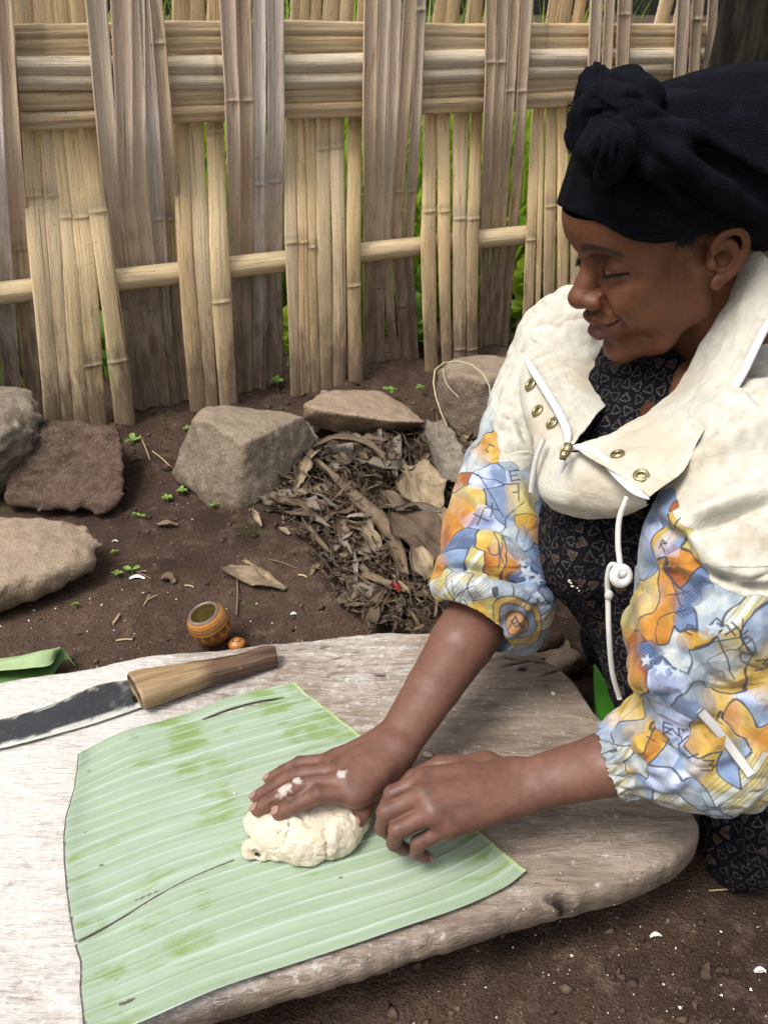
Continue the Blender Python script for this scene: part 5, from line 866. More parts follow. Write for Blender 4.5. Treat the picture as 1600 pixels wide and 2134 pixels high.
def build_arm(H, h=.0013):
    pts = np.array([H['wrist']]+H['mcp']+H['pip']+H['dip']+H['tip']+H['th']); E_ = H['elbow']; W = H['wrist']
    lo = np.minimum(pts.min(0), E_)-.045; hi = np.maximum(pts.max(0), E_)+.045
    f = Field(lo, hi, h)
    mc = np.array(H['mcp']); ctr = mc.mean(0); ax = ctr-W; ax /= np.linalg.norm(ax)
    side = mc[0]-mc[3]; side -= side@ax*ax; side /= np.linalg.norm(side); nrm = np.cross(side, ax); nrm *= np.sign(nrm[2])
    # forearm: round below the elbow, oval towards the wrist
    A = E_+(W-E_)*.30; B = E_+(W-E_)*.62
    f.cap(E_, A, .039, .0375, .002, sq=(nrm, .95)); f.cap(A, B, .0375, .031, .002, sq=(nrm, .88)); f.cap(B, W, .0315, .0262, .004, sq=(nrm, .80))
    f.ell(W+side*(-.013)+nrm*.006-ax*.012, [.009]*3, .010)           # head of the ulna
    # palm
    pr = [.0125, .0130, .0122, .0115]
    for i in range(4):
        m2 = mc[i]-nrm*.004; b0 = W+side*(.012-.008*i)+ax*.010
        f.cap(b0, m2, .0165, pr[i], .010)
        if i < 3: f.cap((b0+m2)/2, (mc[i]+mc[i+1])/2-nrm*.005, .012, .0105, .008)
    for i in range(4):
        f.ell(mc[i]-nrm*.003, [.0105]*3, .005)                      # knuckles
        f.cap(mc[i]-ax*.006+nrm*.006, W+ax*.02+nrm*.010+side*(.006-.004*i), .0026, .0022, .008)  # extensor tendons
    fr = [(.0098, .0090, .0080, .0070), (.0100, .0092, .0082, .0072), (.0096, .0088, .0078, .0069), (.0088, .0079, .0070, .0062)]
    nails = []
    for i in range(4):
        a, b, c, d = H['mcp'][i]-nrm*.002, H['pip'][i], H['dip'][i], H['tip'][i]; r = fr[i]
        f.cap(a, b, r[0], r[1], .0035); f.ell(b, [r[1]*1.03]*3, .0015)
        f.cap(b, c, r[1]*.97, r[2], .0012); f.ell(c, [r[2]*1.02]*3, .001)
        f.cap(c, d, r[2]*.98, r[3], .0012)
        dv = d-c; dv /= np.linalg.norm(dv); up = nrm-(nrm@dv)*dv; up /= np.linalg.norm(up); nails.append((d+up*r[3]*.75+dv*.001, dv, up, r[3]))
        for q, (jp, jr) in enumerate(((b, r[1]), (c, r[2]))):        # skin folds over the joints
            for o in (-.0022, .0004, .003):
                f.cap(jp+up*jr*1.08+dv*o-side*jr*.6, jp+up*jr*1.08+dv*o+side*jr*.6, .0006, .0006, .0012, mode='sub')
    t = H['th']; f.cap(W+side*.012+ax*.006, t[0], .015, .0145, .010); f.cap(t[0], t[1], .0145, .0112, .008)
    f.cap(t[0], mc[0]-nrm*.006-ax*.01, .012, .010, .012)
    f.cap(t[1], t[2], .0108, .0104, .0035); f.ell(t[2], [.0109]*3, .003); f.cap(t[2], t[3], .0102, .0086, .003)
    dv = t[3]-t[2]; dv /= np.linalg.norm(dv); up = (side*.35+nrm*.9); up -= up@dv*dv; up /= np.linalg.norm(up); nails.append((t[3]+up*.0066+dv*.001, dv, up, .0088))
    for (c, dv, up, r) in nails:                                     # nail plate: a shallow flat with a step round it
        sd = np.cross(dv, up); f.ell(c+up*r*.75, [r*.95, r*.72, r*.60], .0006, R=np.stack([dv, sd, up], 1), mode='sub')
        f.ell(c-up*r*.04, [r*.92, r*.68, r*.30], .0003, R=np.stack([dv, sd, up], 1))
    V, Q = f.mesh(); V = relax(V, Q, 1, .5)
    # colour
    n = fbm(V, 60, 3, 4); C = np.tile([.150, .070, .049], (len(V), 1))*(1+.10*n)[:, None]
    def bl(m, c):
        nonlocal C; C = C*(1-m[:, None])+np.array(c)*m[:, None]
    N = vnorm(V, Q); pal = sstep(.1, -.6, N@nrm)
    bl(.5*pal*(((V-W)@ax) > .01), (.34, .17, .12))
    for i in range(4):
        for jp in (H['mcp'][i], H['pip'][i], H['dip'][i]):
            bl(.55*sstep(.011, .003, np.linalg.norm(V-jp-nrm*.008, axis=1)), (.075, .034, .026))
        bl(.5*sstep(.012, .004, np.linalg.norm(V-H['tip'][i]+nrm*.003, axis=1)), (.27, .11, .085))
    for (c, dv, up, r) in nails:
        sd = np.cross(dv, up); q = V-c; e = np.sqrt((q@dv/(r*.92))**2+(q@sd/(r*.72))**2+(q@up/(r*.7))**2)
        bl(.9*sstep(1.12, .95, e), (.33, .19, .155)); bl(.75*sstep(.25, .1, np.abs(e-1.12))*(q@up > -r*.2), (.07, .03, .025))
    return V, Q, C, nrm, ax, side
def build_torso():
    f = Field((.05, .45, -.01), (.95, 1.30, .62), .008)
    ns = np.array([.345, .79, .475]); fs = np.array([.235, 1.07, .475]); ch = (ns+fs)/2+np.array([.05, 0, -.05]); pel = np.array([.46, .93, .20])
    ch = ch+np.array([.10, 0, -.02]); f.cap(ns, fs+[.08, 0, 0], .035, .035, .03); f.cap(ch, pel+[.06, 0, 0], .075, .09, .04); f.cap(H2W([[-60, 0, -130]])[0], ch, .042, .055, .03)
    f.cap(ns, LH['elbow'], .036, .034, .02); f.cap(fs, RH['elbow'], .036, .032, .02)
    for s, kn in ((1, (.47, .72, .07)), (-1, (.47, 1.0, .07))):
        hip = pel+np.array([.03, -.08*s, -.03]); f.cap(hip+np.array([.04, 0, 0]), kn, .065, .045, .03); f.cap(kn, (.72, kn[1]+.03*s, .05), .052, .036, .02); f.cap((.72, kn[1]+.03*s, .045), (.80, kn[1]+.03*s, .03), .033, .025, .02)
    return f.mesh()
# ================================================================ clothes
def W2H(P): return (np.asarray(P, float)-HO)@HM*1000.
def subdiv(V, Q):
    """one linear subdivision of a quad mesh"""
    n = len(V); E_ = np.sort(np.concatenate([Q[:, [0, 1]], Q[:, [1, 2]], Q[:, [2, 3]], Q[:, [3, 0]]]), 1)
    key = E_[:, 0].astype(np.int64)*n+E_[:, 1]; u, inv = np.unique(key, return_inverse=True); m = len(Q)
    em = .5*(V[(u//n).astype(int)]+V[(u % n).astype(int)]); fc = V[Q].mean(1); ei = n+inv.reshape(4, m).T; fi = n+len(u)+np.arange(m)
    V2 = np.concatenate([V, em, fc]); F2 = np.concatenate([np.stack([Q[:, k], ei[:, k], fi, ei[:, k-1]], 1) for k in range(4)])
    return V2, F2
class Surf:
    """a mesh one can ask for the point of its visible skin seen through a photo pixel"""
    def __init__(s, V, N):
        q = V-CP; s.d = q@CF; s.px = 800+FPX*(q@CR)/s.d; s.py = 1067-FPX*(q@CU)/s.d; s.V = V; s.N = N; s.front = np.einsum('ij,ij->i', N, q) < 0
    def __call__(s, px, py):
        r = np.hypot(s.px-px, s.py-py); m = s.front & (r < 6)
        if not m.any(): m = s.front & (r < r[s.front].min()+4)
        i = np.where(m)[0]; return s.V[i[np.argmin(s.d[i])]]
def dpoly(P, pts):
    return np.min([dseg(P, pts[i], pts[i+1])[0] for i in range(len(pts)-1)], 0)
def fold(V, N, sf, pix, wdt, amp, n=None):
    """raise (amp > 0) or sink a crease running through the given pixels of the cloth; tapers at both ends"""
    pts = np.array([sf(*p) for p in pix]); pts = cr(pts, max(6, 4*len(pts))) if len(pts) > 2 else cr(pts, 6)
    best = np.full(len(V), 9.); tt = np.zeros(len(V)); L = len(pts)-1
    near = np.linalg.norm(V-pts.mean(0), axis=1) < np.linalg.norm(pts-pts.mean(0), axis=1).max()+4*wdt
    P = V[near]; b = best[near]; t0 = tt[near]
    for i in range(L):
        d, t = dseg(P, pts[i], pts[i+1]); m = d < b; b[m] = d[m]; t0[m] = (i+t[m])/L
    env = np.sin(np.pi*np.clip(t0*.9+.05, 0, 1))**.6
    V[near] += N[near]*(amp*env*np.exp(-(b/wdt)**2))[:, None]
def loft(ctrl, nu, nv, wr=.0015, seed=0, thick=.0022, scale=30):
    """ctrl rows of (px, py, d): a cloth sheet with wrinkles and thickness"""
    P = np.array([[at(*c) for c in row] for row in ctrl]); G = cr(P, nu); G = np.swapaxes(cr(np.swapaxes(G, 0, 1), nv), 0, 1)
    V = G.reshape(-1, 3); Fq = grid_faces(nu, nv); N = vnorm(V, Fq)
    s = np.sign((N*(CP-V)).sum(1).mean()); N = N*s
    V = V+N*(wr*fbm(V, scale, 4, seed))[:, None]
    uu, vv = np.meshgrid(np.linspace(0, 1, nu), np.linspace(0, 1, nv), indexing='ij'); e = np.minimum(np.minimum(uu, 1-uu), np.minimum(vv, 1-vv)).ravel()
    top = V+N*(thick*.5*np.sqrt(np.clip(e/.03, .05, 1)))[:, None]; bot = V-N*(thick*.5*np.sqrt(np.clip(e/.03, .05, 1)))[:, None]; n = len(V)
    A = Fq if s > 0 else Fq[:, ::-1]; B = A[:, ::-1]+n
    rim = np.concatenate([np.arange(nv), np.arange(1, nu)*nv+nv-1, (nu-1)*nv+np.arange(nv-2, -1, -1), np.arange(nu-2, 0, -1)*nv]); r2 = np.roll(rim, -1)
    R = np.stack([rim, r2, r2+n, rim+n], 1); R = R[:, ::-1] if s > 0 else R
    UV = np.stack([uu.ravel(), vv.ravel()], 1)
    return np.concatenate([top, bot]), np.concatenate([A, B, R]), np.concatenate([UV, UV]), G

# ---- colours of the printed cloth
OR, YE, LB, WH, NV_, PY, DO = (.42, .18, .03), (.50, .32, .06), (.17, .235, .37), (.42, .45, .44), (.03, .05, .13), (.46, .39, .14), (.28, .08, .018)
PALE = (.27, .32, .37); CREAM = (.50, .475, .405)
PAT = dict(O=(OR, YE), Y=(YE, PY), B=(LB, PALE), W=(WH, PALE), N=(NV_, (.14, .19, .33)), P=(PY, WH), D=(DO, OR), L=((.44, .49, .70), LB), C=(CREAM, CREAM))
GLY = {'X': [((-1, -1), (1, 1)), ((-1, 1), (1, -1))], 'U': [((-1, 1), (-1, -.6)), ((-1, -.6), (-.3, -1)), ((-.3, -1), (.6, -.9)), ((.6, -.9), (1, 1))],
       '3': [((-1, 1), (.6, .9)), ((.6, .9), (0, .1)), ((0, .1), (.9, -.3)), ((.9, -.3), (.5, -1)), ((.5, -1), (-1, -.9))],
       'E': [((-.8, -1), (-.8, 1)), ((-.8, 1), (.8, 1)), ((-.8, 0), (.5, 0)), ((-.8, -1), (.8, -1))],
       'T': [((-1, 1), (1, 1)), ((0, 1), (0, -1)), ((-1, 1), (-1, .5))], '1': [((-1, -1), (-1, .7)), ((-1, .7), (1, .7)), ((0, .7), (0, 0))],
       'C': [((.8, .9), (-.8, .8)), ((-.8, .8), (-.9, -.8)), ((-.9, -.8), (.8, -1))], 'V': [((-1, 1), (0, -1)), ((0, -1), (1, 1))],
       'R': [((-1, -1), (-1, 1)), ((-1, 1), (.8, .8)), ((.8, .8), (-1, 0)), ((-1, 0), (1, -1))]}
def paint_print(V, N, sf, seeds, line=.0009):
    S3 = np.array([sf(a, b) for a, b, *_ in seeds]); W_ = V+.013*np.stack([fbm(V, 15, 3, 11), fbm(V, 15, 3, 12), fbm(V, 15, 3, 13)], 1)
    off = np.array([(q[3] if len(q) > 3 else 0.) for q in seeds])
    d1 = np.full(len(V), 9.); d2 = np.full(len(V), 9.); i1 = np.zeros(len(V), int); i2 = np.zeros(len(V), int)
    for i, c in enumerate(S3):
        d = np.linalg.norm(W_-c, axis=1)-off[i]; m = d < d1; m2 = (~m) & (d < d2)
        i2 = np.where(m, i1, np.where(m2, i, i2)); d2 = np.where(m, d1, np.where(m2, d, d2)); d1 = np.where(m, d, d1); i1 = np.where(m, i, i1)
    code = np.array([q[2] for q in seeds]); A = np.array([PAT[c][0] for c in code]); B = np.array([PAT[c][1] for c in code])
    t = sstep(-.45, .45, fbm(V, 38, 3, 21)); C = A[i1]*(1-t[:, None])+B[i1]*t[:, None]; t = .32*sstep(.25, 1.0, fbm(V, 24, 3, 23))[:, None]; C = C*(1-t)+np.array([.46, .47, .43])*t; C = C*(1+.14*fbm(V*np.array([1, 1, .3]), 130, 3, 24))[:, None]
    isC = code == 'C'; white = isC[i1]; edge = d2-d1
    # watercolour bleed between neighbouring fields where they are not outlined
    bleed = ((i1*7+i2*7) % 2 == 0) & ~white & ~isC[i2]; bb = np.where(bleed, .5*sstep(.020, 0, edge), 0)[:, None]; C = C*(1-bb)+A[i2]*bb
    # hatching in navy fields, fine contour lines in yellow ones
    nv = (code[i1] == 'N'); th = V@np.array([310., 140., 520.])+2.2*fbm(V, 30, 2, 31); h = sstep(.35, .75, np.abs(np.sin(th*2.1))); C[nv] = (C*(1-.55*h[:, None])+np.array(LB)*.9*.55*h[:, None])[nv]
    py_ = (code[i1] == 'P'); th = V@np.array([-420., 300., 260.])+3*fbm(V, 18, 2, 33); h = sstep(.80, .97, np.abs(np.sin(th*1.5))); k = (.65*h*py_)[:, None]; C = C*(1-k)+np.array([.20, .17, .10])*k
    k2 = (.6*sstep(.5, .9, np.sin(th*.55+1))*py_)[:, None]; C = C*(1-k2)+np.array([.62, .68, .74])*k2
    ln = sstep(line, line*.35, edge*.5)*~bleed*(~(white & isC[i2])); ln = ln*(1-.7*(white | isC[i2])); C = C*(1-.88*ln[:, None])+np.array([.03, .035, .055])*.88*ln[:, None]
    # thin drawn lines wandering over the fields
    q = np.abs(fbm(V, 26, 2, 41)); l2 = sstep(.034, .010, q)*(~white)*sstep(.0, .3, vn(V, 14, 45)); C = C*(1-.7*l2[:, None])+np.array([.05, .05, .07])*.7*l2[:, None]
    return C, white, i1
def tangent(N, P, V):
    n = N[np.argmin(np.linalg.norm(V-P, axis=1))]; x = np.cross([0, 0, 1.], n); x /= np.linalg.norm(x)+1e-9; return x, np.cross(n, x), n
def glyph(C, V, N, sf, px, py, ch, size=.007, rot=0, lw=.0009, col=(.04, .045, .07)):
    P = sf(px, py); x, y, n = tangent(N, P, V); c, s_ = math.cos(rot), math.sin(rot); q = V-P; m = np.linalg.norm(q, axis=1) < size*2
    u = (q[m]@x)*c+(q[m]@y)*s_; v = -(q[m]@x)*s_+(q[m]@y)*c; X = np.stack([u, v], 1)/size; d = np.min([dseg(X, a, b)[0] for a, b in GLY[ch]], 0)*size
    k = sstep(lw*1.4, lw*.5, d)[:, None]*.9; C[m] = C[m]*(1-k)+np.array(col)*k
def star(C, V, N, sf, px, py, size=.009, rot=0, col=(.34, .39, .44)):
    P = sf(px, py); x, y, n = tangent(N, P, V); q = V-P; m = np.linalg.norm(q, axis=1) < size*1.2
    u, v = q[m]@x, q[m]@y; a = np.arctan2(v, u)+rot; r = np.hypot(u, v); a = np.abs((a % (2*np.pi/5))-np.pi/5); R = size*.42/np.maximum(np.cos(a*1.0)*.55+np.sin(np.pi/5-a)*1.25*.55, .2)
    a = np.pi/5-a; be = np.pi/5; r2_ = .42; R = size*(r2_*math.sin(be))/(r2_*math.sin(be)*np.cos(a)-(r2_*math.cos(be)-1)*np.sin(a)); k = sstep(1.05, .9, r/R)[:, None]; C[m] = C[m]*(1-k)+np.array(col)*k
def rings(C, V, N, sf, px, py, radii, cols, asp=1.5, rot=0):
    P = sf(px, py); x, y, n = tangent(N, P, V); q = V-P; c, s_ = math.cos(rot), math.sin(rot); u = (q@x)*c+(q@y)*s_; v = -(q@x)*s_+(q@y)*c
    dd = np.abs(q@n) < .05; r = (np.abs(u)**2.6+np.abs(v/asp)**2.6)**(1/2.6)+.003*vn(V, 60, 3)
    for R, cc in sorted(zip(radii, cols), key=lambda z: -z[0]):
        k = .8*(sstep(R+.001, R-.001, r)*dd)[:, None]; C[:] = C*(1-k)+np.array(cc)*k
        l = (sstep(.0011, .0004, np.abs(r-R))*dd)[:, None]*.8; C[:] = C*(1-l)+np.array([.08, .07, .07])*l

# ================================================================ jacket
NS = np.array([.340, .775, .470]); FS = np.array([.232, 1.06, .480])
CUFN = at(1262, 1590, .875)                                    # near cuff opening centre
def build_jacket():
    f = Field((.03, .50, .09), (.62, 1.22, .60), .0024)
    eN, eF = at(1500, 1545, .83), RH['elbow']
    # far side: shoulder, sleeve, rolled cuff
    a1 = at(1062, 985, 1.09); a2 = at(1030, 1130, 1.075)
    f.cap(FS, a1, .066, .056, .02); f.cap(a1, a2, .056, .061, .01)
    cf = at(1015, 1255, 1.04); ax = (RH['wrist']-cf); ax /= np.linalg.norm(ax)
    f.cap(a2, cf+np.array([.01, 0, .012]), .062, .066, .012)
    f.ell(cf+np.array([.002, 0, .004]), [.083, .062, .047], .012, R=np.stack([np.cross(ax, [0, 1., 0])/np.linalg.norm(np.cross(ax, [0, 1., 0])), np.cross(ax, np.cross(ax, [0, 1., 0]))/np.linalg.norm(np.cross(ax, [0, 1., 0])), ax], 1))
    # back and shoulders
    f.cap(NS+[.085, .02, 0], FS+[.12, 0, 0], .062, .062, .04); f.cap(FS, FS+[.12, 0, 0], .055, .062, .03); f.cap(NS, NS+[.085, .02, 0], .06, .062, .03)
    f.cap((NS+FS)/2+[.20, 0, -.06], (.56, .93, .22), .11, .12, .05)
    # near side: shoulder, upper sleeve, bag of the elbow, forearm
    b1 = at(1530, 1150, .835); b2 = at(1478, 1330, .835)
    f.cap(NS+[.015, -.01, 0], b1, .070, .080, .03); f.cap(b1, b2, .080, .073, .02); f.cap(b2, eN, .073, .064, .02)
    c1 = at(1400, 1555, .845)
    f.cap(eN, c1, .063, .056, .012); f.cap(c1, CUFN, .056, .036, .008)
    f.ell(at(1430, 1400, .80), [.05, .03, .035], .02)
    # openings: hollow the cuffs
    dn = (LH['wrist']-CUFN); dn /= np.linalg.norm(dn); f.cap(CUFN-dn*.02, CUFN+dn*.05, .036, .040, .003, mode='sub')
    f.cap(cf+ax*.02, cf+ax*.09, .046, .052, .003, mode='sub')
    V, Q = f.mesh(); V = relax(V, Q, 2, .5)
    # keep the visible half fine: one subdivision everywhere
    V, Q = subdiv(V, Q); V = relax(V, Q, 2, .5); N = vnorm(V, Q); sf = Surf(V, N)
    V = V.copy()
    far = V[:, 1] > .93
    # soft crumple, ridged noise
    a = fbm(V*np.array([1, 1, .55]), 16, 3, 5); r = 1-np.abs(fbm(V*np.array([.8, .8, 1.1]), 26, 3, 7))*1.7
    sleeveN = (~far) & (sf.py > 1180); amt = np.where(far | sleeveN, 1.0, .45)
    V += N*(amt*(.0035*a+.0022*np.clip(r, -.5, 1)))[:, None]
    q1 = V+.010*np.stack([vn(V, 18, 61), vn(V, 18, 62), vn(V, 18, 63)], 1); s1 = np.clip(1-np.abs(fbm(q1*np.array([1, 1, .45]), 11, 2, 64))*3.2, 0, 1)**2; s2 = np.clip(1-np.abs(fbm(q1*np.array([.7, .7, 1.2]), 19, 2, 65))*2.6, 0, 1)**2
    V -= N*(np.clip(amt*1.45-.45, .30, 1)*(.0050*s1+.0026*s2))[:, None]
    F_ = [  # pixels, width, height
        ([(1425, 1112), (1500, 1080), (1600, 1045)], .006, -.010), ([(1410, 1085), (1490, 1055), (1595, 1010)], .012, .009),
        ([(1380, 960), (1460, 900), (1560, 830)], .012, -.006), ([(1400, 990), (1490, 925), (1580, 870)], .012, .006),
        ([(1480, 770), (1540, 790), (1600, 840)], .006, -.004), ([(1500, 700), (1560, 690), (1600, 665)], .008, .004),
        ([(1440, 1178), (1520, 1216), (1600, 1234)], .0035, -.011), ([(1460, 1155), (1530, 1190), (1600, 1205)], .010, .008),
        ([(1350, 1075), (1400, 1110), (1440, 1170)], .006, -.008), ([(1370, 1060), (1420, 1090), (1470, 1150)], .008, .006),
        ([(1330, 1180), (1400, 1200), (1460, 1260)], .008, -.006), ([(1420, 1330), (1520, 1300), (1600, 1330)], .016, .009),
        ([(1430, 1420), (1500, 1455), (1590, 1440)], .008, -.009), ([(1330, 1240), (1350, 1310), (1340, 1390)], .012, .006),
        ([(1310, 1390), (1380, 1350), (1450, 1385)], .007, -.009), ([(1450, 1385), (1510, 1450), (1540, 1540)], .007, -.008),
        ([(1320, 1430), (1400, 1410), (1450, 1480), (1470, 1580)], .014, .010), ([(1330, 1480), (1380, 1560), (1460, 1640)], .008, -.007),
        ([(1290, 1500), (1340, 1560), (1400, 1640)], .008, .006), ([(1480, 1620), (1530, 1600), (1570, 1550)], .008, -.006),
        ([(1500, 1240), (1540, 1330), (1600, 1380)], .008, .005), ([(1380, 1650), (1440, 1600), (1520, 1500)], .007, .005),
        # far sleeve
        ([(1080, 800), (1110, 860), (1140, 900)], .007, -.010), ([(1055, 860), (1090, 930), (1130, 960)], .010, .006), ([(1060, 845), (1080, 900), (1100, 940)], .005, -.006),
        ([(1080, 1000), (1100, 1060), (1130, 1100)], .008, .006), ([(950, 1100), (1030, 1090), (1110, 1150)], .008, -.006),
        ([(960, 1000), (1010, 1060), (1060, 1150)], .009, .005), ([(872, 1195), (960, 1182), (1060, 1197), (1168, 1224)], .0055, -.013),
        ([(880, 1225), (980, 1222), (1100, 1248), (1160, 1262)], .015, .009), ([(1010, 1210), (1090, 1228), (1160, 1232)], .004, -.006),
        ([(880, 1260), (960, 1275), (1040, 1300)], .006, -.004), ([(1050, 1335), (1090, 1290), (1100, 1250)], .008, .005)]
    for pix, wd, am in F_: fold(V, N, sf, pix, wd, am*1.35)
    # gathers at the near cuff
    rr = V-CUFN; axc = rr@dn; rad = rr-axc[:, None]*dn; e1 = np.cross(dn, [0, 0, 1.]); e1 /= np.linalg.norm(e1); e2 = np.cross(dn, e1); th = np.arctan2(rad@e2, rad@e1)
    g = np.exp(-(np.clip(-axc, 0, 1)/.045)**2)*(np.linalg.norm(rr, axis=1) < .10)*~far
    V += N*(g*.0019*np.sin(th*24+3.5*vn(V, 25, 8)))[:, None]
    V = relax(V, Q, 1, .5); N = vnorm(V, Q); sf2 = Surf(V, N)
    # the printed cloth in view gets a finer mesh for its drawn lines
    pv = (sf2.py > 860) & sf2.front & (sf2.px < 1640) & ~((sf2.px > 1460) & (sf2.py < 1150)); fm = pv[Q].any(1); Qa, Qb = Q[fm], Q[~fm]; u_, inv_ = np.unique(Qa, return_inverse=True); Va, Fa = subdiv(V[u_], inv_.reshape(Qa.shape)); k_ = len(u_)
    Fa = np.where(Fa < k_, u_[np.minimum(Fa, k_-1)], Fa-k_+len(V)); V = np.concatenate([V, Va[k_:]]); Q = np.concatenate([Qb, Fa]); N = vnorm(V, Q); sf2 = Surf(V, N); print('jacket verts', len(V))
    seeds = [ # near side
        (1560, 900, 'C', .03), (1480, 960, 'C', .02), (1590, 1060, 'C', .02), (1520, 1140, 'C', .012), (1590, 1180, 'C', .01), (1450, 1060, 'C'), (1460, 1130, 'C'), (1500, 760, 'C', .03), (1560, 600, 'C', .03),
        (1410, 1045, 'D', -.01), (1375, 1060, 'B'), (1400, 1095, 'B', -.004), (1430, 1100, 'Y'), (1440, 1160, 'Y', -.004), (1370, 1130, 'Y', -.003), (1350, 1100, 'L'), (1390, 1150, 'L'), (1335, 1180, 'B'),
        (1345, 1240, 'Y', .006), (1390, 1220, 'O', .006), (1420, 1200, 'D', .002), (1460, 1230, 'N', .002), (1480, 1280, 'N'), (1520, 1260, 'W', .004), (1570, 1290, 'P'), (1590, 1340, 'B'), (1330, 1330, 'D', -.002), (1360, 1300, 'O'),
        (1410, 1310, 'O', -.002), (1440, 1350, 'W', .006), (1500, 1370, 'W', .008), (1480, 1320, 'O', -.002), (1550, 1350, 'Y', -.002), (1580, 1420, 'Y'), (1540, 1430, 'Y', -.004), (1350, 1370, 'N'), (1385, 1395, 'N', -.003), (1310, 1410, 'D'), (1430, 1420, 'B'),
        (1460, 1450, 'B', .002), (1400, 1440, 'L', .004), (1340, 1450, 'Y'), (1370, 1480, 'B', .004), (1300, 1480, 'Y'), (1410, 1510, 'L', .006), (1500, 1460, 'Y'), (1530, 1500, 'O'), (1570, 1480, 'L', .002), (1590, 1540, 'O'), (1480, 1540, 'Y', .004),
        (1290, 1530, 'B', .002), (1265, 1530, 'L'), (1330, 1530, 'Y'), (1370, 1550, 'O', -.002), (1400, 1580, 'B'), (1300, 1570, 'P'), (1262, 1575, 'B'), (1275, 1610, 'W'), (1330, 1600, 'W', .002), (1380, 1630, 'L', .004), (1440, 1600, 'L', .003), (1460, 1570, 'O'), (1490, 1610, 'Y', .003),
        (1540, 1600, 'B', .002), (1520, 1650, 'P'), (1450, 1660, 'B'), (1400, 1680, 'P'), (1300, 1640, 'P'), (1315, 1625, 'O', -.006), (1340, 1650, 'B'), (1590, 1610, 'P'),
        # far side
        (1080, 780, 'C', .02), (1140, 700, 'C', .03), (1110, 860, 'C', .016), (1070, 900, 'C', .006), (1120, 940, 'C', .008), (1085, 940, 'C', .002), (1200, 660, 'C', .03), (1060, 955, 'B', -.004), (1050, 985, 'B'),
        (1010, 920, 'O', .002), (995, 890, 'W'), (985, 960, 'W', .002), (1020, 985, 'L', .002), (1000, 1010, 'L'), (965, 1010, 'D'), (975, 1050, 'Y', .003), (1010, 1035, 'B', .002), (950, 1080, 'D'), (1035, 1060, 'B'), (1000, 1090, 'L'), (1075, 1040, 'Y', .006), (1090, 1085, 'O', .002), (1120, 1000, 'B'),
        (1130, 1060, 'B'), (1040, 1110, 'W', .002), (1000, 1130, 'Y'), (1060, 1150, 'W'), (1085, 1125, 'B', -.002), (1110, 1150, 'N', .002), (1140, 1180, 'N'), (1090, 1190, 'N', .002), (1020, 1160, 'D'), (1060, 1180, 'D'), (1040, 1190, 'O', -.002), (950, 1130, 'N'), (945, 1160, 'B'), (970, 1170, 'P', .002), (905, 1190, 'O', -.004),
        (900, 1230, 'P', .004), (940, 1230, 'P', .006), (985, 1240, 'P', .006), (890, 1280, 'Y'), (940, 1280, 'P', .006), (1010, 1280, 'Y', .002), (1040, 1215, 'B', .002), (1100, 1220, 'B', .002), (1150, 1240, 'N', -.002), (1130, 1270, 'B'), (1160, 1290, 'P', -.003), (1110, 1340, 'B', .002), (1060, 1340, 'Y', -.002), (1030, 1230, 'O', -.004), (870, 1260, 'B', -.004)]
    C, white, _ = paint_print(V, N, sf2, seeds); C = np.where(white[:, None], C, C*.93)
    rings(C, V, N, sf2, 1068, 1300, [.012, .018, .024], [OR, LB, YE], 1.3, .25)
    glyph(C, V, N, sf2, 1068, 1302, 'V', .008, 3.3); glyph(C, V, N, sf2, 1068, 1298, 'E', .004, .9)
    for (px, py, ch, sz, rt) in [(1028, 1055, 'X', .006, .2), (996, 1080, 'X', .007, .6), (1032, 1142, 'U', .006, .1), (1058, 1115, '3', .006, -.2), (1062, 1025, '1', .010, -1.3), (1070, 985, 'E', .006, .3), (1015, 930, 'C', .005, .2),
        (1100, 1262, 'X', .004, .2), (1120, 1265, 'V', .004, 0), (1135, 1250, 'U', .004, .4), (1395, 1540, 'C', .008, -.5), (1425, 1565, 'U', .008, -.4), (1400, 1100, 'X', .005, .5), (1375, 1135, 'R', .004, .2), (1385, 1180, 'V', .004, .1),
        (1490, 1300, 'R', .005, -.4), (1520, 1320, 'X', .004, 0), (1560, 1330, 'C', .005, .5), (1545, 1310, 'V', .005, .2), (1430, 1310, 'C', .004, .3), (1385, 1520, 'E', .005, .2), (1480, 1600, '3', .006, 0), (1420, 1530, '1', .004, .3),
        (900, 1290, 'E', .005, .7), (1010, 1295, 'U', .004, .2), (1590, 1390, '3', .006, .2), (1500, 1500, 'E', .005, .3)]:
        glyph(C, V, N, sf2, px, py, ch, sz, rt)
    for (px, py, sz, rt) in [(1092, 1195, .011, .2), (1125, 1202, .009, .6), (1086, 1130, .008, .1), (1090, 1168, .007, .9), (1475, 1255, .009, .2), (1482, 1310, .008, .8), (1372, 1390, .009, .4), (1405, 1400, .007, .1), (1345, 1372, .007, .6)]:
        star(C, V, N, sf2, px, py, sz, rt)
    # straight drawn lines fanning out
    for pix in ([(1440, 1350), (1560, 1330)], [(1490, 1330), (1530, 1420)], [(1400, 1210), (1440, 1240)], [(1385, 1240), (1440, 1225)], [(1395, 1200), (1415, 1260)], [(990, 985), (1050, 1070)], [(1050, 1080), (1090, 1040)], [(1050, 1080), (1040, 1190)], [(1020, 1090), (1060, 1190)],
                [(900, 1290), (980, 1220)], [(930, 1310), (990, 1250)], [(935, 1210), (950, 1300)], [(1350, 1530), (1430, 1580)]):
        P = np.array([sf2(*p) for p in pix]); P = np.array([sf2(pix[0][0]+(pix[1][0]-pix[0][0])*t, pix[0][1]+(pix[1][1]-pix[0][1])*t) for t in np.linspace(0, 1, 7)])
        k = .85*sstep(.0011, .0004, dpoly(V, P))[:, None]; C = C*(1-k)+np.array([.04, .045, .07])*k
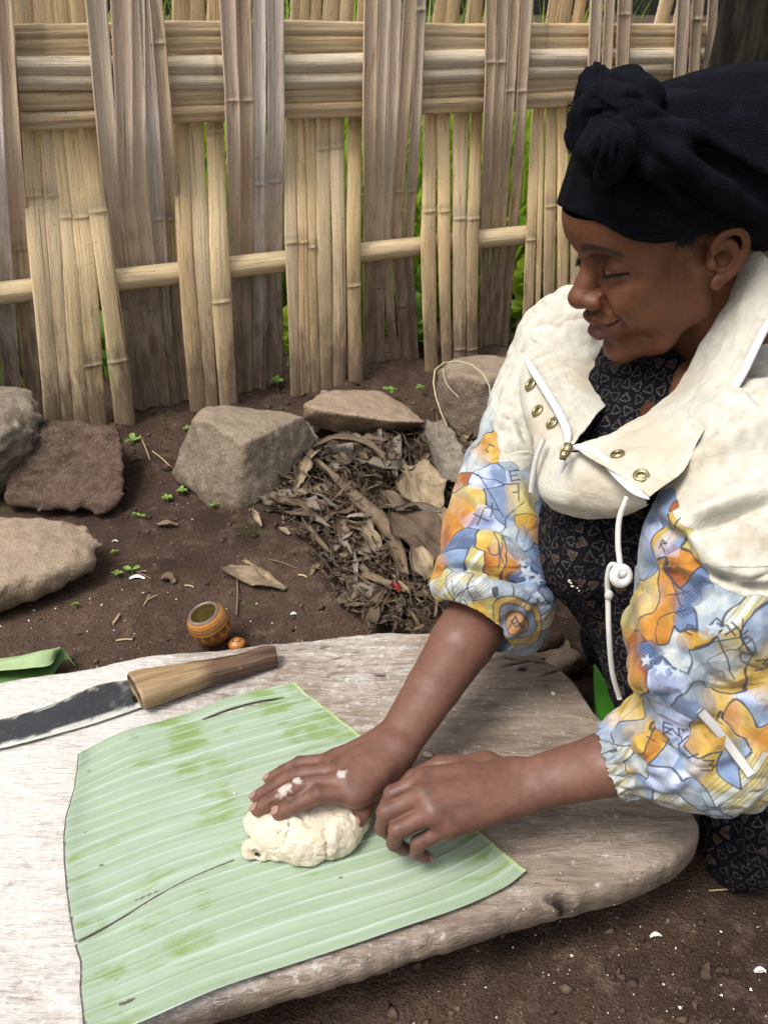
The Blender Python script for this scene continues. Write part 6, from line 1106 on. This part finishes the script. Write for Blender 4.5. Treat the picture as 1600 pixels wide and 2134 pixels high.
    # cream cloth: grime and water stains
    st = sstep(.15, .7, fbm(V, 11, 4, 51)); fine = fbm(V, 60, 3, 52); k = (white*(.22*st+.05*fine)).clip(0, 1)[:, None]; C = C*(1-k)+np.array([.40, .31, .19])*k
    for (px, py, r) in [(1545, 1115, .012), (1520, 1150, .007), (1560, 690, .010), (1105, 770, .008), (1590, 1130, .009), (1480, 930, .006)]:
        k = (.35*sstep(1.2, .2, np.linalg.norm(V-sf2(px, py), axis=1)/r+.5*vn(V, 120, 6))*white)[:, None]; C = C*(1-k)+np.array([.36, .27, .16])*k
    return V, Q, np.clip(C, 0, 1), sf2, N
def mat_cloth(name, rough=.85, weave=1400, tint=1.0, spec=.25, sheen=.15):
    b = NB(name, rough, spec); p = b.pos(); c = b.attr(); n = b.noise(p, 60, 5, .6); rg = b.math('ABSOLUTE', b.math('SUBTRACT', b.noise(p, 42, 3, .5, 1.2), .5)); rg = b.math('MULTIPLY', b.mr(rg, 0, .10, 0, 1), 1.0, clamp=True); wv = b.noise(p, weave, 2)
    col = b.mix(c, b.mix(c, (.62, .55, .42), .0 if tint == 1 else .2), 1.0)
    col = b.mix(col, b.ramp(n, [(.3, .86), (.7, 1.0)]), 1.0, 'MULTIPLY'); fine = b.noise(p, 180, 4, .65)
    h = b.math('ADD', b.math('MULTIPLY', wv, .25), b.math('ADD', b.math('MULTIPLY', n, 1.8), b.math('ADD', b.math('MULTIPLY', fine, .8), b.math('MULTIPLY', rg, .5))))
    return b.out(col, rough, b.bump(h, .45, .0012), Sheen_Weight=sheen)

# ================================================================ dress with its leaf print
def build_dress():
    f = Field((.12, .50, -.002), (.70, 1.15, .52), .003)
    a, b_, c = at(1358, 885, 1.02), at(1322, 1120, 1.02), at(1432, 1440, 1.0)
    f.cap(at(1345, 800, 1.05), a, .070, .080, .02); f.cap(at(1270, 860, 1.03), at(1250, 1000, .99), .045, .04, .03); f.cap(a, b_, .080, .102, .02); f.cap(b_, c, .100, .074, .03); f.cap(c, (.46, .80, .12), .074, .09, .04)
    f.cap(at(1290, 930, .98), at(1230, 1180, .97), .03, .045, .03)
    f.cap((.55, .76, .16), (.415, .662, .066), .085, .052, .03); f.cap((.415, .662, .066), (.388, .655, .04), .05, .040, .02)
    f.cap((.415, .70, .08), (.62, .73, .05), .06, .06, .03); f.cap((.50, .95, .12), (.34, 1.0, .07), .10, .06, .04)
    V, Q = f.mesh(); V = relax(V, Q, 2, .5); V, Q = subdiv(V, Q); V = relax(V, Q, 1, .5); N = vnorm(V, Q); sf = Surf(V, N)
    V = V+N*(.004*fbm(V*np.array([1, 1, .4]), 14, 3, 61)+.0015*fbm(V, 50, 2, 62))[:, None]
    for pix, wd, am in [([(1200, 1060), (1190, 1150), (1240, 1250)], .010, .006), ([(1260, 1080), (1250, 1200), (1270, 1330)], .010, -.006), ([(1470, 1790), (1530, 1800), (1590, 1780)], .004, -.005), ([(1465, 1740), (1530, 1750), (1580, 1735)], .005, .003),
                        ([(1480, 1830), (1540, 1835), (1590, 1815)], .004, -.004), ([(1470, 1690), (1530, 1700), (1580, 1690)], .005, -.003)]: fold(V, N, sf, pix, wd, am)
    N = vnorm(V, Q)
    # print: small ivy leaves drawn in outline, in local cells
    n = len(V); C = np.tile([.0055, .005, .008], (n, 1)); g = .0132
    ref = np.stack([V@np.array([.87, -.5, 0]), V@np.array([.13, .22, .97])], 1)+.002*np.stack([vn(V, 30, 3), vn(V, 30, 4)], 1)
    row = np.floor(ref[:, 1]/g); u = ref[:, 0]/g+.5*(row % 2); cu = np.floor(u); hsh = _hash(cu.astype(np.int64), row.astype(np.int64), np.zeros(n, np.int64), 5)
    du = (u-cu-.5+.12*hsh); dv = (ref[:, 1]/g-row-.5); an = hsh*9.4; x = du*np.cos(an)-dv*np.sin(an); y = du*np.sin(an)+dv*np.cos(an)
    r = np.hypot(x, y); th = np.arctan2(x, y); R = .30+.085*np.cos(3*th)-.05*np.cos(th)+.02*np.cos(9*th)
    ln = sstep(.062, .025, np.abs(r-R)); k = (.33*ln*(.7+.3*hsh))[:, None]; C = C*(1-k)+np.array([.27, .24, .19])*k
    br = (hsh > .55)*sstep(.02, -.03, r-R*.75); k = (.30*(hsh > .7)*br)[:, None]; C = C*(1-k)+np.array([.16, .075, .03])*k
    dot = sstep(.05, .03, np.hypot((u % 1)-.03, dv+.45)); k = .5*dot[:, None]; C = C*(1-k)+np.array([.2, .2, .17])*k
    dk = dseg(V, at(1378, 790, .985), at(1345, 870, .935))[0]; k = sstep(.009, .006, dk)[:, None]; C = C*(1-k)+np.array([.075, .029, .014])*k
    return V, Q, C, sf

# ================================================================ headscarf
def build_scarf():
    f = Field((-178, -118, -70), (150, 112, 190), 1.7) if False else Field(mm(-190, -120, -75), mm(150, 114, 195), .0017)
    f.ell(mm(-6, 0, 46), mm(101, 80, 84), .01); f.ell(mm(54, 0, 46), mm(57.5, 73.5, 54), .02)
    f.ell(mm(-45, 0, 62), mm(112, 92, 82), .03); f.ell(mm(-85, 0, 45), mm(92, 86, 84), .03)
    f.ell(mm(20, 0, 78), mm(72, 66, 62), .03)
    X = f.ax[0][:, None, None]; Y = f.ax[1][None, :, None]; Z = f.ax[2][None, None, :]
    ze = np.interp(X[:, 0, 0]*1000, [-190, -110, -70, -40, -26, -14, 0, 30, 55, 80, 100, 118], [-40, -46, -34, -8, 8, 26, 30, 27, 31, 45, 61, 78])[:, None, None]/1000.
    d = (ze-Z).astype(np.float32); k = .003; h = np.maximum(k-np.abs(f.F-d), 0)/k; f.F = (np.maximum(f.F, d)+h*h*k*.25).astype(np.float32)
    v0, q0 = f.mesh(); w0 = H2W(v0*1000); s0 = Surf(w0, vnorm(w0, q0))
    def K(px, py, dd):
        P = s0(px, py); return W2H(at(px, py, (P-CP)@CF+(dd-.905)*1.3))/1000.
    # knot: turned loop, upper tuft, hanging tail, gathered band
    f.chain([K(1218, 295, .895), K(1222, 250, .885), K(1255, 215, .878), K(1300, 225, .878), K(1322, 262, .890)], [.013, .017, .019, .018, .012], .0025)
    f.chain([K(1240, 205, .905), K(1240, 172, .912), K(1244, 138, .915)], [.019, .016, .006], .003)
    f.chain([K(1265, 185, .905), K(1310, 180, .90), K(1345, 205, .895), K(1345, 245, .90)], [.014, .017, .015, .010], .0025)
    f.chain([K(1280, 262, .870), K(1278, 305, .868), K(1270, 348, .880)], [.011, .020, .015], .003)
    f.chain([K(1245, 270, .880), K(1232, 315, .878), K(1234, 345, .885)], [.012, .016, .013], .0025)
    f.chain([K(1212, 240, .91), K(1204, 285, .912), K(1204, 320, .92)], [.010, .012, .009], .003)
    f.chain([K(1320, 262, .885), K(1400, 330, .893), K(1500, 400, .90), K(1585, 450, .905)], [.012, .013, .011, .008], .008)
    f.chain([K(1335, 245, .888), K(1440, 280, .895), K(1590, 360, .905)], [.010, .011, .007], .008)
    f.chain([K(1300, 280, .887), K(1345, 350, .893), K(1430, 430, .905)], [.010, .009, .004], .007)
    V, Q = f.mesh(); V = relax(V, Q, 2, .5); W = H2W(V*1000); N = vnorm(W, Q); sf = Surf(W, N)
    kc = at(1300, 262, .90); q = W-kc; ax = sf(1300, 262)-HO; ax /= np.linalg.norm(ax); q = q-(q@ax)[:, None]*ax; e1 = np.cross(ax, [0, 0, 1.]); e1 /= np.linalg.norm(e1); e2 = np.cross(ax, e1)
    rad = np.linalg.norm(W-kc, axis=1); th = np.arctan2(q@e2, q@e1)
    env = sstep(.02, .05, rad)*sstep(.26, .09, rad)
    W = W+N*(env*(.0022*np.sin(th*13+1.8*vn(W, 9, 3))+.0012*np.sin(th*29+3*vn(W, 12, 4)))*(.6+.4*vn(W, 10, 9)))[:, None]
    W = W+N*(.0018*fbm(W, 24, 3, 71))[:, None]
    for pix, wd, am in [([(1240, 215), (1290, 240), (1320, 280)], .004, -.007), ([(1215, 250), (1260, 232), (1300, 250)], .003, -.004), ([(1255, 260), (1235, 320), (1230, 370)], .003, -.005), ([(1285, 260), (1290, 320), (1270, 380)], .003, -.004), ([(1270, 270), (1262, 330), (1255, 380)], .0025, -.0035),
        ([(1225, 215), (1245, 180), (1245, 140)], .003, -.004), ([(1280, 205), (1320, 195), (1350, 210)], .003, -.004), ([(1330, 245), (1360, 240), (1400, 235)], .004, -.004), ([(1330, 290), (1420, 380), (1560, 470)], .006, -.006), ([(1340, 275), (1450, 360), (1590, 440)], .008, .005),
        ([(1350, 262), (1470, 320), (1598, 380)], .006, -.004), ([(1300, 330), (1350, 420), (1470, 470)], .007, -.004), ([(1250, 400), (1330, 440), (1440, 480)], .008, .003), ([(1340, 230), (1440, 200), (1560, 230)], .010, .003), ([(1235, 230), (1275, 222), (1315, 250)], .0025, .003), ([(1228, 245), (1268, 238), (1305, 265)], .002, -.003)]:
        fold(W, N, sf, pix, wd, am)
    return W, Q, sf
def mat_scarf():
    b = NB('black_knit', .75, .06); p = b.obj(); vz = b.vor(p, 620, 'F1', 0, .25); n = b.noise(p, 30, 4)
    hole = b.ramp(vz, [(.25, 1), (.62, 0)]); col = b.mix((.001, .001, .0015), (.0065, .0075, .013), hole)
    col = b.mix(col, b.mix(col, (.016, .019, .030), .6), b.ramp(n, [(.5, 0), (.75, .5)]))
    return b.out(col, .75, b.bump(hole, .9, .0012), Sheen_Weight=.0, Sheen_Roughness=.4)
# ================================================================ assemble the person
def build_person():
    root = empty('person', (.40, .80, 0))
    tag(root, 'woman in black headscarf and cream jacket bending over the board and pressing dough', 'person')
    skin = mat_skin(); cream_c = None
    parts = []
    hv, hq = build_head(); parts.append((H2W(hv), hq, head_color(hv)))
    for H in (RH, LH):
        V, Q, C, nrm, ax, side = build_arm(H); H['nrm'] = nrm; parts.append((V, Q, C))
    # flour on the working hand
    V, Q, C = parts[1]
    for (q, r) in ((RH['pip'][1]*.5+RH['dip'][1]*.5, .010), (RH['mcp'][1], .006), (RH['pip'][1], .006)):
        k = (.6*sstep(1.1, .5, np.linalg.norm(V-q-RH['nrm']*.007, axis=1)/r+.5*fbm(V, 220, 2, 5)))[:, None]; C[:] = C*(1-k)+np.array([.62, .57, .53])*k
    tv, tq = build_torso(); parts.append((tv, tq, np.tile([.150, .060, .028], (len(tv), 1))))
    V = []; Q = []; C = []; k = 0
    for v, q, c in parts: V.append(v); Q.append(q+k); C.append(c); k += len(v)
    mesh_np('body', np.concatenate(V), np.concatenate(Q), skin, parent=root, col=np.concatenate(C))
    print('body', time.time()-T0)
    # eyelashes, hair at the temple
    lash = []
    for s in (1, -1):
        for i in range(26):
            t = i/25.; P0 = cr(np.array([[86.3, 21*s, EZ-3.8], [89.5, 31*s, EZ-7.2], [77.5, 49*s, EZ-3.6]]), 26)[i]; d = np.array([.75, .25*s*(t-.3), -.75]); L = 5+2.5*math.sin(t*3.1)
            pts = np.array([P0, P0+d*L*.5, P0+d*L+np.array([0, 0, 1.0])]); lash.append(tube(H2W(pts), [.00034, .00026, .00008], 4))
    V, Fc = join(lash); hm = NB('black_hair', .6, .3).out((.008, .006, .005)); mesh_np('eyelashes', V, Fc, hm, parent=root)
    hv = []
    base = mesh_hair_roots()
    for P0, n_, d in base:
        a = np.array(P0); L = random.uniform(.003, .006); hv.append(tube(np.array([a, a+(d+.5*n_)*L*.6, a+(d*1.2+.15*n_)*L]), [.0002, .00018, .00006], 3, cap=False))
    if hv: V, Fc = join(hv); tag(mesh_np('hair', V, Fc, hm, parent=root), kind='stuff')
    # tooth glimpse
    V, Fc = join([ell_mesh(H2W([[91, 5.5*i, -56.5]])[0], (.004, .0026, .0045), 8, 6) for i in (-1, 0, 1)]); mesh_np('teeth', V, Fc, NB('enamel', .3, .5).out((.55, .48, .38)), parent=root)
    # dress
    V, Q, C, sfd = build_dress(); mesh_np('dress', V, Q, mat_cloth('dark_leaf_print', .9, 900, 1.0, .08, .0), parent=root, col=C)
    print('dress', time.time()-T0)
    # scarf
    W, Q, sfs = build_scarf(); ms = mat_scarf(); scarf = mesh_np('headscarf', W, Q, ms, parent=root)
    fr = []
    for i in range(110):
        t = random.random(); P0 = at(1192+random.uniform(-8, 12), 215+t*105, .905+random.uniform(-.006, .01)); L = random.uniform(3, 13)
        P1 = at(1192-L*.6, 215+t*105+random.uniform(-4, 5), .903); P2 = at(1190-L, 215+t*105+random.uniform(-5, 9), .902); fr.append(tube(np.array([P0+[.012, 0, 0], P0, P1, P2]), [.0005, .00045, .0004, .0002], 4))
    V, Fc = join(fr); tag(mesh_np('frayed_edge', V, Fc, ms, parent=scarf), kind='stuff')
    print('scarf', time.time()-T0)
    # jacket
    V, Q, C, sf, NJ = build_jacket(); mj = mat_cloth('jacket_cloth', .82); jac = mesh_np('jacket', V, Q, mj, parent=root, col=C); print('jacket', time.time()-T0, len(V))
    def cream(V, seed=0, dirt=.35, stitch=None, UV=None):
        st = sstep(.0, .6, fbm(V, 16, 4, seed)); C = np.tile(CREAM, (len(V), 1)); k = (dirt*st+.06*fbm(V, 70, 3, seed+1)).clip(0, 1)[:, None]; C = C*(1-k)+np.array([.44, .35, .22])*k
        if UV is not None and stitch:
            for (axis, pos, w_) in stitch:
                k = (.5*sstep(w_, w_*.4, np.abs(UV[:, axis]-pos)))[:, None]; C = C*(1-k)+np.array([.42, .36, .26])*k
        return C
    def sheet(name, ctrl, nu, nv, seed, parent, wr=.0018, dirt=.35, stitch=None, pucker=None, label=None):
        V, Fq, UV, G = loft(ctrl, nu, nv, wr, seed)
        if pucker is not None:
            ax_, lo_, hi_, fr_ = pucker; m = sstep(lo_-.05, lo_, UV[:, ax_])*sstep(hi_+.05, hi_, UV[:, ax_]); N = vnorm(V, Fq); V = V+N*(m*.0009*np.sin(UV[:, 1-ax_]*fr_+2*vn(V, 60, 2)))[:, None]
        o = mesh_np(name, V, Fq, mj, parent=parent, col=cream(V, seed, dirt, stitch, UV)); tag(o, label); return o, G
    S1 = [[(1552, 508, .885), (1592, 530, .865), (1640, 600, .86)], [(1506, 630, .905), (1552, 625, .865), (1606, 668, .845)], [(1448, 745, .915), (1505, 738, .862), (1556, 760, .835)], [(1388, 828, .915), (1446, 835, .850), (1496, 845, .825)],
          [(1305, 882, .90), (1385, 905, .840), (1455, 915, .815)], [(1240, 918, .885), (1325, 955, .825), (1420, 985, .80)], [(1194, 932, .875), (1278, 985, .820), (1352, 1037, .79)]]
    c1, G1 = sheet('collar', S1, 150, 60, 81, jac, .0024, .40, [(1, .90, .012), (1, .78, .010)], (1, .80, .97, 150))
    S2 = [[(1118, 700, 1.075), (1195, 640, 1.10), (1290, 620, 1.10)], [(1096, 745, 1.03), (1178, 715, 1.05), (1300, 750, 1.065)], [(1130, 800, .985), (1205, 785, 1.0), (1312, 800, 1.02)], [(1166, 862, .935), (1208, 850, .945), (1262, 845, .965)], [(1187, 907, .90), (1201, 900, .905), (1222, 888, .912)], [(1181, 938, .885), (1187, 934, .885), (1197, 927, .886)]]
    c2, G2 = sheet('lapel', S2, 110, 60, 91, jac, .0022, .55, [(1, .06, .012), (1, .22, .012), (1, .36, .012), (0, .24, .006), (0, .30, .006), (0, .42, .006)], (1, .02, .38, 120), 'stained inside of the turned-back jacket front')
    S4 = [[(1096, 748, 1.035), (1120, 800, .995), (1152, 852, .955), (1178, 905, .91), (1180, 940, .892), (1240, 948, .872), (1292, 1000, .838), (1345, 1040, .80)],
          [(1084, 775, 1.04), (1096, 835, 1.0), (1124, 892, .955), (1136, 935, .925), (1160, 985, .895), (1232, 1000, .858), (1292, 1025, .835), (1346, 1046, .803)],
          [(1085, 790, 1.05), (1090, 850, 1.015), (1108, 900, .975), (1118, 975, .935), (1140, 1030, .905), (1220, 1050, .872), (1290, 1058, .845), (1346, 1052, .808)],
          [(1088, 800, 1.06), (1093, 860, 1.03), (1112, 912, .99), (1128, 1010, .945), (1148, 1052, .925), (1215, 1082, .90), (1290, 1078, .865), (1350, 1052, .82)]]
    c4, G4 = sheet('front_panel', [list(r) for r in zip(*S4)], 150, 50, 97, jac, .0020, .40, [(1, .93, .015), (0, .50, .006)])
    # white zip tape along both edges, with teeth
    zw = mat_cloth('zip_tape', .7); zm = NB('brass', .35, .5).out((.30, .24, .13), .38, None, Metallic=.9)
    def zipper(P, wd=.0045):
        P = resample(cr(P, 60), 90); V, Fc = tube(P, wd*np.minimum(1, np.minimum(np.arange(90)+1, 90-np.arange(90))/14.)**.7, 8, .35, up=(CP-P.mean(0))/np.linalg.norm(CP-P.mean(0))); mesh_np('zip_tape', V, Fc, zw, parent=jac, col=np.tile([.60, .58, .60], (len(V), 1)))
    zipper(np.array([at(1092, 742, 1.028), at(1112, 775, 1.0), at(1140, 820, .965), at(1165, 862, .928), at(1182, 905, .895), at(1178, 942, .878)]))
    zipper(np.array([at(1180, 942, .876), at(1205, 932, .868), at(1245, 945, .852), at(1290, 995, .815), at(1325, 1025, .797), at(1352, 1040, .785)]), .0042)
    zipper(np.array([at(1178, 950, .880), at(1166, 985, .888), at(1164, 1015, .893), at(1172, 1050, .902)]), .003)
    zipper(np.array([at(1625, 640, .840), at(1590, 690, .838), at(1548, 775, .830), at(1512, 832, .824)]), .0042)
    pl = [ring_mesh(at(1178, 940, .868), (0, -1, .5), .004, .0014), tube(np.array([at(1176, 940, .866), at(1172, 958, .862)]), .0035, 8, .4), tube(np.array([at(1185, 925, .870), at(1174, 950, .866)]), .0045, 8, .6)]
    V, Fc = join(pl); mesh_np('zip_pull', V, Fc, zm, parent=jac)
    # brass eyelets: ring and dark hole as sub-parts of the jacket
    eye = NB('eyelet_brass', .3, .5).out((.34, .29, .16), .36, None, Metallic=.9)
    def near_pt(G, px, py):
        q = G.reshape(-1, 3); e = q-CP; d = e@CF; i = np.argmin(np.hypot(800+FPX*(e@CR)/d-px, 1067-FPX*(e@CU)/d-py)); return q[i]
    for (px, py, G, r) in [(1286, 946, G1, .0068), (1335, 991, G1, .0074), (1105, 801, G4, .0082), (1119, 856, G4, .0074), (1150, 881, G4, .0076)]:
        P = near_pt(G, px, py); P = at(px, py, (P-CP)@CF-.0035); g = G.reshape(-1, 3); i = np.argsort(np.linalg.norm(g-P, axis=1))[:60]; c_ = g[i]-g[i].mean(0); n = np.linalg.svd(c_)[2][2]; n = n*np.sign(n@(CP-P))
        V, Fc = join([ring_mesh(P, n, r*.78, r*.26), ring_mesh(P+n*.0008, n, r*.55, r*.12), disc_mesh(P-n*.0006, n, r*.7)]); mesh_np('eyelet', V, Fc, eye, parent=jac)
    # drawcords and toggle
    cord = NB('white_cord', .8, .3); tw = cord.wave(cord.obj(), 260, 1, 2, 'BANDS', 'DIAGONAL'); cord = cord.out((.58, .565, .53), .8, cord.bump(tw, .8, .0008))
    def cordm(P, r=.0026): V, Fc = tube(cr(np.array(P), 70), r, 10); return V, Fc
    m1 = join([cordm([at(1306, 1035, .80), at(1290, 1080, .80), at(1287, 1130, .795), at(1291, 1175, .79)]), cordm([at(1290, 1180, .785), at(1272, 1178, .79), at(1265, 1205, .795), at(1266, 1245, .80), at(1268, 1320, .80), at(1275, 1400, .815), at(1290, 1455, .83)], .0024),
               ell_mesh(at(1268, 1240, .797), (.004, .004, .005), 10, 8)])
    mesh_np('drawcord', *m1, cord, parent=jac)
    mesh_np('toggle', *join([ring_mesh(at(1293, 1200, .785), (.25, -1, .45), .0065, .0046), ell_mesh(at(1296, 1196, .783), (.004, .003, .004), 10, 8)]), NB('white_plastic', .35, .5).out((.60, .585, .57)), parent=jac)
    mesh_np('drawcord', *cordm([at(1132, 915, .91), at(1118, 950, .91), at(1110, 990, .915), at(1106, 1025, .92)], .0028), cord, parent=jac)
    mesh_np('sleeve_tape', *tube(cr(np.array([sf(px, py)+np.array([-.001, -.002, .001]) for px, py in ((1462, 1482), (1490, 1515), (1525, 1565), (1562, 1618))]), 24), .0042, 8, .2, up=(-.2, -.8, .55)), NB('tape_white', .8, .2).out((.50, .48, .46)), parent=jac)
    gm = NB('grass_scrap', .5, .4).out((.05, .26, .05)); mesh_np('grass_scrap', *tube(cr(np.array([sfd(px, py)+np.array([-.001, -.003, .001]) for px, py in ((1200, 1140), (1193, 1160), (1187, 1188))]), 10), np.array([.0006, .0014, .0018, .0019, .0018, .0016, .0014, .0012, .0009, .0005]), 6, .35), gm, parent=root)
    mesh_np('dough_smear', *join([ell_mesh(sfd(px, py)+np.array([-.001, -.002, .0]), (rx, .0012, rz), 8, 6) for px, py, rx, rz in ((1182, 1210, .002, .0022), (1187, 1217, .0015, .0012), (1191, 1224, .0024, .0012), (1199, 1226, .0012, .0010), (1203, 1232, .0008, .0012))]), m_dough, parent=root)
    return root
def ell_mesh(c, r, nu=12, nv=8):
    th = np.linspace(0, 2*np.pi, nu, endpoint=False); ph = np.linspace(0.02, np.pi-.02, nv); T, Ph = np.meshgrid(th, ph, indexing='ij')
    V = np.stack([np.cos(T)*np.sin(Ph)*r[0], np.sin(T)*np.sin(Ph)*r[1], np.cos(Ph)*r[2]], -1).reshape(-1, 3)+np.array(c); return V, [list(map(int, f)) for f in grid_faces(nu, nv, closed_u=True)[:, ::-1]]
def ring_mesh(c, n, R, r, nu=22, nv=8):
    n = np.array(n, float); n /= np.linalg.norm(n); x = np.cross(n, [0, 0, 1.]); x = x/np.linalg.norm(x) if np.linalg.norm(x) > 1e-3 else np.array([1., 0, 0]); y = np.cross(n, x)
    T, Ph = np.meshgrid(np.linspace(0, 2*np.pi, nu, endpoint=False), np.linspace(0, 2*np.pi, nv, endpoint=False), indexing='ij'); T, Ph = T.ravel()[:, None], Ph.ravel()[:, None]
    rd = np.cos(T)*x+np.sin(T)*y; V = np.array(c)+rd*(R+r*np.cos(Ph))+n*r*np.sin(Ph); return V, [list(map(int, f)) for f in grid_faces(nu, nv, closed_v=True, closed_u=True)]
def disc_mesh(c, n, R, nu=16):
    n = np.array(n, float); n /= np.linalg.norm(n); x = np.cross(n, [0, 0, 1.]); x = x/np.linalg.norm(x) if np.linalg.norm(x) > 1e-3 else np.array([1., 0, 0]); y = np.cross(n, x)
    t = np.linspace(0, 2*np.pi, nu, endpoint=False)[:, None]; return np.array(c)+R*(np.cos(t)*x+np.sin(t)*y), [list(range(nu))]
def mesh_hair_roots():
    """short hairs in front of and behind the ear, under the scarf's edge (head millimetres -> world)"""
    out = []
    for i in range(420):
        for _ in range(3):
            x = random.uniform(4, 42); z = random.uniform(10, 34)
            if z > 12+(x-4)*.25 and z > 34-(x-4)*.9-4: break
        y = 59+.20*(30-x)*.6; s = 1
        y = math.sqrt(max(0, 1-((x+8)/92)**2-((z-45)/78)**2))*72+1 if True else y
        P = H2W([[x, y, z]])[0]; n = HM@np.array([.1, 1, -.1]); d = HM@np.array([random.uniform(-1, -.2), .0, random.uniform(-.9, -.2)]); d = d/np.linalg.norm(d); out.append((P, n/np.linalg.norm(n), d))
    return out
person = build_person()
